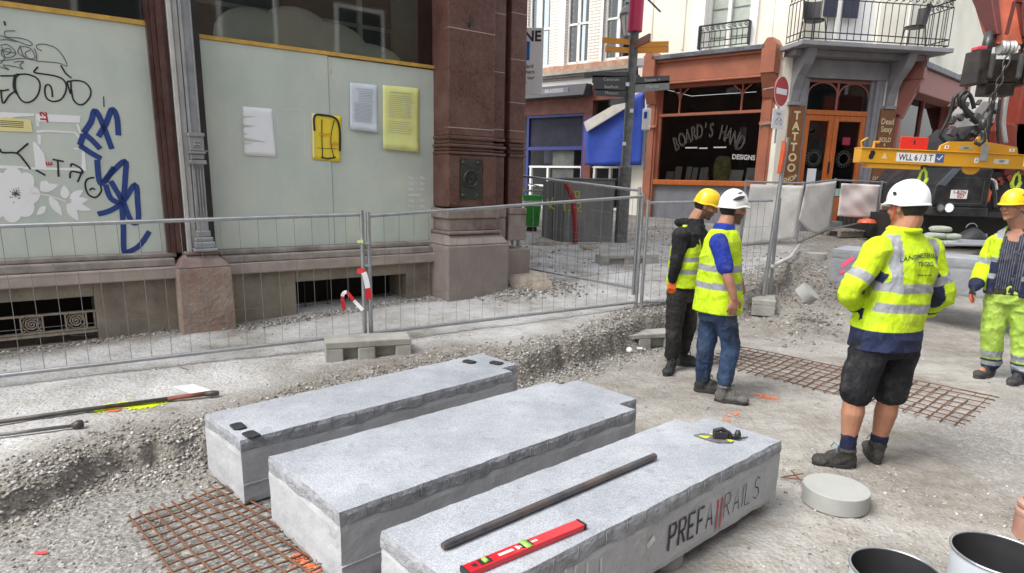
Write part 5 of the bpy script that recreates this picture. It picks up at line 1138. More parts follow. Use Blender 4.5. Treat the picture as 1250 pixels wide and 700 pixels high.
# blue tarp with its pale folded awning
Tn=(.0)
def tpx(x,y,o): s,z=Bf.px(x,y,o); return Bf(s,z,o)
t=thing('tarpaulin','bright blue tarpaulin hanging from a tilted white awning bar beside the signpost','tarpaulin',tuple(Bf(4.5,2.1,.3)))
nx_=14; m=MB(); vs=[]
L0,L1=(714,148),(714,202); R0,R1=(788,110),(783,202)
for j in range(nx_+1):
    for i in range(nx_+1):
        u_,v_=i/nx_,j/nx_; x=(L0[0]+(R0[0]-L0[0])*u_)*(1-v_)+(L1[0]+(R1[0]-L1[0])*u_)*v_; y=(L0[1]+(R0[1]-L0[1])*u_)*(1-v_)+(L1[1]+(R1[1]-L1[1])*u_)*v_
        o_=.42-.25*u_; p_=tpx(x,y,o_); vs.append(p_+Vector(Bf.n)*(.02*math.sin(u_*9+v_*4)))
m.add(vs,[(j*(nx_+1)+i,j*(nx_+1)+i+1,(j+1)*(nx_+1)+i+1,(j+1)*(nx_+1)+i) for j in range(nx_) for i in range(nx_)])
o=m.build('sheet',pm('blue_tarp',(.035,.085,.46),.55,var=.1,scale=3,bs=.5,bd=.02,fine=7),t,smooth=True); s_=o.modifiers.new('s','SOLIDIFY'); s_.thickness=.006
m=MB(); a,b=tpx(714,150,.44),tpx(772,116,.3); c_=tpx(718,161,.44); d_=tpx(772,128,.3); nn=Vector(Bf.n)*.06
m.hexa([a,b,b+nn,a+nn,c_,d_,d_+nn,c_+nn]); m.build('awning_bar',pm('off_white_fabric',(.62,.58,.52),.7),t)
# side facade beyond, closing the street on the left behind the column is hidden
# ============================================================ SIGNPOST, LANTERN, SMALL SIGNS
gb=gpx(757,299); YP=gb[1]; 
def q(x,y,dy=0): return Vector(py(x,y,YP+dy))
t=thing('signpost','dark grey pedestrian signpost with orange and grey finger boards','signpost',tuple(q(757,299)))
polem=pm('post_grey',(.095,.10,.10),.5,var=.2,scale=5,dirt=(.3,.3,.28),dscale=12,damt=.35)
base=q(757,300); base.z=gz(base.x,base.y); tilt=(q(777,5)-q(757,299)); top_=base+tilt*1.05
m=MB(); m.tube([base,base+tilt*.33],.115,16); m.tube([base+tilt*.33,base+tilt*.345,base+tilt*1.0],[.115,.082,.075],16); m.build('pole',polem,t,smooth=True,autos=True)
m=MB(); k0,k1=base+tilt*.885,base+tilt*1.5; m.tube([k0,k1],.125,16); m.build('pink_sleeve',pm('magenta_sleeve',(.50,.03,.10),.5),t,smooth=True,autos=True)
def finger(x0,y0,x1,y1,h,mat,dy0=0,dy1=0,point=0,text=None,nm='finger_board',tm=None):
    a,b=q(x0,y0,dy0),q(x1,y1,dy1); up=Vector((0,0,h)); d=(b-a).normalized(); n=Vector((d.y,-d.x,0)).normalized(); n=n if n.y<0 else -n
    m=MB(); pts=[a-up/2,b-up/2,b+up/2,a+up/2] if not point else [a-up/2,b-d*.12-up/2,b,b-d*.12+up/2,a+up/2]
    k=len(pts); m.add([p-n*.02 for p in pts]+[p+n*.02 for p in pts],[tuple(range(k)),tuple(range(2*k-1,k-1,-1))]+[(i,(i+1)%k,k+(i+1)%k,k+i) for i in range(k)])
    f=m.build(nm,mat,t)
    if text:
        m=MB(); c_=(a+b)/2; r_=d if d.x>0 else -d
        add_text(m,text,lambda x,y:c_+r_*x+Vector((0,0,y))+n*.023,h*.62); m.build('lettering',tm or flat('sign_pale',(.6,.6,.6),.6),f)
orf=pm('orange_finger',(.72,.30,.04),.5,var=.08); brf=pm('rust_finger',(.28,.10,.06),.5); gf=pm('grey_finger',(.085,.09,.09),.5); gf2=pm('greenish_finger',(.24,.25,.24),.5)
finger(772,52,735,49,.085,orf); finger(770,62,739,60,.085,orf); finger(775,55,816,54,.085,orf); finger(775,62,816,61,.085,orf); finger(772,57,793,46,.12,brf,0,-.5)
finger(769,98,723,97,.12,gf,text='Centrum'); finger(768,107,724,106,.12,gf,text='Stadhuis'); finger(767,115,726,113,.11,gf,text='Museum'); finger(769,91,713,92,.08,gf)
finger(775,99,817,97,.12,gf,text='Station >'); finger(775,108,817,104,.15,gf2,text='Markt'); finger(765,122,744,126,.09,gf,0,-.3)
m=MB(); 
for x,y in ((770,136),(761,176),(765,104)): c_=q(x,y); m.box(c_+Vector((0,-.085,0)),(.06,.01,.06))
m.build('sticker',white,t)
# lantern on the cream wall
lp=Vector(py(766,45,13.2)); t=thing('wall_lantern','old style street lantern with white glass beside the signpost top','street lamp',tuple(lp))
lz=lp.z; m=MB(); m.lathe(lp,[(.07,0),(.085,.02),(.155,.36)],6); m.build('lantern_glass',pm('frosted_glass',(.68,.70,.70),.2,bs=0),t)
m=MB(); m.lathe(lp,[(0,-.05),(.05,-.04),(.08,0),(.07,.01)],8); m.lathe(lp+Vector((0,0,.36)),[(.17,0),(.175,.03),(.13,.12),(.08,.17),(.07,.2),(.09,.22),(.03,.3),(0,.34)],12)
for k in range(6): a=k*math.pi/3; m.tube([lp+Vector((.075*math.cos(a),.075*math.sin(a),0)),lp+Vector((.16*math.cos(a),.16*math.sin(a),.36))],.009,5)
m.build('lantern_frame',pm('lantern_grey',(.20,.22,.22),.5),t); 
m=MB(); e=lp+Vector((0,0,.62)); m.tube([e,e+Vector((.0,.0,.14)),e+Vector((.4,.8,.3)),e+Vector((.9,1.6,.2))],.02,6); m.build('bracket',ironblk,t)
# white box sign by pilaster, cameras
p=Vector(py(789,146,13.9)); t=thing('white_box_sign','small white upright box sign with blue symbol between tarpaulin and red pilaster','sign',tuple(p))
m=MB(); M=Matrix.Rotation(R(-40),3,'Z'); m.box(p,(.17,.08,.42),M); m.build('box',white,t,bevel=.02)
m=MB(); m.box(p+M@Vector((0,-.043,.08)),(.07,.004,.13),M); m.build('symbol',flat('sign_blue',(.02,.08,.35),.5),t); m=MB(); m.tube([p+Vector((.02,0,-1.0)),p+Vector((.02,0,.3))],.022,8); m.build('post',greypaint,t)
p=Vector(py(777,80,14.2)); t=thing('camera_box','white camera housing with dark bracket above the finger boards','camera',tuple(p)); m=MB(); m.box(p+Vector((0,0,.05)),(.26,.2,.16)); m.build('housing',white,t,bevel=.015)
m=MB(); m.tube([p+Vector((0,0,-.03)),p+Vector((.02,0,-.2)),p+Vector((.1,.3,-.3))],.03,8); m.lathe(p+Vector((.02,0,-.34)),[(0,0),(.07,.02),(.09,.1),(.06,.15)],12); m.build('bracket',ironblk,t)
# parking zone sign behind the column
p=Vector(py(641,79,10.3)); t=thing('zone_sign','white parking zone sign partly hidden behind the granite column','sign',tuple(p))
Z=Fr((p.x,p.y,0),(math.cos(R(-8)),math.sin(R(-8)),0),(math.sin(R(-8)),-math.cos(R(-8)),0))
s0_,z0_=Z.px(664,116); s1_,z1_=Z.px(664,34); W_=.62
m=MB(); m.fbox(Z,s1_-W_,s1_,z0_,z1_,-.015,0); m.build('plate',white,t,bevel=.006)
H_=z1_-z0_; m=MB(); add_text(m,'ZONE',lambda x,y:Z(s1_-W_/2+x,z1_-.13*H_+y,.003),.19*1.05,.006)
for i,w_ in enumerate(('standard','bewoners','9 - 18 uur','P+')): add_text(m,w_,lambda x,y:Z(s1_-.27+x,z0_+H_*(.43-.085*i)+y,.003),.075,.001)
m.build('lettering',inkm,t); m=MB(); m.fbox(Z,s1_-.42,s1_-.2,z0_+H_*.52,z0_+H_*.80,0,.003); b_=m.build('blue_panel',flat('sign_blue2',(.02,.14,.5),.5),t)
m=MB(); add_text(m,'P',lambda x,y:Z(s1_-.31+x,z0_+H_*.66+y,.006),.2,.004); m.build('letter',white,b_)
m=MB(); m.tube([Z(s1_-W_/2,.5,-.04),Z(s1_-W_/2,z1_+.1,-.04)],.03,10); m.build('pole',greypaint,t)
# ============================================================ GREY CABINET, HOSE, BIN
g0=gpx(688,298); az=R(18); u_=np.array([math.cos(az),math.sin(az),0]); CBf=Fr((g0[0],g0[1],0),u_,(u_[1],-u_[0],0)); wS=CBf.px(749,260)[0]; zt=CBf.px(688,219)[1]; zb_=g0[2]-.08
t=thing('utility_cabinet','large weathered grey street cabinet with yellow spray numbers and a red hose before it','cabinet',tuple(CBf(wS/2,g0[2],-.3)))
cabm=pm('weathered_grey_cabinet',(.185,.19,.18),.7,var=.15,scale=3,dirt=(.30,.30,.28),dscale=4,damt=.5,stretch=(1,1,.4))
m=MB(); m.fbox(CBf,0,wS,zb_,zt,-.75,0); m.build('body',cabm,t,bevel=.01)
m=MB(); m.fbox(CBf,-.02,wS+.02,zt,zt+.03,-.78,.02); m.build('lid',cabm,t,bevel=.008)
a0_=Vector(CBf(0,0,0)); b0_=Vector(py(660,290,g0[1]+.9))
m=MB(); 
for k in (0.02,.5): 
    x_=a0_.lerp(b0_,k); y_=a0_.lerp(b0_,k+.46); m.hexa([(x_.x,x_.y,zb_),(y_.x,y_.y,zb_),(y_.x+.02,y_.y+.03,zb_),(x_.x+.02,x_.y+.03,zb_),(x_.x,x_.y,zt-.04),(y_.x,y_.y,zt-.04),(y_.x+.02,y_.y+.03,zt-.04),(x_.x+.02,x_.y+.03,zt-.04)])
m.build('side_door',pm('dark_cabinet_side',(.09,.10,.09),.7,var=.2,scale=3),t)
m=MB(); ysp=flat('dull_yellow_spray',(.50,.55,.06),.7)
def cpt(x,y): s,z=CBf.px(x,y,.012); return CBf(s,z,.012)
for ptsl in [[(694,235),(699,232),(700,238),(694,243),(700,243)],[(703,241),(702,234),(707,234),(707,241),(703,241)],[(689,247),(689,258)],[(694,248),(699,249),(695,252),(699,255),(693,258)],[(701,248),(701,258)],[(704,249),(709,248),(709,252),(703,258),(710,258)]]: ribbon(m,[cpt(*p) for p in ptsl],.028,Vector(CBf.n))
m.build('spray_numbers',ysp,t)
m=MB()
for ptsl in [[(668,243),(671,255)],[(675,241),(672,252),(677,256)],[(673,247),(677,249)]]: ribbon(m,[Vector(py(x,y,g0[1]+.25)) for x,y in ptsl],.03,(0,-1,0))
m.build('spray_numbers',ysp,t)
m=MB(); m.fbox(CBf,-.5,wS+.1,g0[2]-.05,g0[2]+.03,.0,.12); o=m.build('kerb_piece',pm('pale_kerb',(.48,.46,.42),.85,var=.1),origin=tuple(CBf(0,g0[2],.06)),bevel=.01); tag(o,'pale kerb stone lying in front of the grey cabinet','kerb stone')
hp=[(690,224),(696,234),(700,250),(702,270),(703,296)]
P=[Vector(py(x,y,g0[1]-.10)) for x,y in spline(hp,5)]; m=MB(); m.tube(P,.05,12); o=m.build('red_hose',pm('red_conduit',(.30,.03,.035),.5),origin=tuple(P[-1]),smooth=True); tag(o,'thick red corrugated conduit standing in front of the grey cabinet','conduit')
p=Vector(py(649,276,13.6)); t=thing('green_bin','bright green plastic bin with white band behind the column','bin',(p.x,p.y,gz(p.x,p.y)))
m=MB(); zz=[(p.z,.14),(p.z+.35,.17),(p.z+.62,.2)]; gm=pm('green_plastic',(.05,.42,.06),.45)
vs=[];
for z,h in zz: vs+=[(p.x-h,p.y-h,z),(p.x+h,p.y-h,z),(p.x+h,p.y+h,z),(p.x-h,p.y+h,z)]
m.add(vs,[(0,3,2,1),(8,9,10,11)]+[(j*4+i,j*4+(i+1)%4,j*4+4+(i+1)%4,j*4+4+i) for j in (0,1) for i in range(4)]); 
for k in range(5): m.box((p.x-.12+k*.06,p.y-.185,p.z+.2),(.012,.03,.28))
m.build('bucket',gm,t); m=MB(); m.box((p.x,p.y-.19,p.z+.46),(.36,.01,.1)); m.build('label_band',white,t); m=MB(); m.box((p.x,p.y,(p.z+t.location.z)/2-.02),(.2,.2,max(.04,p.z-t.location.z))); m.build('foot',darkframe,t)
m=MB(); m.tube([(p.x-.18,p.y-.15,p.z+.62),(p.x-.1,p.y-.15,p.z+.85),(p.x+.12,p.y-.15,p.z+.8),(p.x+.18,p.y-.15,p.z+.62)],.015,6); m.tube([(p.x-.2,p.y,p.z+.7),(p.x+.25,p.y,p.z+.72)],.02,6); m.build('handle',greypaint,t)
# broken kerb lumps by the column
lump=pm('broken_paving',(.36,.31,.25),.9,var=.2,scale=7,dirt=(.22,.17,.12),dscale=6,damt=.5,bs=.8,bd=.02,fine=25)
def rock(label,px_,r,hgt_,seed,name='broken_stone',mat=lump,flat_=.5):
    g=gpx(*px_); rg=np.random.RandomState(seed); bm=bmesh.new(); bmesh.ops.create_icosphere(bm,subdivisions=3,radius=1)
    for v in bm.verts:
        c=v.co; k=1+.35*mnoise.noise(c*1.3+Vector((seed,0,0)))+.12*mnoise.noise(c*4+Vector((seed,3,0))); c=c*k; v.co=Vector((c.x*r[0],c.y*r[1],max(-.02,min(c.z,.75)*hgt_)))+Vector((g[0],g[1],g[2]))
    me=bpy.data.meshes.new(name); bm.to_mesh(me); bm.free(); o=link_mesh(name,me,mat,origin=(g[0],g[1],g[2])); tag(o,label,'stone'); return o
rock('big flat broken paving lump by the foot of the granite column',(642,352),(.38,.28),.24,3)
rock('small broken lump left of the big one at the column foot',(606,358),(.20,.12),.09,5)
rock('dirty rubble lump in front of the grey cabinet',(718,306),(.20,.14),.12,8)
rock('dark broken slab piece left of the cabinet kerb',(668,300),(.28,.14),.10,12)
# crushed white paper scraps
for i,(x,y,l) in enumerate([(768,428,'crumpled white paper cup on the pit edge, left one'),(781,426,'white ring-shaped scrap beside the paper cup')]):
    p=pz(x,y,.05); m=MB()
    if i==0: m.lathe(p,[(0,0),(.028,0),(.034,.012),(.02,.03),(0,.028)],12,Matrix.Rotation(.9,4,'X'))
    else: m.tube([Vector(p)+Vector((0.028*math.cos(a),.024*math.sin(a),.006)) for a in [k*math.pi/8 for k in range(17)]],.007,6,cap=False)
    o=m.build('paper_scrap',white,origin=tuple(p),smooth=True); tag(o,l,'litter')

# ============================================================ BUILDING ACROSS THE STREET (behind the viewer, shades the pit)
OPf=Fr(tuple(np.array([0,0,0])+A.n*6.5),A.u,-A.n)
OB=thing('opposite_building','tall brick building across the street behind the viewer','building',tuple(OPf(0,0,0)))
m=MB(); m.fbox(OPf,-16,18,-.1,11,-.6,0); m.build('wall',pm('brown_brick_wall',(.20,.14,.11),.85,var=.2,scale=6),OB)
for k in range(10):
    for z in (1.0,4.4,7.8): 
        m=MB(); s=-15+k*3.3; m.fbox(OPf,s,s+1.6,z,z+2.3,0,.05); w_=m.build('window',white_paint,OB); m=MB(); m.fbox(OPf,s+.12,s+1.48,z+.12,z+2.18,.05,.055); m.build('pane',pm('dark_pane',(.03,.035,.04),.1,bs=0),w_)
# ============================================================ TALL LEANING POSTS, TARPED FENCE
def post_at(label,pb,pt,Y0,r=.024,mat=None,name='steel_post'):
    a=Vector(py(*pb,Y0)); a.z=gz(a.x,a.y); b=Vector(py(*pt,Y0)); m=MB(); m.tube([a,b],r,12); o=m.build(name,mat or galv,origin=tuple(a),smooth=True,autos=True); tag(o,label,'post'); return a,b
Y3=float(cE[1])
post_at('tall leaning galvanised post to the right of the two workers in profile',(933,345),(961,168),Y3,.026)
post_at('shorter leaning post standing against the tall one',(942,335),(952,242),Y3+.12,.022)
foot('grey concrete fence foot holding the leaning posts',(py(930,347,Y3)[0],Y3-.12),20,L_=.5,W=.28,H=.17)
m=MB(); a,b=Vector(py(957,172,Y3-.03)),Vector(py(951,212,Y3-.03)); m.tube([a,a.lerp(b,.3)+Vector((.01,0,0)),b],[.02,.035,.028],8); o=m.build('orange_strap',flat('orange_red_strap',(.62,.10,.03),.6),origin=tuple(a)); tag(o,'orange-red strap hanging on the tall leaning post','strap')
a=Vector(py(976,299,11.6)); b=Vector(py(941,326,Y3)); m=MB(); m.tube([a,a.lerp(b,.5)+Vector((.05,0,-.05)),b],.028,8); o=m.build('white_hose',pm('white_hose_plastic',(.55,.54,.50),.6),origin=tuple(a),smooth=True); tag(o,'pale hose running down from the tarped fence to the leaning posts','hose')
pts=[((915,222),(903,302),12.2),((983,224),(972,300),12.5),((1021,220),(1012,283),13.3),((1077,223),(1070,271),13.6),((1150,226),(1150,275),13.9)]
for i,((t0,b0p,Y0),(t1,b1p,Y1),lab) in enumerate(zip(pts[:-1],pts[1:],['tarped fence panel nearest the leaning posts','tarped fence panel in front of the tattoo shop door','tarped fence panel with the pinkish cloth','fence panel seen behind the worker in the white helmet'])):
    a,b=py(*b0p,Y0),py(*b1p,Y1); ha=py(*t0,Y0)[2]-a[2]; hb=py(*t1,Y1)[2]-b[2]
    fence(lab,a,b,a[2],b[2],ha,hb,postsAB=(1,1) if i==0 else (0,1),vs=.11,wr=.003,pw=.022,group='fence panels before the tattoo shop')
clothm=pm('dusty_white_cloth',(.74,.73,.69),.8,var=.06,scale=3,dirt=(.42,.39,.34),dscale=3,damt=.4,bs=.5,bd=.02,fine=14); pinkm=pm('pinkish_cloth',(.76,.67,.64),.8,var=.05,scale=3,bs=.25,bd=.01,fine=8)
def cloth(label,quad,Ys,mat,sag,seed):
    n=16; m=MB(); vs=[]
    for j in range(n+1):
        for i in range(n+1):
            u_,v_=i/n,j/n; (x0,y0),(x1,y1),(x2,y2),(x3,y3)=quad
            x=(x0*(1-u_)+x1*u_)*(1-v_)+(x3*(1-u_)+x2*u_)*v_; y=(y0*(1-u_)+y1*u_)*(1-v_)+(y3*(1-u_)+y2*u_)*v_+sag*math.sin(math.pi*u_)*(v_)
            Y=Ys[0]*(1-u_)+Ys[1]*u_-.05-.03*math.sin(6*u_+5*v_+seed)*math.sin(math.pi*min(1,v_+.2))-.012*math.sin(13*(u_-v_)+seed); vs.append(Vector(py(x,y,Y)))
    m.add(vs,[(j*(n+1)+i,j*(n+1)+i+1,(j+1)*(n+1)+i+1,(j+1)*(n+1)+i) for j in range(n) for i in range(n)])
    c_=vs[n//2]; o=m.build('cloth_sheet',mat,origin=tuple(c_),smooth=True); s_=o.modifiers.new('s','SOLIDIFY'); s_.thickness=.004; tag(o,label,'cloth','cloths tied on the fence before the tattoo shop')
cloth('white cloth hanging torn on the fence nearest the leaning posts',[(916,225),(981,227),(970,292),(905,300)],(12.2,12.5),clothm,0,1)
cloth('sagging cream cloth on the fence below the wooden door',[(984,226),(1021,221),(1012,278),(975,268)],(12.5,13.3),clothm,12,3)
cloth('square pinkish cloth on the fence below the brown lettered board',[(1027,224),(1075,226),(1070,267),(1022,264)],(13.3,13.6),pinkm,0,2)
m=MB(); a=Vector(py(1058,272,13.2)); m.lathe(a,[(0,0),(.18,0),(.14,.06),(0,.09)],12); o=m.build('orange_cover',flat('red_orange_plastic',(.60,.10,.04),.5),origin=tuple(a)); tag(o,'flat red-orange plastic cover below the pinkish cloth','cover')
# boards and pallet behind the rear slab
wood=pm('weathered_wood',(.26,.235,.20),.85,var=.2,scale=5,stretch=(1,8,8)); palew=pm('pale_board',(.50,.47,.41),.8,var=.12,scale=3)
for (x0,y0,x1,y1,z,l) in [(1012,280,1085,274,.72,'long pale plank on the ground beneath the tarped fence'),(1040,270,1100,268,.82,'second pale plank lying behind the first beneath the tarped fence')]:
    a,b=Vector(pz(x0,y0,z)),Vector(pz(x1,y1,z)); a.z=gz(a.x,a.y); b.z=gz(b.x,b.y); d=(b-a).normalized(); n=Vector((-d.y,d.x,0)); m=MB(); h=Vector((0,0,.09)); m.hexa([a,b,b+n*.35,a+n*.35,a+h,b+h,b+n*.35+h,a+n*.35+h]); o=m.build('plank',palew,origin=tuple(a)); tag(o,l,'plank')
p=Vector(pz(1027,294,.62)); t=thing('wooden_pallet','grey slatted wooden pallet lying left of the raised slab','pallet',(p.x,p.y,gz(p.x,p.y)),rz=R(20))
for k in range(6): m=MB(); lbox(m,-.4+k*.14,-.31+k*.14,-.4,.4,.10,.125); m.build('slat',wood,t,local=True)
for k in (-.36,0,.3): m=MB(); lbox(m,-.42,.42,k,k+.08,.0,.099); m.build('bearer',wood,t,local=True)
# sandbags on the rear slab
bagm=pm('sandbag_white_green',(.40,.43,.37),.85,var=.3,scale=7,dirt=(.16,.22,.13),dscale=9,damt=.6,bs=.5,bd=.01,fine=60)
for i,(x,y,k) in enumerate([(1138,296,0),(1156,297,0),(1142,288,1),(1160,289,1),(1148,280,2),(1128,291,1)]):
    Yb=pz(1150,297,.92)[1]; p=Vector(py(x,y,Yb+.05*k)); bm=bmesh.new(); bmesh.ops.create_icosphere(bm,subdivisions=3,radius=1)
    for v in bm.verts: c=v.co; k_=1+.1*mnoise.noise(c*2+Vector((i,0,0))); v.co=Vector((.16*math.copysign(abs(c.x)**.7,c.x)*k_,.12*c.y,.05*math.copysign(abs(c.z)**.7,c.z)*k_))
    me=bpy.data.meshes.new('sandbag'); bm.to_mesh(me); bm.free(); me.transform(Matrix.Translation(p)); o=link_mesh('sandbag',me,bagm,origin=tuple(p),smooth=True)
    tag(o,['bottom left','bottom right','middle left','middle right','topmost','far left'][i]+' of the small white and green sandbags piled on the raised slab','sandbag','sandbags on the raised slab')
p=Vector(pz(1186,294,.92)); bm=bmesh.new(); bmesh.ops.create_icosphere(bm,subdivisions=3,radius=1)
for v in bm.verts: c=v.co; v.co=Vector((.26*c.x,.2*c.y,max(0,.22*c.z*(1-.5*abs(c.x))+.02*mnoise.noise(c*3))))+p
me=bpy.data.meshes.new('black_sack'); bm.to_mesh(me); bm.free(); t=thing('black_sack','black rubble sack with a pale handle loop on the raised slab','sack',tuple(p)); link_mesh('sack',me,pm('black_sack_plastic',(.025,.027,.03),.6,bs=.5,bd=.02,fine=12),t,smooth=True)
m=MB(); m.tube([p+Vector((.09*math.cos(a)-.05,-.02,.2+.08*math.sin(a))) for a in [k*math.pi/10 for k in range(11)]],.008,6); m.build('handle',greypaint,t,smooth=True)
m=MB(); q_=[pz(*c,.93) for c in [(1152,300),(1172,289),(1205,286),(1205,301)]]; m.add([Vector(v)+Vector((0,0,.02)) for v in q_]+[Vector(v) for v in q_],[(0,1,2,3),(7,6,5,4),(0,4,5,1),(1,5,6,2),(2,6,7,3),(3,7,4,0)]); o=m.build('grey_sheet',pm('grey_sheet_paint',(.28,.29,.31),.6),origin=tuple(q_[0])); tag(o,'thin grey sheet lying on the raised slab beside the black sack','sheet')
# ============================================================ BUCKETS and PIPE
steelw=pm('bucket_outside',(.52,.56,.62),.3,var=.05,scale=3,dirt=(.4,.4,.4),dscale=6,damt=.3,bs=.05); inbl=pm('bucket_inside',(.035,.035,.037),.32,var=.2,scale=6,bs=.1)
rimm=pm('bright_rim',(.45,.46,.47),.3,metal=.8)
def bucket(label,px_,zr,r,h,az=0):
    p=Vector(pz(*px_,zr)); z0=gz(p.x,p.y); h=zr-z0; t=thing('bucket',label,'bucket',(p.x,p.y,z0),rz=az)
    m=MB(); m.lathe((0,0,0),[(0,0),(r*.9,0),(r*.9,.01),(r,h)],48); m.build('outer_wall',steelw,t,local=True,smooth=True,autos=True)
    m=MB(); m.lathe((0,0,0),[(0,.02),(r*.88,.02),(r*.975,h-.001)],48); i_=m.build('inner_wall',inbl,t,local=True,smooth=True,autos=True)
    m=MB(); m.tube([(r*.9*math.cos(a),r*.9*math.sin(a),h*.30) for a in [k*math.pi/24 for k in range(49)]],.004,6,cap=False); m.build('inner_ring',rimm,i_,local=True,smooth=True)
    m=MB(); m.tube([(r*math.cos(a),r*math.sin(a),h) for a in [k*math.pi/24 for k in range(49)]],.0055,8,cap=False); m.build('rim',rimm,t,local=True,smooth=True)
    m=MB(); m.lathe((0,0,0),[(0,0),(.02,0),(.016,.008),(.007,.014),(0,.015)],14,Matrix.Translation((-r*.78,-r*.66,h*.78))@Matrix.Rotation(R(-50),4,'Z')@Matrix.Rotation(R(90),4,'X')); m.build('ear',rimm,t,local=True)
    m=MB(); m.tube([(r*1.02*math.cos(a),r*1.02*math.sin(a),h*.78-.09*math.sin((a-R(220))/R(180)*math.pi)) for a in [R(220)+R(180)*k/16 for k in range(17)]],.0025,6); m.build('bail_handle',rimm,t,local=True,smooth=True)
    return t
bucket('left of the two open steel buckets, cut by the bottom edge',(1094,697),.33,.158,.3)
bucket('right of the two open steel buckets, pale blue outside',(1222,677),.36,.166,.3)
p=Vector(pz(1259,655,0)); p.z=gz(p.x,p.y); t=thing('terracotta_pipe','dusty terracotta coloured pipe with a ribbed collar standing at the right edge','pipe',tuple(p)); terr=pm('dusty_terracotta',(.36,.19,.14),.75,var=.12,scale=6,dirt=(.42,.36,.32),dscale=4,damt=.6)
m=MB(); m.tube([p,p+Vector((.02,0,.7))],.062,24); m.build('pipe',terr,t,smooth=True,autos=True)
m=MB(); m.lathe(p,[(.064,0),(.085,.0),(.085,.12),(.09,.125),(.09,.145),(.078,.155),(.078,.165),(.086,.17),(.086,.185),(.064,.2)],28); m.build('collar',terr,t,smooth=True,autos=True)
# ============================================================ CRANE TRUCK
YT=11.9
Tf=Fr((0,YT,0),(1,0,0),(0,-1,0)); tx=lambda x,y,o=0: Tf.px(x,y,o)
def txs(o,*q): return [Tf.px(x,y,o) for x,y in q]
CT=thing('crane_truck','black and red crane truck with number plate seen front on at the right','truck',tuple(Tf(8.6,.6,-1)))
trk=pm('black_truck_paint',(.016,.017,.02),.35,var=.3,scale=2,dirt=(.09,.09,.085),dscale=5,damt=.35,coat=.3,bs=.05); chas=pm('chassis_dark',(.02,.02,.02),.7,var=.3,scale=5); crred=pm('crane_red',(.22,.035,.02),.45,var=.15,scale=3,dirt=(.10,.05,.04),dscale=4,damt=.4); crdark=pm('crane_dark_red',(.10,.018,.013),.5,var=.2,scale=3); hosem=pm('rubber_hose',(.016,.016,.017),.45,bs=0)
silv=pm('silver_grey',(.42,.43,.42),.4,metal=.3,var=.15,scale=4,dirt=(.2,.2,.19),dscale=5,damt=.4)
def C_(name,mb,mat,parent=None,**k): return mb.build(name,mat,parent or CT,**k)
x0,zb0=tx(1134,262); x1,zt0=tx(1213,206); x9=x1+1.4
m=MB(); m.fprism(Tf,[(x0+.02,zb0+.14),(x1,zb0+.14),(x1,zt0),(x0+.32,zt0),(x0+.05,zb0+.5)],-2.2,0); C_('body_panel',m,trk,bevel=.02)
m=MB(); m.fbox(Tf,x0+.0,x1+.0,zb0-.02,zb0+.138,-.3,.05); C_('bumper',m,trk,bevel=.02)
m=MB(); m.fprism(Tf,[(x0+.30,zt0-.02),(x0+.42,zt0-.02),(x0+.20,zb0+.5),(x0+.08,zb0+.52)],.0,.012); C_('side_glass',m,pm('dull_blue_glass',(.10,.12,.15),.15,bs=0))
m=MB(); m.fbox(Tf,x0+.15,x1-.05,zt0-.17,zt0-.165,.0,.006); m.fbox(Tf,x0+.36,x1-.12,zb0+.2,zb0+.21,0,.006); m.fbox(Tf,x1-.12,x1-.115,zb0+.2,zt0-.2,0,.006); C_('panel_seam',m,pm('seam_grey',(.10,.10,.10),.5))
a=tx(1162,232,.02); b=tx(1180,243,.02); m=MB(); m.fbox(Tf,a[0],b[0],b[1],a[1],0,.02); pl_=C_('number_plate',m,white); m=MB(); cx_=(a[0]+b[0])/2; h_=a[1]-b[1]
add_text(m,'1-BZN',lambda x,y:Tf(cx_+x,b[1]+h_*.72+y,.023),h_*.56,.002); add_text(m,'027',lambda x,y:Tf(cx_+.03+x,b[1]+h_*.27+y,.023),h_*.56,.002); m.build('plate_lettering',flat('plate_red',(.32,.03,.04),.5),pl_)
Mh=Matrix.Rotation(R(90),4,'X')
for i,(lx,ly,em) in enumerate(((1148,254,0),(1158,254,1))):
    c_=Tf(*tx(lx,ly,.06),.06); m=MB(); m.lathe(c_,[(0,0),(.075,0),(.085,.01),(.085,.02),(.07,.028)],20,Mh); l_=C_('headlight',m,silv if em else trk); m=MB(); m.lathe(c_,[(0,.022),(.04,.024),(.066,.014)],16,Mh)
    m.build('lamp_lens',flat('lit_lamp',(.9,.9,.85),.3,((1,.97,.9),1.3)) if em else pm('dim_lamp',(.25,.25,.24),.2),l_)
m=MB(); m.fbox(Tf,x0-.2,x9,.75,zb0-.03,-3.0,-.35); m.fbox(Tf,x1,x9,zb0-.03,zb0+.06,-1,.0); C_('chassis',m,chas)
for cx_ in (x0+.1,x9-.5):
    c_=Tf(cx_,1.02,-.8); m=MB(); m.lathe(c_,[(.2,-.15),(.40,-.15),(.43,-.1),(.43,.1),(.40,.15),(.2,.15)],28,Matrix.Rotation(R(90),4,'Y')); w_=C_('wheel',m,hosem,smooth=True,autos=True); m=MB(); m.lathe(c_,[(0,.1),(.2,.12),(.21,-.12),(0,-.1)],20,Matrix.Rotation(R(90),4,'Y')); m.build('rim',silv,w_)
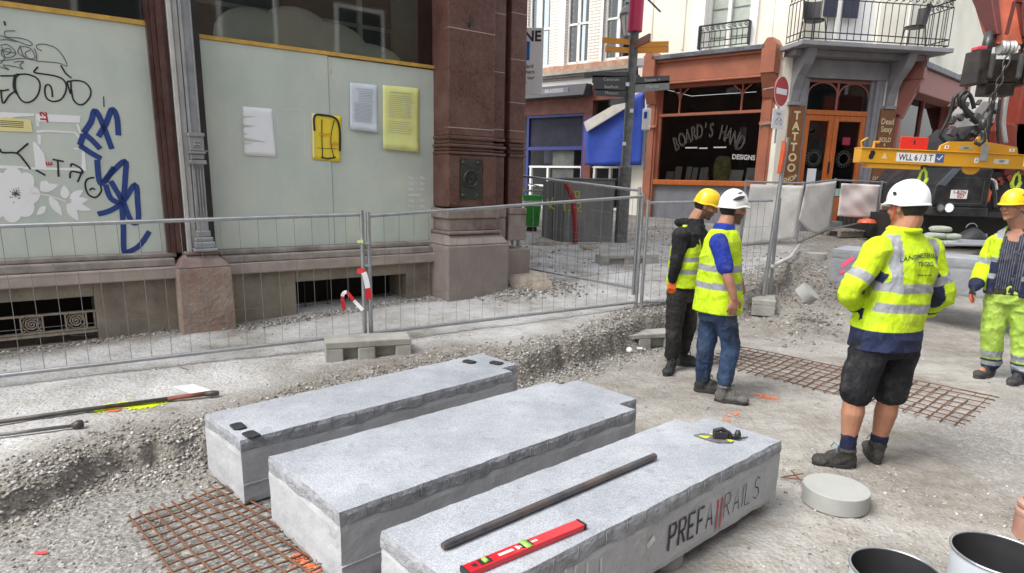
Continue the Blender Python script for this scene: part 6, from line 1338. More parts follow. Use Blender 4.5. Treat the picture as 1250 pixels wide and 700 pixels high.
# right part : arch with orange hydraulic unit and pale hoses
m=MB(); m.fbox(Tf,x1+.01,x9,zb0+.06,zt0-.05,-1.2,-.35); C_('equipment_bay',m,chas)
m=MB(); m.tube([Tf(*tx(x,y,.0),-.1) for x,y in spline([(1196,247),(1194,232),(1199,222),(1206,218),(1214,222),(1218,238),(1219,255)],4)],.045,10); C_('bay_arch',m,trk,smooth=True)
m=MB(); c_=Tf(*tx(1207,241),-.15); m.tube([c_+Vector((0,0,-.16)),c_+Vector((0,0,-.05)),c_+Vector((.02,0,.1)),c_+Vector((.02,0,.2))],[.05,.12,.11,.04],10); C_('hydraulic_unit',m,flat('orange_red_unit',(.60,.10,.03),.45),smooth=True)
m=MB(); m.tube([Tf(*tx(x,y),-.02) for x,y in spline([(1195,248),(1191,243),(1200,240),(1199,228),(1207,219),(1216,222),(1218,232)],5)],.02,8); C_('pale_hose',m,pm('pale_hose_rubber',(.45,.46,.42),.5),smooth=True)
# superstructure
m=MB(); m.fprism(Tf,txs(-.4,(1160,212),(1216,212),(1212,168),(1194,152),(1172,170),(1160,187)),-1.6,-.4); C_('engine_housing',m,chas,bevel=.03)
m=MB(); m.fprism(Tf,txs(-1.7,(1184,180),(1222,180),(1222,124),(1200,122),(1188,136)),-2.4,-1.7); C_('silver_cabinet',m,silv,bevel=.03)
m=MB(); m.fbox(Tf,tx(1236,180,-.3)[0],tx(1300,180,-.3)[0],tx(1240,205,-.3)[1],tx(1240,70,-.3)[1],-.9,-.3); C_('crane_column',m,crred,bevel=.03)
m=MB(); m.fprism(Tf,txs(-.3,(1226,215),(1275,215),(1275,150),(1238,150)),-.7,-.3); C_('column_base',m,crdark,bevel=.02)
m=MB(); m.lathe(Tf(*tx(1220,180),-.5),[(0,-.28),(.17,-.27),(.19,-.1),(.15,.12),(.08,.2),(.06,.3),(0,.31)],14); m.lathe(Tf(*tx(1233,190),-.4),[(0,-.2),(.1,-.2),(.12,.1),(0,.18)],12); C_('rotator',m,crred,smooth=True,autos=True)
for i,(pts_,r_) in enumerate([([(1169,180),(1158,170),(1155,163),(1166,140),(1172,118),(1180,114)],.03),([(1192,140),(1184,133),(1177,128),(1176,118),(1183,111),(1190,118),(1194,132)],.035),([(1196,150),(1188,142),(1180,134),(1179,122),(1185,114)],.035),([(1205,185),(1206,160),(1212,130),(1213,105)],.03),([(1225,175),(1222,150),(1226,120),(1230,100)],.04),([(1214,178),(1213,150),(1216,120)],.025)]):
    m=MB(); m.tube([Tf(*tx(x,y),-.15+.05*i) for x,y in spline(pts_,5)],r_,8); C_('hydraulic_hose',m,hosem if i!=4 else silv,smooth=True)
m=MB()
for k in range(26):
    x=random.uniform(1180,1250); y=random.uniform(120,205); c_=Tf(*tx(x,y),-.4); m.box(c_,(random.uniform(.04,.14),.1,random.uniform(.04,.16)),Matrix.Rotation(random.random(),3,'Y'))
C_('valve_block',m,pm('valve_grey',(.11,.10,.10),.5,metal=.3,var=.5,scale=6),bevel=.01)
m=MB()
for k in range(12):
    x=random.uniform(1200,1250); y=random.uniform(165,225); c_=Tf(*tx(x,y),-.32); m.box(c_,(random.uniform(.04,.12),.08,random.uniform(.04,.12)),Matrix.Rotation(random.random(),3,'Y'))
C_('red_fitting',m,crred,bevel=.01)
# ============================================================ BOOM TIP, HOOK BLOCK, CHAIN
YB=8.3; Gf=Fr((0,YB,0),(1,0,0),(0,-1,0)); gx=lambda x,y,o=0: Gf.px(x,y,o)
BT=thing('crane_boom','orange-red knuckle boom with black head block coming down at the top right','crane boom',tuple(Gf(*gx(1225,52),0)))
a=Gf(*gx(1228,56),0); 
def ring(c,wx,wy): return [c+Vector((sx*wx,sy*wy,0)) for sx,sy in ((-1,-1),(1,-1),(1,1),(-1,1))]
m=MB(); r0=ring(a+Vector((0,.02,.0)),.15,.10); r1=ring(a+Vector((.05,.35,.5)),.17,.14); r2=ring(a+Vector((.55,1.8,2.8)),.2,.2); m.add(r0+r1+r2,[(3,2,1,0),(8,9,10,11)]+[(j*4+i,j*4+(i+1)%4,j*4+4+(i+1)%4,j*4+4+i) for j in (0,1) for i in range(4)]); m.build('boom_section',pm('boom_orange_red',(.45,.10,.045),.45,var=.15,scale=3,dirt=(.15,.06,.04),dscale=4,damt=.4),BT,bevel=.02)
for sgn,nm in ((-1,crdark),(1,crdark)):
    m=MB(); c0,c1_,c2_=a+Vector((sgn*.17,-.03,.10)),a+Vector((sgn*.19+.04,.3,.6)),a+Vector((sgn*.24+.55,1.7,2.8)); m.add(ring(c0,.03,.08)+ring(c1_,.05,.16)+ring(c2_,.05,.22),[(3,2,1,0),(8,9,10,11)]+[(j*4+i,j*4+(i+1)%4,j*4+4+(i+1)%4,j*4+4+i) for j in (0,1) for i in range(4)]); m.build('boom_cheek',nm,BT,bevel=.01)
m=MB(); m.tube([a+Vector((-.1,-.12,.1)),a+Vector((-.06,-.1,.45)),a+Vector((.06,-.05,.45)),a+Vector((.12,-.12,.08))],.02,8); m.build('collar_plate',crdark,BT)
for sx_,h in ((-1,1),(1,1)):
    m=MB(); m.tube([a+Vector((sx_*.24,-.02,-.14)),a+Vector((sx_*.23,-.02,.0)),a+Vector((sx_*.20,.02,.14))],[.05,.06,.055],12); m.build('link_arm',pm('grease_black_steel',(.06,.06,.06),.4,metal=.5,var=.3,scale=12),BT,smooth=True)
hb=Gf(*gx(1219,84),0); bw=.33; bh=.19
blkst=pm('black_steel_block',(.018,.016,.014),.4,var=.4,scale=8,dirt=(.10,.07,.05),dscale=7,damt=.4)
m=MB(); 
for s in (-1,1): m.hexa([hb+Vector((s*.27-.065,-.16,-bh)),hb+Vector((s*.27+.065,-.16,-bh)),hb+Vector((s*.27+.065,.16,-bh)),hb+Vector((s*.27-.065,.16,-bh)),hb+Vector((s*.27-.065,-.14,bh)),hb+Vector((s*.27+.065,-.14,bh)),hb+Vector((s*.27+.065,.14,bh)),hb+Vector((s*.27-.065,.14,bh))])
m.box(hb+Vector((0,.05,-.03)),(.46,.2,.26)); m.box(hb+Vector((.02,.03,-.24)),(.34,.2,.14)); m.build('head_block',blkst,BT,bevel=.012)
for s in (-.2,.13): m=MB(); m.box(hb+Vector((s,-.165,.0)),(.055,.05,.28)); m.build('guide_rail',pm('worn_grey_steel',(.10,.10,.10),.4,metal=.5,var=.3,scale=14),BT,bevel=.02)
for s in (-.29,.27): m=MB(); m.box(hb+Vector((s,-.03,bh+.02)),(.10,.14,.04)); m.build('pink_cap',flat('pink_red_cap',(.60,.07,.10),.5),BT,bevel=.008)
for s in (-.03,.06): m=MB(); m.lathe(hb+Vector((s,-.05,.22)),[(0,-.04),(.07,-.04),(.085,-.02),(.07,0),(.085,.02),(.07,.04),(0,.04)],18,Matrix.Rotation(R(90),4,'Y')); m.build('sheave',silv,BT,smooth=True,autos=True)
# chain
def chain(m,a,b,r=.028,w=.008,k=None):
    d=b-a; L_=d.length; n=k or int(L_/(r*2.9)); d.normalize(); u1=d.orthogonal().normalized(); u2=d.cross(u1)
    for i in range(n):
        c_=a+d*(L_*(i+.5)/n); s_=u1 if i%2 else u2; hl=L_/n*.68
        m.tube([c_+s_*(r*math.cos(t))+d*(hl*math.sin(t)) for t in [j*math.pi/6 for j in range(13)]],w,6,cap=False)
ch0=Gf(*gx(1212,97),.18); beam_top=Gf(*gx(1193,178),0)
t=thing('lifting_chain','dark steel lifting chain with hook between the head block and the yellow beam','chain',tuple(ch0)); chm=pm('chain_steel',(.09,.085,.08),.45,metal=.7,var=.3,scale=20)
m=MB(); chain(m,hb+Vector((-.03,-.17,.1)),ch0+Vector((-.03,0,0)),.03,.01); chain(m,ch0+Vector((-.03,0,0)),Vector(py(1202,145,YB-.15)),.03,.01); m.build('links',chm,t,smooth=True)
hk=Vector(py(1199,158,YB-.12)); m=MB(); m.lathe(hk,[(0,.13),(.04,.12),(.05,.04),(.03,0)],12); m.tube([hk+Vector(v) for v in [(0,0,.0),(.03,0,-.06),(.04,0,-.13),(0,0,-.18),(-.05,0,-.16),(-.06,0,-.11)]],[.022,.03,.03,.026,.022,.01],10); m.build('hook',pm('hook_steel',(.05,.05,.05),.4,metal=.5),t,smooth=True)
# ============================================================ YELLOW SPREADER BEAM
SBl=Fr((0,8.2,0),(math.cos(R(6)),math.sin(R(6)),0),(math.sin(R(6)),-math.cos(R(6)),0)); sx=lambda x,y,o=0: SBl.px(x,y,o)
L=sx(1047,190); Rr=sx(1250,199); zc=L[1]; tilt_=(Rr[1]-L[1])/(Rr[0]-L[0]); xe=L[0]+3.1
def bz(s,dz): return zc+tilt_*(s-L[0])+dz
yel=pm('beam_yellow',(.68,.33,.015),.4,var=.06,scale=3,dirt=(.35,.22,.08),dscale=5,damt=.25,bs=.05,coat=.2)
SB=thing('spreader_beam','orange-yellow lifting beam marked WLL 6 / 3 T hanging on the chain','lifting beam',tuple(SBl(L[0]+1.5,zc,0)))
def sb(m,s0,s1,d0,d1,o0,o1): m.hexa([SBl(s0,bz(s0,d0),o0),SBl(s1,bz(s1,d0),o0),SBl(s1,bz(s1,d0),o1),SBl(s0,bz(s0,d0),o1),SBl(s0,bz(s0,d1),o0),SBl(s1,bz(s1,d1),o0),SBl(s1,bz(s1,d1),o1),SBl(s0,bz(s0,d1),o1)])
m=MB(); sb(m,L[0],xe,-.085,.085,-.09,.06); sb(m,L[0],xe,.086,.10,-.10,.075); m.build('main_beam',yel,SB,bevel=.004)
m=MB(); sb(m,L[0]+.12,L[0]+.85,-.145,-.087,-.07,.045); m.build('lower_flange',yel,SB,bevel=.004)
s0=sx(1146,180)[0]; s1=sx(1243,180)[0]; sm=sx(1196,180)[0]
m=MB(); pf=[(s0,.101),(s1,.101),(s1-.03,.19),(sm+.25,.22),(sm+.09,.235),(sm+.05,.30),(sm-.05,.30),(sm-.09,.235),(s0+.12,.22),(s0+.02,.17)]; m.fprism(SBl,[(a,bz(a,b)) for a,b in pf],-.02,.02); m.build('lug_plate',yel,SB,bevel=.003)
for sc_ in (sx(1184,210)[0],): m=MB(); m.fprism(SBl,[(sc_+.12*math.cos(a),bz(sc_,-.087)+.09*math.sin(a)) for a in [math.pi+k*math.pi/12 for k in range(13)]],-.02,.02); m.build('lower_lug',yel,SB,bevel=.003)
m=MB(); m.tube([SBl(L[0]+.04,bz(L[0],.10),0),SBl(L[0]+.02,bz(L[0],.17),0),SBl(L[0]+.1,bz(L[0],.22),0)],.012,8); m.tube([SBl(L[0]+.2,bz(L[0],.10),0),SBl(L[0]+.2,bz(L[0],.17),0),SBl(L[0]+.26,bz(L[0],.17),0)],.018,8); m.build('end_hook',yel,SB)
m=MB(); 
for ds,dz in ((.10,.0),(.115,.04)): m.lathe(SBl(L[0]+.14+ds-.1,bz(L[0],dz-.01),.061),[(0,0.002),(.035,.002)],14,Mh)
m.build('slot_hole',darkgap,SB)
a=sx(1097,170)[0]; b=sx(1131,170)[0]; m=MB(); sb(m,a,b,.101,.255,.03,.045); rp_=m.build('red_plaque',flat('bright_red_plaque',(.78,.035,.02),.4),SB,bevel=.012); m=MB(); sb(m,(a+b)/2-.012,(a+b)/2+.012,.16,.215,.0455,.047); m.build('plaque_mark',inkm,rp_)
a=sx(1090,194)[0]; b=sx(1137,194)[0]; m=MB(); sb(m,a,b,-.055,.055,.0605,.063); lp_=m.build('load_label',white,SB); m=MB(); add_text(m,'WLL 6 / 3 T',lambda x,y:SBl((a+b)/2+x*.86,bz((a+b)/2,y-.002),.0645),.108,.002); m.build('lettering',inkm,lp_)
b2=sx(1148,194)[0]; m=MB(); sb(m,b+.005,b2,-.045,.06,.0605,.063); bl_=m.build('blue_sticker',flat('sticker_blue',(.05,.12,.30),.5),SB); m=MB(); ribbon(m,[SBl(b+.03,bz(b,.01),.0645),SBl(b+.055,bz(b,-.015),.0645),SBl(b+.10,bz(b,.04),.0645)],.016,Vector(SBl.n)); m.build('check_mark',white,bl_)
def stick(px0,px1,d0,d1,mat,text=None,tm=inkm,o=.0605):
    a,b=sx(px0,190)[0],sx(px1,190)[0]; m=MB(); sb(m,a,b,d0,d1,o,o+.002); s_=m.build('sticker',mat,SB)
    if text: m=MB(); add_text(m,text,lambda x,y:SBl((a+b)/2+x,bz((a+b)/2,(d0+d1)/2+y),o+.004),(d1-d0)*.7,.001); m.build('lettering',tm,s_)
stick(1186,1191,-.03,.03,white,'A'); stick(1210,1228,-.03,.03,pm('pale_sticker',(.60,.60,.52),.5),'1007'); stick(1246,1262,-.05,.07,white,'EH'); 
stick(1150,1155,.13,.175,white,'B',o=.021); stick(1168,1184,.13,.17,pm('green_sticker',(.30,.42,.36),.5),'CE 06',o=.021); stick(1229,1236,.13,.17,white,'B',o=.021)
m=MB(); c_=sx(1076,190)[0]; m.fprism(SBl,[(c_-.045,bz(c_,-.03)),(c_+.045,bz(c_,-.03)),(c_,bz(c_,.045))],.0605,.062); m.build('warning_triangle',pm('pale_triangle',(.75,.55,.2),.5),SB)
m=MB(); sb(m,sm-.03,sm+.07,-.0,.20,.0625,.075); m.build('grey_guide',silv,SB)
# hooks below the beam
lime=pm('lime_hook_paint',(.50,.66,.04),.4,var=.08,scale=6,bs=.05)
for i,(x,ytop,lab) in enumerate(((1130,204,'lime green sling hook under the beam, above the white helmet'),(1244,212,'lime green sling hook under the beam, above the yellow helmet'))):
    s_,_=sx(x,ytop); top=SBl(s_,bz(s_,-.087),-.01); t=thing('sling_hook',lab,'hook',tuple(top),group='hooks under the lifting beam')
    m=MB(); m.tube([top+Vector((.025*math.cos(a),0,-.03+.035*math.sin(a))) for a in [k*math.pi/8 for k in range(17)]],.009,8,cap=False); m.build('shackle',chm,t,smooth=True)
    c_=top+Vector((-.01,0,-.15)); m=MB(); m.tube([c_+Vector((.055*math.cos(a)*(1 if math.sin(a)<0 else .75),-.0,.095*math.sin(a))) for a in [k*math.pi/12 for k in range(25)]],[.016+.008*(1 if 12<k<24 else 0) for k in range(25)],10,cap=False); m.tube([c_+Vector((0,0,.095)),c_+Vector((0,0,.125))],.02,8); m.build('hook_body',lime,t,smooth=True)

m=MB(); m.fprism(Tf,txs(-.22,(1215,190),(1242,190),(1242,152),(1222,148),(1214,160)),-.5,-.22); C_('slew_housing',m,crred,bevel=.03)
# ============================================================ PEOPLE
def attrmat(name,rough=.75,bs=.35,scale=1,weave=260,fold=9,spec=.3):
    m,N,L,B=nmat(name); a=N.new('ShaderNodeAttribute'); a.attribute_name='Col'
    n=ramp(N,L,noiz(N,L,14,5,.6),[(.3,(.80,.79,.78)),(.62,(1.02,1.02,1.02))]); c=mixc(N,L,1.,a.outputs['Color'],n,'MULTIPLY'); dd_=ramp(N,L,noiz(N,L,5,7,.7),[(.52,0.),(.75,.22)]); c=mixc(N,L,dd_,c,(.33,.31,.28)); L.new(c,B.inputs['Base Color']); B.inputs['Roughness'].default_value=rough; B.inputs['Specular IOR Level'].default_value=spec
    f0=noiz(N,L,fold,3,.5,stretch=(1,1,.6)); f1=N.new('ShaderNodeMath'); f1.operation='SUBTRACT'; L.new(f0,f1.inputs[0]); f1.inputs[1].default_value=.5; f2=N.new('ShaderNodeMath'); f2.operation='ABSOLUTE'; L.new(f1.outputs[0],f2.inputs[0]); f3=N.new('ShaderNodeMath'); f3.operation='MULTIPLY'; L.new(f2.outputs[0],f3.inputs[0]); f3.inputs[1].default_value=-1.6; f=f3.outputs[0]; g=noiz(N,L,weave,2,.5); ad=N.new('ShaderNodeMath'); ad.operation='MULTIPLY_ADD'; L.new(f,ad.inputs[0]); ad.inputs[1].default_value=6; L.new(g,ad.inputs[2]); bump(N,L,B,ad.outputs[0],bs,.006); return m
clothmat=attrmat('garment_fabric',bs=.8,fold=10); skinm=attrmat('skin_tone',.5,.12,weave=300,fold=30); hardm=attrmat('helmet_shell',.28,.0,spec=.5); bootm=attrmat('work_boot_leather',.7,.6,weave=90,fold=22)
def organic(mb,voxel,it=3,fac=.5):
    me=mb.mesh('tmp',False); bm=bmesh.new(); bm.from_mesh(me); bmesh.ops.recalc_face_normals(bm,faces=bm.faces); bm.to_mesh(me); bm.free()
    o=bpy.data.objects.new('tmp',me); COL.objects.link(o); r=o.modifiers.new('r','REMESH'); r.mode='VOXEL'; r.voxel_size=voxel; r.adaptivity=0
    s=o.modifiers.new('s','SMOOTH'); s.factor=fac; s.iterations=it
    dg=bpy.context.evaluated_depsgraph_get(); dg.update(); out=bpy.data.meshes.new_from_object(o.evaluated_get(dg)); bpy.data.objects.remove(o); bpy.data.meshes.remove(me); return out
def co(me): a=np.empty(len(me.vertices)*3,np.float32); me.vertices.foreach_get('co',a); return a.reshape(-1,3).astype(float)
def nrm_(me):
    a=np.empty(len(me.vertices)*3,np.float32); me.vertices.foreach_get('normal',a); return a.reshape(-1,3).astype(float)
def setco(me,P): me.vertices.foreach_set('co',P.astype(np.float32).ravel()); me.update()
def setcol(me,C):
    a=me.color_attributes.new('Col','FLOAT_COLOR','POINT'); a.data.foreach_set('color',np.concatenate([C,np.ones((len(C),1))],1).astype(np.float32).ravel())
def ball(mb,c,r,n=14,M=None):
    if not isinstance(r,(tuple,list)): r=(r,r,r)
    prof=[(math.sin(math.pi*i/8),-math.cos(math.pi*i/8)) for i in range(9)]; S_=Matrix.Diagonal((r[0],r[1],r[2],1)); mb.lathe(c,[(max(a,1e-4),b) for a,b in prof],n,(M@S_) if M else S_)
def limb(mb,pts,rs,n=14,k=4):
    P=[Vector(p) for p in spline([tuple(p) for p in pts],k)]; rr_=[]
    for i in range(len(rs)-1):
        for j in range(k): rr_.append(rs[i]+(rs[i+1]-rs[i])*j/k)
    rr_.append(rs[-1]); mb.tube(P,rr_,n); ball(mb,P[0],rs[0]); ball(mb,P[-1],rs[-1])
def loft(mb,rings,n=32,p=2.3):   # ring: centre, right dir, rx, fwd dir, ry
    vs=[]
    for c,r,rx,f,ry in rings:
        for i in range(n):
            t=2*math.pi*i/n; a,b=math.cos(t),math.sin(t); a=math.copysign(abs(a)**(2/p),a); b=math.copysign(abs(b)**(2/p),b); vs.append(Vector(c)+Vector(r)*rx*a+Vector(f)*ry*b)
    k=len(rings); mb.add(vs,[(j*n+i,j*n+(i+1)%n,(j+1)*n+(i+1)%n,(j+1)*n+i) for j in range(k-1) for i in range(n)]+[tuple(range(n-1,-1,-1)),tuple(range((k-1)*n,k*n))])
def closest(P,poly):
    best=np.full(len(P),1e9); Q=np.zeros_like(P)
    for a,b in zip(poly[:-1],poly[1:]):
        a=np.array(a);b=np.array(b); d=b-a; t=np.clip((P-a)@d/(d@d),0,1); q=a+t[:,None]*d; e=np.linalg.norm(P-q,axis=1); m_=e<best; best=np.where(m_,e,best); Q=np.where(m_[:,None],q,Q)
    return Q
def along(P,poly):   # distance and arclength parameter (0..len) of points to a polyline
    best=np.full(len(P),1e9); tt=np.zeros(len(P)); s0=0
    for a,b in zip(poly[:-1],poly[1:]):
        a=np.array(a);b=np.array(b); d=b-a; L_=np.linalg.norm(d); t=np.clip((P-a)@d/L_**2,0,1); q=a+t[:,None]*d; e=np.linalg.norm(P-q,axis=1); m_=e<best; best=np.where(m_,e,best); tt=np.where(m_,s0+t*L_,tt); s0+=L_
    return best,tt,s0
def n3(P,s,seed=0,o=3):
    x=P[:,0]*s+seed*7.3; y=P[:,1]*s+seed*3.1; z=P[:,2]*s
    return (fbm(x+z*.37,y+z*.61,o,seed)+fbm(y-x*.3,z+x*.2,o,seed+9))*.5
def hand(mb,w_,d,pn,curl=.5,side=1,s=1.,glove=0):
    """w_ wrist, d direction along the hand, pn palm normal, side=+1 thumb on the d x pn side"""
    d=Vector(d).normalized(); pn=Vector(pn); pn=(pn-d*pn.dot(d)).normalized(); t_=d.cross(pn)*side; g=glove
    c=w_+d*.045*s; 
    loft(mb,[(w_-d*.01*s,t_,(.024+g)*s,pn,(.019+g)*s),(w_+d*.02*s,t_,(.031+g)*s,pn,(.017+g)*s),(w_+d*.06*s,t_,(.040+g)*s,pn,(.016+g)*s),(w_+d*.088*s,t_,(.039+g)*s,pn,(.013+g)*s)],16,2.6)
    for i,(off,L_) in enumerate(((.030,.068),(.010,.078),(-.011,.073),(-.031,.056))):
        b=w_+d*(.083-.004*abs(i-1))*s+t_*off*s; a=curl*(.55+.1*i); p=[b-d*.02*s]; dir_=d+t_*off*1.4; q=b
        p.append(q)
        for k,(f_,aa) in enumerate(((.45,a),(.32,a*2.0),(.23,a*2.8))):
            v=(d*math.cos(aa)+pn*math.sin(aa)+t_*off*1.3).normalized(); q=q+v*L_*f_*s; p.append(q)
        r=(.0092-.0008*(i==3)+g*.8)*s; mb.tube(p,[r*1.05,r,r*.96,r*.9,r*.75],10); ball(mb,p[-1],r*.78,10)
    b=w_+d*.022*s+t_*.026*s; p=[b,b+(t_*.9+d*.6+pn*.25).normalized()*.034*s]; p.append(p[-1]+(t_*.35+d*1+pn*.45*curl*2).normalized()*.030*s); p.append(p[-1]+(d*1+pn*.9*curl*2).normalized()*.024*s)
    r=(.0115+g*.8)*s; mb.tube(p,[r*1.3,r*1.1,r,r*.8],10); ball(mb,p[-1],r*.8,10)
class Person: pass
def frame_from(f,tilt=0,roll=0):
    f=Vector((f[0],f[1],0)).normalized(); u=Vector((0,0,1)); r=f.cross(u)
    f2=(f*math.cos(tilt)+u*math.sin(tilt)).normalized(); u2=r.cross(f2); 
    r2=(r*math.cos(roll)+u2*math.sin(roll)).normalized(); u3=r2.cross(f2).normalized(); return r2,f2,u3
def build_person(label,root,J,fb,fh,head_tilt,skin,hair,beard,helmet,arms,legs,sc=1.,name='person',bareleg=False,tw=1.):
    """J: dict of joints in world space. fb: body facing, fh: head facing"""
    t=thing(name,label,'person',root); r,f,u=frame_from(fb); hr,hf,hu=frame_from(fh,head_tilt); X=Person(); X.t=t; X.r=r; X.f=f; X.J=J
    m=MB()
    H=J['head']; HM=Matrix(((hr.x,hf.x,hu.x,0),(hr.y,hf.y,hu.y,0),(hr.z,hf.z,hu.z,0),(0,0,0,1))); hd=lambda x,y,z: H+hr*x*sc+hf*y*sc+hu*z*sc
    ball(m,hd(0,-.012,.025),(.076*sc,.094*sc,.092*sc),24,HM); ball(m,hd(0,.018,-.02),(.067*sc,.075*sc,.085*sc),24,HM); ball(m,hd(0,.035,-.075),(.045*sc,.048*sc,.034*sc),18,HM)
    ball(m,hd(0,.068,-.098),(.021*sc,.018*sc,.015*sc),12,HM)
    loft(m,[(hd(0,.083,.028),hr,.008*sc,hf,.010*sc),(hd(0,.096,.005),hr,.011*sc,hf,.014*sc),(hd(0,.104,-.018),hr,.017*sc,hf,.018*sc),(hd(0,.092,-.028),hr,.014*sc,hf,.012*sc)],12,2)
    for s in (-1,1):
        ball(m,hd(s*.034,.075,.035),(.027*sc,.018*sc,.009*sc),12,HM); ball(m,hd(s*.045,.06,-.018),(.022*sc,.02*sc,.02*sc),12,HM); ball(m,hd(s*.014,.094,-.019),(.008*sc,.01*sc,.007*sc),10,HM)
        ball(m,hd(s*.078,-.010,-.002),(.009*sc,.020*sc,.031*sc),12,HM@Matrix.Rotation(.3*s,4,'Z'))
    ball(m,hd(0,.088,-.048),(.024*sc,.011*sc,.0065*sc),12,HM); ball(m,hd(0,.085,-.060),(.021*sc,.011*sc,.007*sc),12,HM)
    limb(m,[hd(0,-.03,-.07),J['neck'],J['neck']-Vector((0,0,.05))],[.061*sc,.064*sc,.075*sc])
    c=J['chest']; pl=J['pelvis']; wa=c.lerp(pl,.55)
    loft(m,[(pl-Vector((0,0,.06)),r,.15*sc,f,.11*sc),(pl,r,.165*sc,f,.12*sc),(wa,r,.145*sc,f,.105*sc),(c,r,.17*sc*tw,f,.12*sc),(c.lerp(J['neck'],.5),r,.165*sc*tw,f,.10*sc),(c.lerp(J['neck'],.85),r,.09*sc,f,.07*sc)],28)
    for s in 'LR':
        sh,el,wr=J['sh'+s],J['el'+s],J['wr'+s]; limb(m,[sh,sh.lerp(el,.5),el,el.lerp(wr,.35),wr],[.055*sc,.05*sc,.041*sc,.043*sc,.027*sc])
        hp,kn,an=J['hip'+s],J['kn'+s],J['an'+s]; limb(m,[hp,hp.lerp(kn,.5),kn,kn.lerp(an,.3),kn.lerp(an,.7),an],[.088*sc,.078*sc,.058*sc,.066*sc,.048*sc,.038*sc])
        if 'hd'+s in J: d_,pn_,cu=J['hd'+s]; hand(m,wr,d_,pn_,cu,1 if s=='R' else -1,sc*1.0)
        to=J['to'+s]; an_=J['an'+s]; ball(m,an_.lerp(to,.4)-Vector((0,0,.03)),.035)
    me=organic(m,.0062,2); P=co(me); N0=nrm_(me); sh_=np.zeros(len(P))
    for s in 'LR':
        d_,t_,L_=along(P,[list(J['hip'+s]),list(J['kn'+s]),list(J['an'+s])]); Lk=(J['kn'+s]-J['hip'+s]).length
        sh_=np.maximum(sh_,np.where((d_<.13)&(t_>.01)&(t_<(Lk-.06 if bareleg else L_-.03)),.017,0))
    P=P-N0*sh_[:,None]; setco(me,P); sk=np.tile(np.array(skin),(len(P),1))
    Hn=np.array(H); L_=(P-Hn)@np.array([list(hr),list(hf),list(hu)]).T/sc; x,y,z=L_.T
    red=np.exp(-((x)**2/.0012+(z+.054)**2/.00010))*(y>.06); sk=sk*(1-.45*red[:,None]*np.array([.5,1,1]))
    cheek=np.exp(-(((np.abs(x)-.045)/.025)**2+((z+.015)/.03)**2))*(y>.03); sk=sk*(1-.12*cheek[:,None]*np.array([0,1,1]))
    if beard is not None:
        bmask=(y>-.02)&(z<-.030)&(z>-.125)&(((np.abs(x)>.028)|(z<-.066)|((z>-.044)&(z<-.034)))); sk[bmask]=sk[bmask]*.25+np.array(beard)*.75
    br=(np.abs(z-.038)<.007)&(np.abs(x)>.012)&(np.abs(x)<.052)&(y>.06); sk[br]=sk[br]*.35+np.array(hair)*.65
    ey=(np.abs(z-.017)<.010)&(np.abs(np.abs(x)-.031)<.016)&(y>.055); sk[ey]*=.62
    setcol(me,sk); X.body=link_mesh('body',me,skinm,t,smooth=True)
    for s in (-1,1):
        mb=MB(); ball(mb,hd(s*.031,.0755,.017),(.0125*sc,.009*sc,.0075*sc),12,HM); e=mb.build('eye',flat('eye_white',(.55,.53,.50),.3),t,smooth=True)
        mb=MB(); ball(mb,hd(s*.031,.083,.017),(.005*sc,.003*sc,.005*sc),10,HM); mb.build('iris',flat('iris_dark',(.02,.015,.01),.2),e)
    # hair: cap below the helmet rim at sides and back
    mb=MB(); ball(mb,hd(0,-.020,.015),(.081*sc,.095*sc,.088*sc),24,HM); 
    me=organic(mb,.008,1); bm=bmesh.new(); bm.from_mesh(me); 
    dead=[v for v in bm.verts if ((v.co-H).dot(hf)/sc>.02-.0*abs((v.co-H).dot(hr))) or ((v.co-H).dot(hu)/sc<-.055) or ((v.co-H).dot(hf)/sc>-.025 and (v.co-H).dot(hu)/sc<-.0)]
    bmesh.ops.delete(bm,geom=dead,context='VERTS'); bm.to_mesh(me); bm.free(); setcol(me,np.tile(np.array(hair),(len(me.vertices),1))); link_mesh('hair',me,clothmat,t,smooth=True)
    # helmet
    hc=helmet['c']; mb=MB(); Rn=18; Nn=40; vs=[];fs=[]; ax,ay,az=.098*sc,.118*sc,.118*sc; base=hd(0,-.006,.036)
    for j in range(Rn+1):
        ph=math.pi/2*j/Rn
        for i in range(Nn):
            th=2*math.pi*i/Nn; cx_,sy_=math.cos(th),math.sin(th); k=math.cos(ph)**.85; h=math.sin(ph)
            ridge=.006*math.exp(-(cx_*k/.22)**2)+(.004*math.exp(-((abs(cx_*k)-.5)/.12)**2)); zlow=-.022*sst(.45,-.35,sy_)*(1-h)
            vs.append(base+hr*(ax*cx_*k)+hf*(ay*sy_*k)+hu*((az*h)+zlow*(1-h)**2+ridge*(h>.25)))
    for j in range(Rn):
        for i in range(Nn): fs.append((j*Nn+i,j*Nn+(i+1)%Nn,(j+1)*Nn+(i+1)%Nn,(j+1)*Nn+i))
    mb.add(vs,fs)
    # brim
    vs=[];
    for i in range(Nn):
        th=2*math.pi*i/Nn; cx_,sy_=math.cos(th),math.sin(th); ext=.002+.026*max(0,sy_)**2.2+(.002*max(0,-sy_)**2); zl=-.022*float(sst(.45,-.35,sy_))
        for q_,dz in ((1,.004),(1+ext/ax,-.004-.010*max(0,sy_)),(1+ext/ax,-.010-.010*max(0,sy_)),(.96,-.010)): vs.append(base+hr*(ax*cx_*q_)+hf*(ay*sy_*q_)+hu*(zl+dz))
    mb.add(vs,[(i*4+k,((i+1)%Nn)*4+k,((i+1)%Nn)*4+(k+1)%4,i*4+(k+1)%4) for i in range(Nn) for k in range(4)])
    me=mb.mesh('helmet'); P=co(me); L_=(P-np.array(base))@np.array([list(hr),list(hf),list(hu)]).T/sc; x,y,z=L_.T; C=np.tile(np.array(hc),(len(P),1))
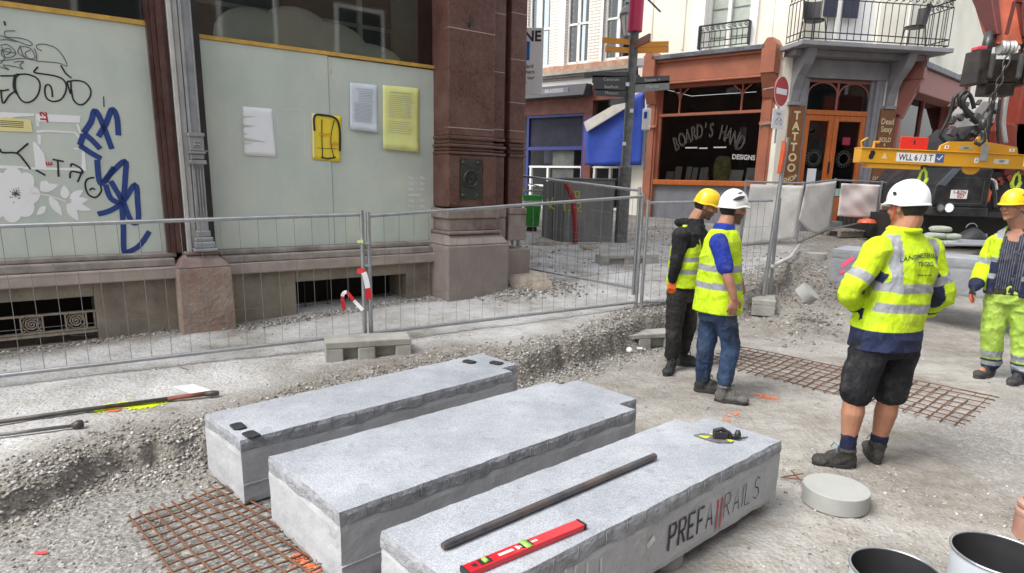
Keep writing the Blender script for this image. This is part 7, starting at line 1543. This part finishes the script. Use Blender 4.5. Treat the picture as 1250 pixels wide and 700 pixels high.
    setcol(me,C); he=link_mesh('helmet',me,hardm,t,smooth=True)
    def surf(x,y,e=.003): # point on dome
        k2=min(.98,(x/.112)**2+(y/.138)**2); k=math.sqrt(k2)**(1/.85); h=math.sqrt(max(0,1-k*k)); return base+hr*x*sc+hf*y*sc+hu*(az*h+.010)
    for s in (-1,1):
        def dome(th,ph,e=1.03): k=math.cos(ph)**.85; return base+hr*(ax*math.cos(th)*k*e)+hf*(ay*math.sin(th)*k*e)+hu*(az*math.sin(ph)*e)
        for (t0,t1,p0,p1,w_) in helmet.get('vents',[]):
            mb=MB(); pts_=[dome((math.pi/2-s*(math.pi/2-(t0+(t1-t0)*k/8))),p0+(p1-p0)*k/8) for k in range(9)]; c_=(pts_[0]+pts_[-1])/2
            ribbon(mb,pts_,[w_*sc*math.sin(math.pi*(k+.6)/9.2) for k in range(9)],(c_-base).normalized()); mb.build('vent',flat('helmet_vent_black',(.015,.015,.015),.6),he)
    mb=MB(); band=[]
    for i in range(17):
        th=math.pi+math.pi*i/16; band.append(hd(.082*math.cos(th),-.012+.098*math.sin(th),.022))
    ribbon(mb,band,.028*sc,hu.cross(hf)) if 0 else None
    vs=[]
    for p_ in band: vs+=[p_+hu*.014,p_-hu*.012]
    mb.add(vs,[(2*i,2*i+2,2*i+3,2*i+1) for i in range(16)]); mb.build('headband',flat('headband_black',(.02,.02,.02),.6),he)
    if helmet.get('strap'):
        mb=MB(); 
        for s in (-1,1): mb.tube([hd(s*.088,.0,.035),hd(s*.082,.015,-.04),hd(s*.045,.06,-.105),hd(0,.07,-.118)],.004,6)
        mb.build('chin_strap',flat('strap_red',helmet['strap'],.6),he)
    return X
def garment(X,name,mb,voxel,colfn,parent=None,it=4,fold=.006,fscale=9,mat=None,push=None,stretchz=.45,seed=0):
    me=organic(mb,voxel,it,.5); P=co(me); N_=nrm_(me)
    if push is not None: P=P+N_*push(P)[:,None]
    Q=P*np.array([1,1,stretchz]); rid=lambda v: 1-np.minimum(1,np.abs(v)*5.5)
    Q2=np.stack([P[:,0]*.8+P[:,2]*.9,P[:,1]*.8,P[:,2]*.8-P[:,0]*.5],-1)
    d=n3(Q,fscale,seed)*fold*1.1+n3(P,fscale*2.3,seed+4)*fold*.4+fold*.55*(rid(n3(Q2,fscale*.8,seed+2,2))-.4)+fold*.35*(rid(n3(Q,fscale*1.5,seed+7,2))-.4); P=P+N_*d[:,None]; setco(me,P); setcol(me,colfn(P)); o=link_mesh(name,me,mat or clothmat,X.t,smooth=True); return o
def V(px_,py__,Y): return Vector(py(px_,py__,Y))
def boots(X,col,sole,s,an,to,seed=0,lace=None,hi=.14):
    z0=gz(an.x,an.y); d=Vector((to.x-an.x,to.y-an.y,0)); L_=d.length; d.normalize(); rt=Vector((d.y,-d.x,0)); a=Vector((an.x,an.y,z0)); m=MB(); g=a-d*.055
    loft(m,[(g+Vector((0,0,.012))-d*.0,rt,.036,d,.03),(g+d*.05+Vector((0,0,.02)),rt,.043,d,.05)],20) if 0 else None
    ball(m,a-d*.02+Vector((0,0,.055)),(.042,.05,.055),18,Matrix(((rt.x,d.x,0,0),(rt.y,d.y,0,0),(0,0,1,0),(0,0,0,1))))
    MM=Matrix(((rt.x,d.x,0,0),(rt.y,d.y,0,0),(0,0,1,0),(0,0,0,1)))
    m.tube([a+Vector((0,0,hi-.004))+rt*(.047*math.cos(t_))+d*(.047*math.sin(t_)) for t_ in [k*math.pi/8 for k in range(17)]],.012,8,cap=False); ball(m,a+d*.07+Vector((0,0,.045)),(.045,.08,.042),18,MM); ball(m,a+d*.15+Vector((0,0,.040)),(.050,.056,.038),18,MM); ball(m,a+d*.06+Vector((0,0,.075)),(.036,.07,.04),18,MM)
    limb(m,[a-d*.005+Vector((0,0,.06)),a-d*.008+Vector((0,0,hi))],[.045,.050])
    C=np.array(col)
    def cf(P):
        base=np.tile(C,(len(P),1)); k=1+.5*n3(P,18,seed); base=base*k[:,None]; dust=np.clip((z0+.075-P[:,2])/.06,0,1)*(.5+n3(P,25,2)); return base*(1-.3*dust[:,None].clip(0,1))+np.array([.25,.24,.22])*.3*dust[:,None].clip(0,1)
    o=garment(X,'boot',m,.008,cf,fold=.003,fscale=20,mat=bootm,it=2)
    m=MB(); pts_=[]
    for i in range(24):
        t_=2*math.pi*i/24; y_=math.cos(t_); x_=math.sin(t_); w_=.043+.009*max(0,y_); pts_.append(a+d*(.065+.135*y_)+rt*(w_*math.copysign(abs(x_)**.75,x_)))
    vs=[p+Vector((0,0,-.002)) for p in pts_]+[p+Vector((0,0,.026)) for p in pts_]; m.add(vs,[tuple(range(23,-1,-1)),tuple(range(24,48))]+[(i,(i+1)%24,24+(i+1)%24,24+i) for i in range(24)]); m.build('sole',flat('sole_'+str(sole),sole,.8),o,bevel=.004)
    m=MB(); lc=lace or (.1,.1,.1)
    for k in range(5): 
        q_=a+d*(.045+.018*k)+Vector((0,0,.125-.013*k)); m.tube([q_-rt*.03-Vector((0,0,.012)),q_+Vector((0,0,.004)),q_+rt*.03-Vector((0,0,.012))],.0036,6)
    
    for sg in (-1,1): q_=a+d*.05+Vector((0,0,.135)); m.tube([q_,q_+rt*sg*.035+d*.02+Vector((0,0,.012)),q_+rt*sg*.045+d*.03-Vector((0,0,.02))],.0034,6)
    m.build('laces',flat('lace_'+str(lc),lc,.8),o)
NEON=np.array([.56,.78,.015]); NAVY=np.array([.018,.026,.075]); REFL=np.array([.34,.36,.39]); 
def bandmask(v,lo,hi): return (v>lo)&(v<hi)
# ---------------------------------------------------------------- 1: worker with his back turned
Y=3.9
J=dict(head=V(1107,254,Y+.01),neck=V(1103,284,Y-.01),chest=V(1104,325,Y+.0),pelvis=V(1081,408,Y),shL=V(1073,305,Y-.06),shR=V(1136,307,Y+.06),elL=V(1036,358,Y-.08),elR=V(1151,360,Y+.06),wrL=V(1052,378,Y+.16),wrR=V(1132,379,Y+.22),
 hipL=V(1062,420,Y-.03),hipR=V(1101,420,Y+.04),knL=V(1044,484,Y-.02),knR=V(1086,484,Y+.05),anL=V(1034,548,Y-.02),anR=V(1070,549,Y+.08),toL=V(995,565,Y+.0),toR=V(1055,560,Y+.3))
J['hdL']=(Vector((.5,.8,.1)),Vector((.6,-.3,-.2)),.6); J['hdR']=(Vector((-.6,.7,.1)),Vector((-.5,-.4,-.1)),.6)
fb=(-.27,.96)
rootp=((J['anL'].x+J['anR'].x)/2,(J['anL'].y+J['anR'].y)/2,0)
P1=build_person('person seen from behind in yellow and navy safety jacket, black shorts and white helmet',rootp,J,fb,(-.38,.92),-.10,(.42,.20,.125),(.03,.025,.02),None,dict(c=(.78,.80,.82),vents=[(.0,.25,.3,.45,.02)],strap=(.5,.05,.03)),None,None,1.03,bareleg=True)
r,f=P1.r,P1.f
m=MB(); c=J['chest'];pl=J['pelvis'];nk=J['neck']
loft(m,[(pl+Vector((0,0,-.085)),r,.212,f,.165),(pl+Vector((0,0,.06)),r,.200,f,.155),(c.lerp(pl,.55),r,.188,f,.142),(c,r,.198,f,.138),(c.lerp(nk,.5),r,.185,f,.118),(nk-Vector((0,0,.035)),r,.13,f,.09),(nk+Vector((0,0,.03)),r,.076,f,.075)],40,2.4)
for s in 'LR': sh,el,wr=J['sh'+s],J['el'+s],J['wr'+s]; limb(m,[sh,sh.lerp(el,.5),el,el.lerp(wr,.5),wr],[.074,.071,.064,.058,.050],18)
cn=np.array(c); rn=np.array(r); fn_=np.array(f)
def jc(P):
    C=np.tile(NEON,(len(P),1)); z=P[:,2]; x=(P-cn)@rn; y=(P-cn)@fn_
    pz_=pl.z; ax_=cn[2]
    C[z<pz_+.045]=NAVY
    yoke=(y<0)&(np.abs(x)>.125)&(np.abs(x)<.180)&(z>ax_-.10)&(z<nk.z-.01); C[yoke]=REFL
    yf=(y<0)&(np.abs(np.abs(x)-.19)<.0)&(z>0); 
    for lo,hi in ((ax_-.145,ax_-.09),(ax_-.265,ax_-.21)): C[bandmask(z+.03*x,lo,hi)]=REFL
    for s in 'LR':
        pol=[list(J['sh'+s]),list(J['el'+s]),list(J['wr'+s])]; d,t_,L_=along(P,pol); on_=(d<.125)&(t_>.10)&((x<-.17) if s=='L' else (x>.17)); Ls=(Vector(pol[1])-Vector(pol[0])).length
        sub=on_.copy(); C[sub]=NEON
        w_=((P-closest(P,pol))@rn)*(-1 if s=='L' else 1)-((P-closest(P,pol))@fn_)*.35; und=sub&(t_<Ls*1.25)&(w_<-.012-.05*np.abs(t_-Ls*.7)); C[und]=NAVY; C[sub&(w_<-.03)&(t_>Ls*1.0)&(t_<Ls*1.3)]=NAVY
        C[sub&bandmask(t_,Ls*.52,Ls*.52+.055)]=REFL; C[sub&bandmask(t_,Ls*1.5,Ls*1.5+.02)]=NAVY*.6
    return C
jk=garment(P1,'jacket',m,.0062,jc,fold=.020,fscale=7,it=6,seed=3)
# collar
m=MB(); m.tube([nk+Vector((0,0,.015))+r*(.078*math.cos(a))+f*(.082*math.sin(a)) for a in [k*math.pi/12 for k in range(25)]],.016,8,cap=False)
me=m.mesh('collar'); setcol(me,np.tile(NEON,(len(me.vertices),1))); link_mesh('collar',me,clothmat,jk,smooth=True)
# lettering wrapped on the back
dgm=bmesh.new(); dgm.from_mesh(jk.data); dgm.transform(root_matrix(P1.t)); tree=BVHTree.FromBMesh(dgm); dgm.free()
def wrapc(x,y,z0_,bend=0): 
    o_=c+r*(x*1.0+.015)+Vector((0,0,z0_+y+bend*x*x))-f*.6; hit=tree.ray_cast(o_,f); p=hit[0] if hit[0] else o_+f*.45; return p-f*.0035
m=MB(); 
for txt,z0_,sz,bd in (('LANDMETERSBURO',.075,.0345,-1.1),('TEGELS',.028,.0345,-.5),('beheer & advies',-.035,.014,0)):
    me=text_mesh(txt,sz,0,.0006,'CENTER',1.08); bm=bmesh.new(); bm.from_mesh(me); bmesh.ops.subdivide_edges(bm,edges=[e for e in bm.edges if e.calc_length()>.006],cuts=2,use_grid_fill=False); bm.to_mesh(me); bm.free(); m.add([wrapc(v.co.x,v.co.y,z0_,bd) for v in me.vertices],[tuple(p.vertices) for p in me.polygons])
m.build('lettering',flat('jacket_ink',(.03,.07,.05),.7),jk)
# shorts
def legpair(X,J,r0,r1,r2,kneefrac,end,col,name,fold=.010,seed=1,pelr=(.178,.132),extra=None,voxel=.009,fs=10):
    m=MB(); pl=J['pelvis']; r,f=X.r,X.f
    loft(m,[(pl+Vector((0,0,-.13)),r,pelr[0]*.88,f,pelr[1]*.95),(pl+Vector((0,0,-.06)),r,pelr[0],f,pelr[1]),(pl+Vector((0,0,.03)),r,pelr[0]*.93,f,pelr[1]*.93),(pl+Vector((0,0,.06)),r,pelr[0]*.8,f,pelr[1]*.8)],32)
    for s in 'LR':
        hp,kn,an=J['hip'+s],J['kn'+s],J['an'+s]
        if end=='knee': e=kn+(kn-hp).normalized()*kneefrac; limb(m,[hp,hp.lerp(kn,.5),e],[r0,(r0+r1)/2,r1],18)
        else: e=an+Vector((0,0,kneefrac)); limb(m,[hp,hp.lerp(kn,.5),kn,kn.lerp(e,.4),e],[r0,(r0+r1)/2,r1,(r1*.45+r2*.55),r2],18)
    if extra: extra(m)
    return garment(X,name,m,voxel,(lambda P: np.tile(np.array(col),(len(P),1))) if not callable(col) else col,fold=fold,fscale=fs,seed=seed,it=3)
def cargo(m):
    for s,sg in (('L',-1),): 
        q=J['hipL'].lerp(J['knL'],.62); limb(m,[q+r*sg*.07+Vector((0,0,.07)),q+r*sg*.085-Vector((0,0,.07))],[.045,.05])
legpair(P1,J,.112,.098,0,-.03,'knee',(.014,.014,.018),'shorts',fold=.012,seed=5,extra=cargo,pelr=(.185,.142))
for s in 'LR':
    an=J['an'+s]; kn=J['kn'+s]; m=MB(); limb(m,[an+Vector((0,0,.005)),an.lerp(kn,.13),an.lerp(kn,.26)],[.046,.047,.052]); garment(P1,'sock',m,.007,lambda P: np.tile(NAVY*.7,(len(P),1)),fold=.006,fscale=22,it=2,seed=2)
    boots(P1,(.050,.047,.043),(.025,.025,.025),s,an,J['to'+s],lace=(.05,.16,.20),hi=.12)
# ---------------------------------------------------------------- 2: blue shirt, orange-yellow vest, jeans
Y=5.22
J=dict(head=V(895,256,Y),neck=V(884,278,Y-.02),chest=V(880,312,Y),pelvis=V(876,372,Y),shR=V(877,296,Y-.185),shL=V(874,298,Y+.15),elR=V(887,333,Y-.235),elL=V(870,334,Y+.20),wrR=V(896,364,Y-.25),wrL=V(904,344,Y+.03),
 hipR=V(884,385,Y-.07),hipL=V(869,383,Y+.08),knR=V(892,424,Y-.06),knL=V(862,420,Y+.08),anR=V(884,471,Y-.10),anL=V(858,464,Y+.14),toR=V(912,489,Y-.16),toL=V(880,472,Y+.1))
J['hdR']=(Vector((.0,.1,-1)),Vector((0,1,0)),.35); J['hdL']=(Vector((.15,-.2,-1)),Vector((-.3,1,0)),.55)
rootp=((J['anL'].x+J['anR'].x)/2,(J['anL'].y+J['anR'].y)/2,0)
VENT_=[(2.5,3.3,.35,.75,.035),(2.3,2.55,.25,.75,.02)]
P2=build_person('person in royal blue polo, yellow safety vest, jeans and white vented helmet',rootp,J,(.90,.43),(.96,.28),-.08,(.40,.20,.13),(.02,.016,.014),(.03,.022,.018),dict(c=(.78,.79,.78),vents=[(-.6,.35,.30,.62,.030),(-.3,.3,.8,1.0,.012)]),None,None,1.0,tw=.76)
r,f=P2.r,P2.f; c=J['chest'];pl=J['pelvis'];nk=J['neck']
BLUE=np.array([.015,.04,.34])
m=MB(); loft(m,[(pl,r,.17,f,.13),(c,r,.135,f,.125),(c.lerp(nk,.55),r,.128,f,.105),(nk-Vector((0,0,.03)),r,.10,f,.08),(nk+Vector((0,0,.035)),r,.070,f,.070)],32)
for s in 'LR': sh,el=J['sh'+s],J['el'+s]; limb(m,[sh,sh.lerp(el,.5),sh.lerp(el,.85)],[.072,.068,.062],16)
garment(P2,'polo_shirt',m,.009,lambda P: np.tile(BLUE,(len(P),1)),fold=.008,fscale=12,seed=6,it=3)
m=MB(); loft(m,[(pl+Vector((0,0,-.055)),r,.205,f,.165),(pl+Vector((0,0,.07)),r,.200,f,.158),(c.lerp(pl,.5),r,.182,f,.15),(c,r,.155,f,.145),(c.lerp(nk,.5)+Vector((0,0,.01)),r,.142,f,.125),(c.lerp(nk,.86),r,.11,f,.10),(nk-Vector((0,0,.012)),r,.085,f,.085)],36,2.4)
cn2=np.array(c)
def vest(P):
    C=np.tile(NEON,(len(P),1)); z=P[:,2]; C[bandmask(z,cn2[2]-.115,cn2[2]-.065)]=REFL*.9; C[bandmask(z,cn2[2]-.255,cn2[2]-.205)]=REFL*.9; return C
garment(P2,'safety_vest',m,.007,vest,fold=.010,fscale=9,seed=8,it=3)
JEAN=np.array([.035,.065,.135])
def jeanc(P):
    k=.9+.9*n3(P,6,3)+.2*n3(P,40,4); return JEAN[None]*k[:,None]
legpair(P2,J,.097,.076,.062,.035,'ank',jeanc,'jeans',fold=.012,seed=9,pelr=(.165,.125),fs=16)
m=MB(); w_=J['elL'].lerp(J['wrL'],.9); d_=(J['wrL']-J['elL']).normalized(); m.tube([w_,w_+d_*.03],.036,14); m.build('watch',flat('watch_black',(.015,.015,.015),.4),P2.t)
for s in 'LR': boots(P2,(.035,.034,.034) if s=='L' else (.12,.12,.115),(.03,.03,.03),s,J['an'+s],J['to'+s],lace=(.12,.11,.1),seed=3)
# ---------------------------------------------------------------- 3: black hoodie, vest, yellow helmet
Y=6.05
J=dict(head=V(862,252,Y-.02),neck=V(848,270,Y),chest=V(838,303,Y),pelvis=V(833,350,Y),shR=V(831,288,Y-.16),shL=V(854,287,Y+.16),elR=V(825,321,Y-.18),elL=V(858,322,Y+.18),wrR=V(821,342,Y-.14),wrL=V(863,346,Y+.1),
 hipR=V(827,357,Y-.07),hipL=V(838,357,Y+.09),knR=V(823,398,Y-.06),knL=V(841,396,Y+.1),anR=V(820,439,Y-.06),anL=V(833,431,Y+.16),toR=V(812,462,Y-.25),toL=V(852,441,Y+.12))
J['hdR']=(Vector((.0,.0,-1)),Vector((0.2,1,0)),.45); J['hdL']=(Vector((.3,-.1,-1)),Vector((-.3,1,0)),.5)
rootp=((J['anL'].x+J['anR'].x)/2,(J['anL'].y+J['anR'].y)/2,0)
P3=build_person('person in black hoodie with yellow vest, orange gloves and yellow helmet, looking down',rootp,J,(.93,-.34),(.97,-.2),-.33,(.42,.22,.14),(.02,.016,.014),(.05,.03,.022),dict(c=(.82,.56,.015),vents=[]),None,None,.98)
r,f=P3.r,P3.f; c=J['chest'];pl=J['pelvis'];nk=J['neck']; BLK=np.array([.012,.012,.014])
m=MB(); loft(m,[(pl+Vector((0,0,-.03)),r,.17,f,.125),(c.lerp(pl,.5),r,.17,f,.125),(c,r,.18,f,.13),(c.lerp(nk,.55),r,.17,f,.11),(nk-Vector((0,0,.03)),r,.10,f,.085),(nk+Vector((0,0,.02)),r,.075,f,.075)],32)
ball(m,nk-f*.09-Vector((0,0,.02)),(.10,.06,.05),16)
for s in 'LR': sh,el,wr=J['sh'+s],J['el'+s],J['wr'+s]; limb(m,[sh,sh.lerp(el,.5),el,el.lerp(wr,.5),wr],[.078,.066,.058,.050,.042],16)
garment(P3,'hoodie',m,.0095,lambda P: np.tile(BLK,(len(P),1)),fold=.010,fscale=12,seed=12,it=3)
m=MB(); loft(m,[(pl+Vector((0,0,.01)),r,.19,f,.145),(c.lerp(pl,.5),r,.190,f,.145),(c,r,.186,f,.145),(c.lerp(nk,.55),r,.14,f,.120),(c.lerp(nk,.86),r,.10,f,.10)],36,2.4)
cn3=np.array(c); rn3=np.array(r); fn3=np.array(f)
def vest3(P):
    C=np.tile(NEON,(len(P),1)); z=P[:,2]; C[bandmask(z,cn3[2]-.11,cn3[2]-.065)]=REFL*.9; C[bandmask(z,cn3[2]-.225,cn3[2]-.18)]=REFL*.9
    x=(P-cn3)@rn3; y=(P-cn3)@fn3; C[(y>0)&(np.abs(x)<np.clip(.012+.42*(z-cn3[2]+.10),0.012,.09))]=BLK; return C
garment(P3,'safety_vest',m,.007,vest3,fold=.010,fscale=10,seed=13,it=3)
legpair(P3,J,.096,.078,.070,.05,'ank',lambda P: np.array([.022,.021,.020])[None]*(1+.7*n3(P,9,2))[:,None],'work_trousers',fold=.012,seed=14,pelr=(.155,.12),fs=14)
m=MB(); hand(m,J['wrR']-Vector((0,0,.0)),J['hdR'][0],J['hdR'][1],.45,1,1.0,.0035); limb(m,[J['wrR']+Vector((0,0,.02)),J['wrR']-Vector((0,0,.01))],[.038,.034]); garment(P3,'glove',m,.006,lambda P: np.tile(np.array([.78,.16,.03]),(len(P),1)),fold=.002,it=1)
for s in 'LR': boots(P3,(.03,.03,.032),(.02,.02,.02),s,J['an'+s],J['to'+s],lace=(.05,.05,.05),seed=5)
p=V(836,402,Y+.35); m=MB(); ball(m,p,(.045,.03,.07),12); ball(m,p+Vector((.01,0,-.06)),(.04,.03,.04),12); p0_=p.copy(); me=organic(m,.01,2); setcol(me,np.tile(np.array([.62,.13,.04]),(len(me.vertices),1)));
m=MB(); m.tube([Vector((p.x,p.y,gz(p.x,p.y))),p-Vector((0,0,.05))],.012,8); stx=m.mesh('stake')
t=thing('orange_cap_stake','short stake with an orange cap behind the legs of the worker in black trousers','stake',(p.x,p.y,gz(p.x,p.y))); link_mesh('cap',me,clothmat,t,smooth=True); link_mesh('stake',stx,galv,t)
# ---------------------------------------------------------------- 4: right worker in open jacket
Y=5.9
J=dict(head=V(1237,253,Y-.03),neck=V(1243,278,Y),chest=V(1240,308,Y),pelvis=V(1235,352,Y),shR=V(1216,298,Y+.14),shL=V(1268,300,Y-.12),elR=V(1200,330,Y+.12),elL=V(1286,338,Y-.14),wrR=V(1190,349,Y+.02),wrL=V(1280,368,Y-.3),
 hipR=V(1219,362,Y+.06),hipL=V(1248,364,Y-.06),knR=V(1211,404,Y+.06),knL=V(1249,410,Y-.08),anR=V(1209,445,Y+.10),anL=V(1246,455,Y-.08),toR=V(1184,455,Y-.02),toL=V(1228,475,Y-.22))
J['hdR']=(Vector((-.35,-.1,-1)),Vector((.6,-.5,0)),.5); J['hdL']=(Vector((-.1,-.3,-1)),Vector((-.8,.1,0)),.4)
rootp=((J['anL'].x+J['anR'].x)/2,(J['anL'].y+J['anR'].y)/2,0)
P4=build_person('person in open yellow and navy jacket over striped shirt, lime trousers and yellow helmet',rootp,J,(-.66,-.75),(-.93,-.36),-.02,(.42,.21,.14),(.30,.29,.28),None,dict(c=(.82,.58,.02),vents=[(-.5,.4,.2,.65,.028)]),None,None,1.03)
r,f=P4.r,P4.f; c=J['chest'];pl=J['pelvis'];nk=J['neck']
m=MB(); loft(m,[(pl+Vector((0,0,-.06)),r,.205,f,.16),(c.lerp(pl,.5),r,.205,f,.165),(c,r,.215,f,.155),(c.lerp(nk,.5),r,.195,f,.125),(nk-Vector((0,0,.035)),r,.13,f,.09),(nk+Vector((0,0,.015)),r,.075,f,.075)],40,2.4)
for s in 'LR': sh,el,wr=J['sh'+s],J['el'+s],J['wr'+s]; limb(m,[sh,sh.lerp(el,.5),el,el.lerp(wr,.5),wr],[.088,.080,.072,.064,.05],18)
cn4=np.array(c); rn4=np.array(r); fn4=np.array(f)
def openm(P): x=(P-cn4)@rn4; y=(P-cn4)@fn4; return (y>.02)&(np.abs(x-.01)<.098-.08*np.clip(P[:,2]-cn4[2]-.02,0,1)*1.0)
def j4(P):
    C=np.tile(NEON,(len(P),1)); z=P[:,2]; x=(P-cn4)@rn4; y=(P-cn4)@fn4
    C[z<cn4[2]-.09]=NAVY; C[bandmask(z,cn4[2]-.09,cn4[2]-.045)]=REFL; C[bandmask(z,cn4[2]-.24,cn4[2]-.195)]=REFL
    sh=(z>cn4[2]+.12)&(np.abs(x)>.08)&(np.abs(x)<.2); C[sh&bandmask(np.abs(x),.10,.155)]=REFL; C[(z>cn4[2]+.155)&(np.abs(x)>.155)&(y<.05)]=NAVY
    for s in 'LR':
        pol=[list(J['sh'+s]),list(J['el'+s]),list(J['wr'+s])]; d,t_,L_=along(P,pol); on_=(d<.12)&(t_>.09)&((x*(1 if s=='R' else -1))>.16); C[on_]=NEON; Ls=(Vector(pol[1])-Vector(pol[0])).length
        C[on_&bandmask(t_,Ls*.62,Ls*.62+.05)]=REFL; C[(d<.12)&(t_>L_-.045)&on_]=NAVY
    o_=openm(P); st=np.where((np.sin(x*2*math.pi/.017)>.78),1.,0.); C[o_]=(np.array([.02,.024,.045])[None]*(1-st[:,None])+np.array([.16,.17,.22])[None]*st[:,None])[o_]; C[o_&(z<pl.z-.0)]=np.array([.03,.025,.02]); return C
jk4=garment(P4,'jacket',m,.0065,j4,fold=.011,fscale=9,it=2,seed=23,push=lambda P: np.where(openm(P),-.022,0))
LIME=np.array([.42,.62,.10])
def tr4(P):
    C=np.tile(LIME,(len(P),1)); z=P[:,2]; C[bandmask(z,.12,.2)]=NAVY
    C[bandmask(z,.215,.275)]=REFL; C[bandmask(z,.135,.18)]=REFL; C[z<.12]=NAVY; return C
legpair(P4,J,.115,.092,.082,.02,'ank',tr4,'safety_trousers',fold=.016,seed=24,pelr=(.18,.14),fs=11)
m=MB(); hand(m,J['wrR'],J['hdR'][0],J['hdR'][1],.5,1,1.03,.0035); limb(m,[J['wrR']+Vector((0,0,.03)),J['wrR']],[.042,.036])
wz=J['wrR'].z
garment(P4,'glove',m,.006,lambda P: np.where((P[:,2]<wz-.07)[:,None],np.array([.62,.12,.05])[None],np.array([.03,.03,.035])[None])*np.ones((len(P),1)),fold=.002,it=1)
for s in 'LR': boots(P4,(.045,.045,.045),(.05,.05,.05),s,J['an'+s],J['to'+s],lace=(.1,.1,.1),seed=7)
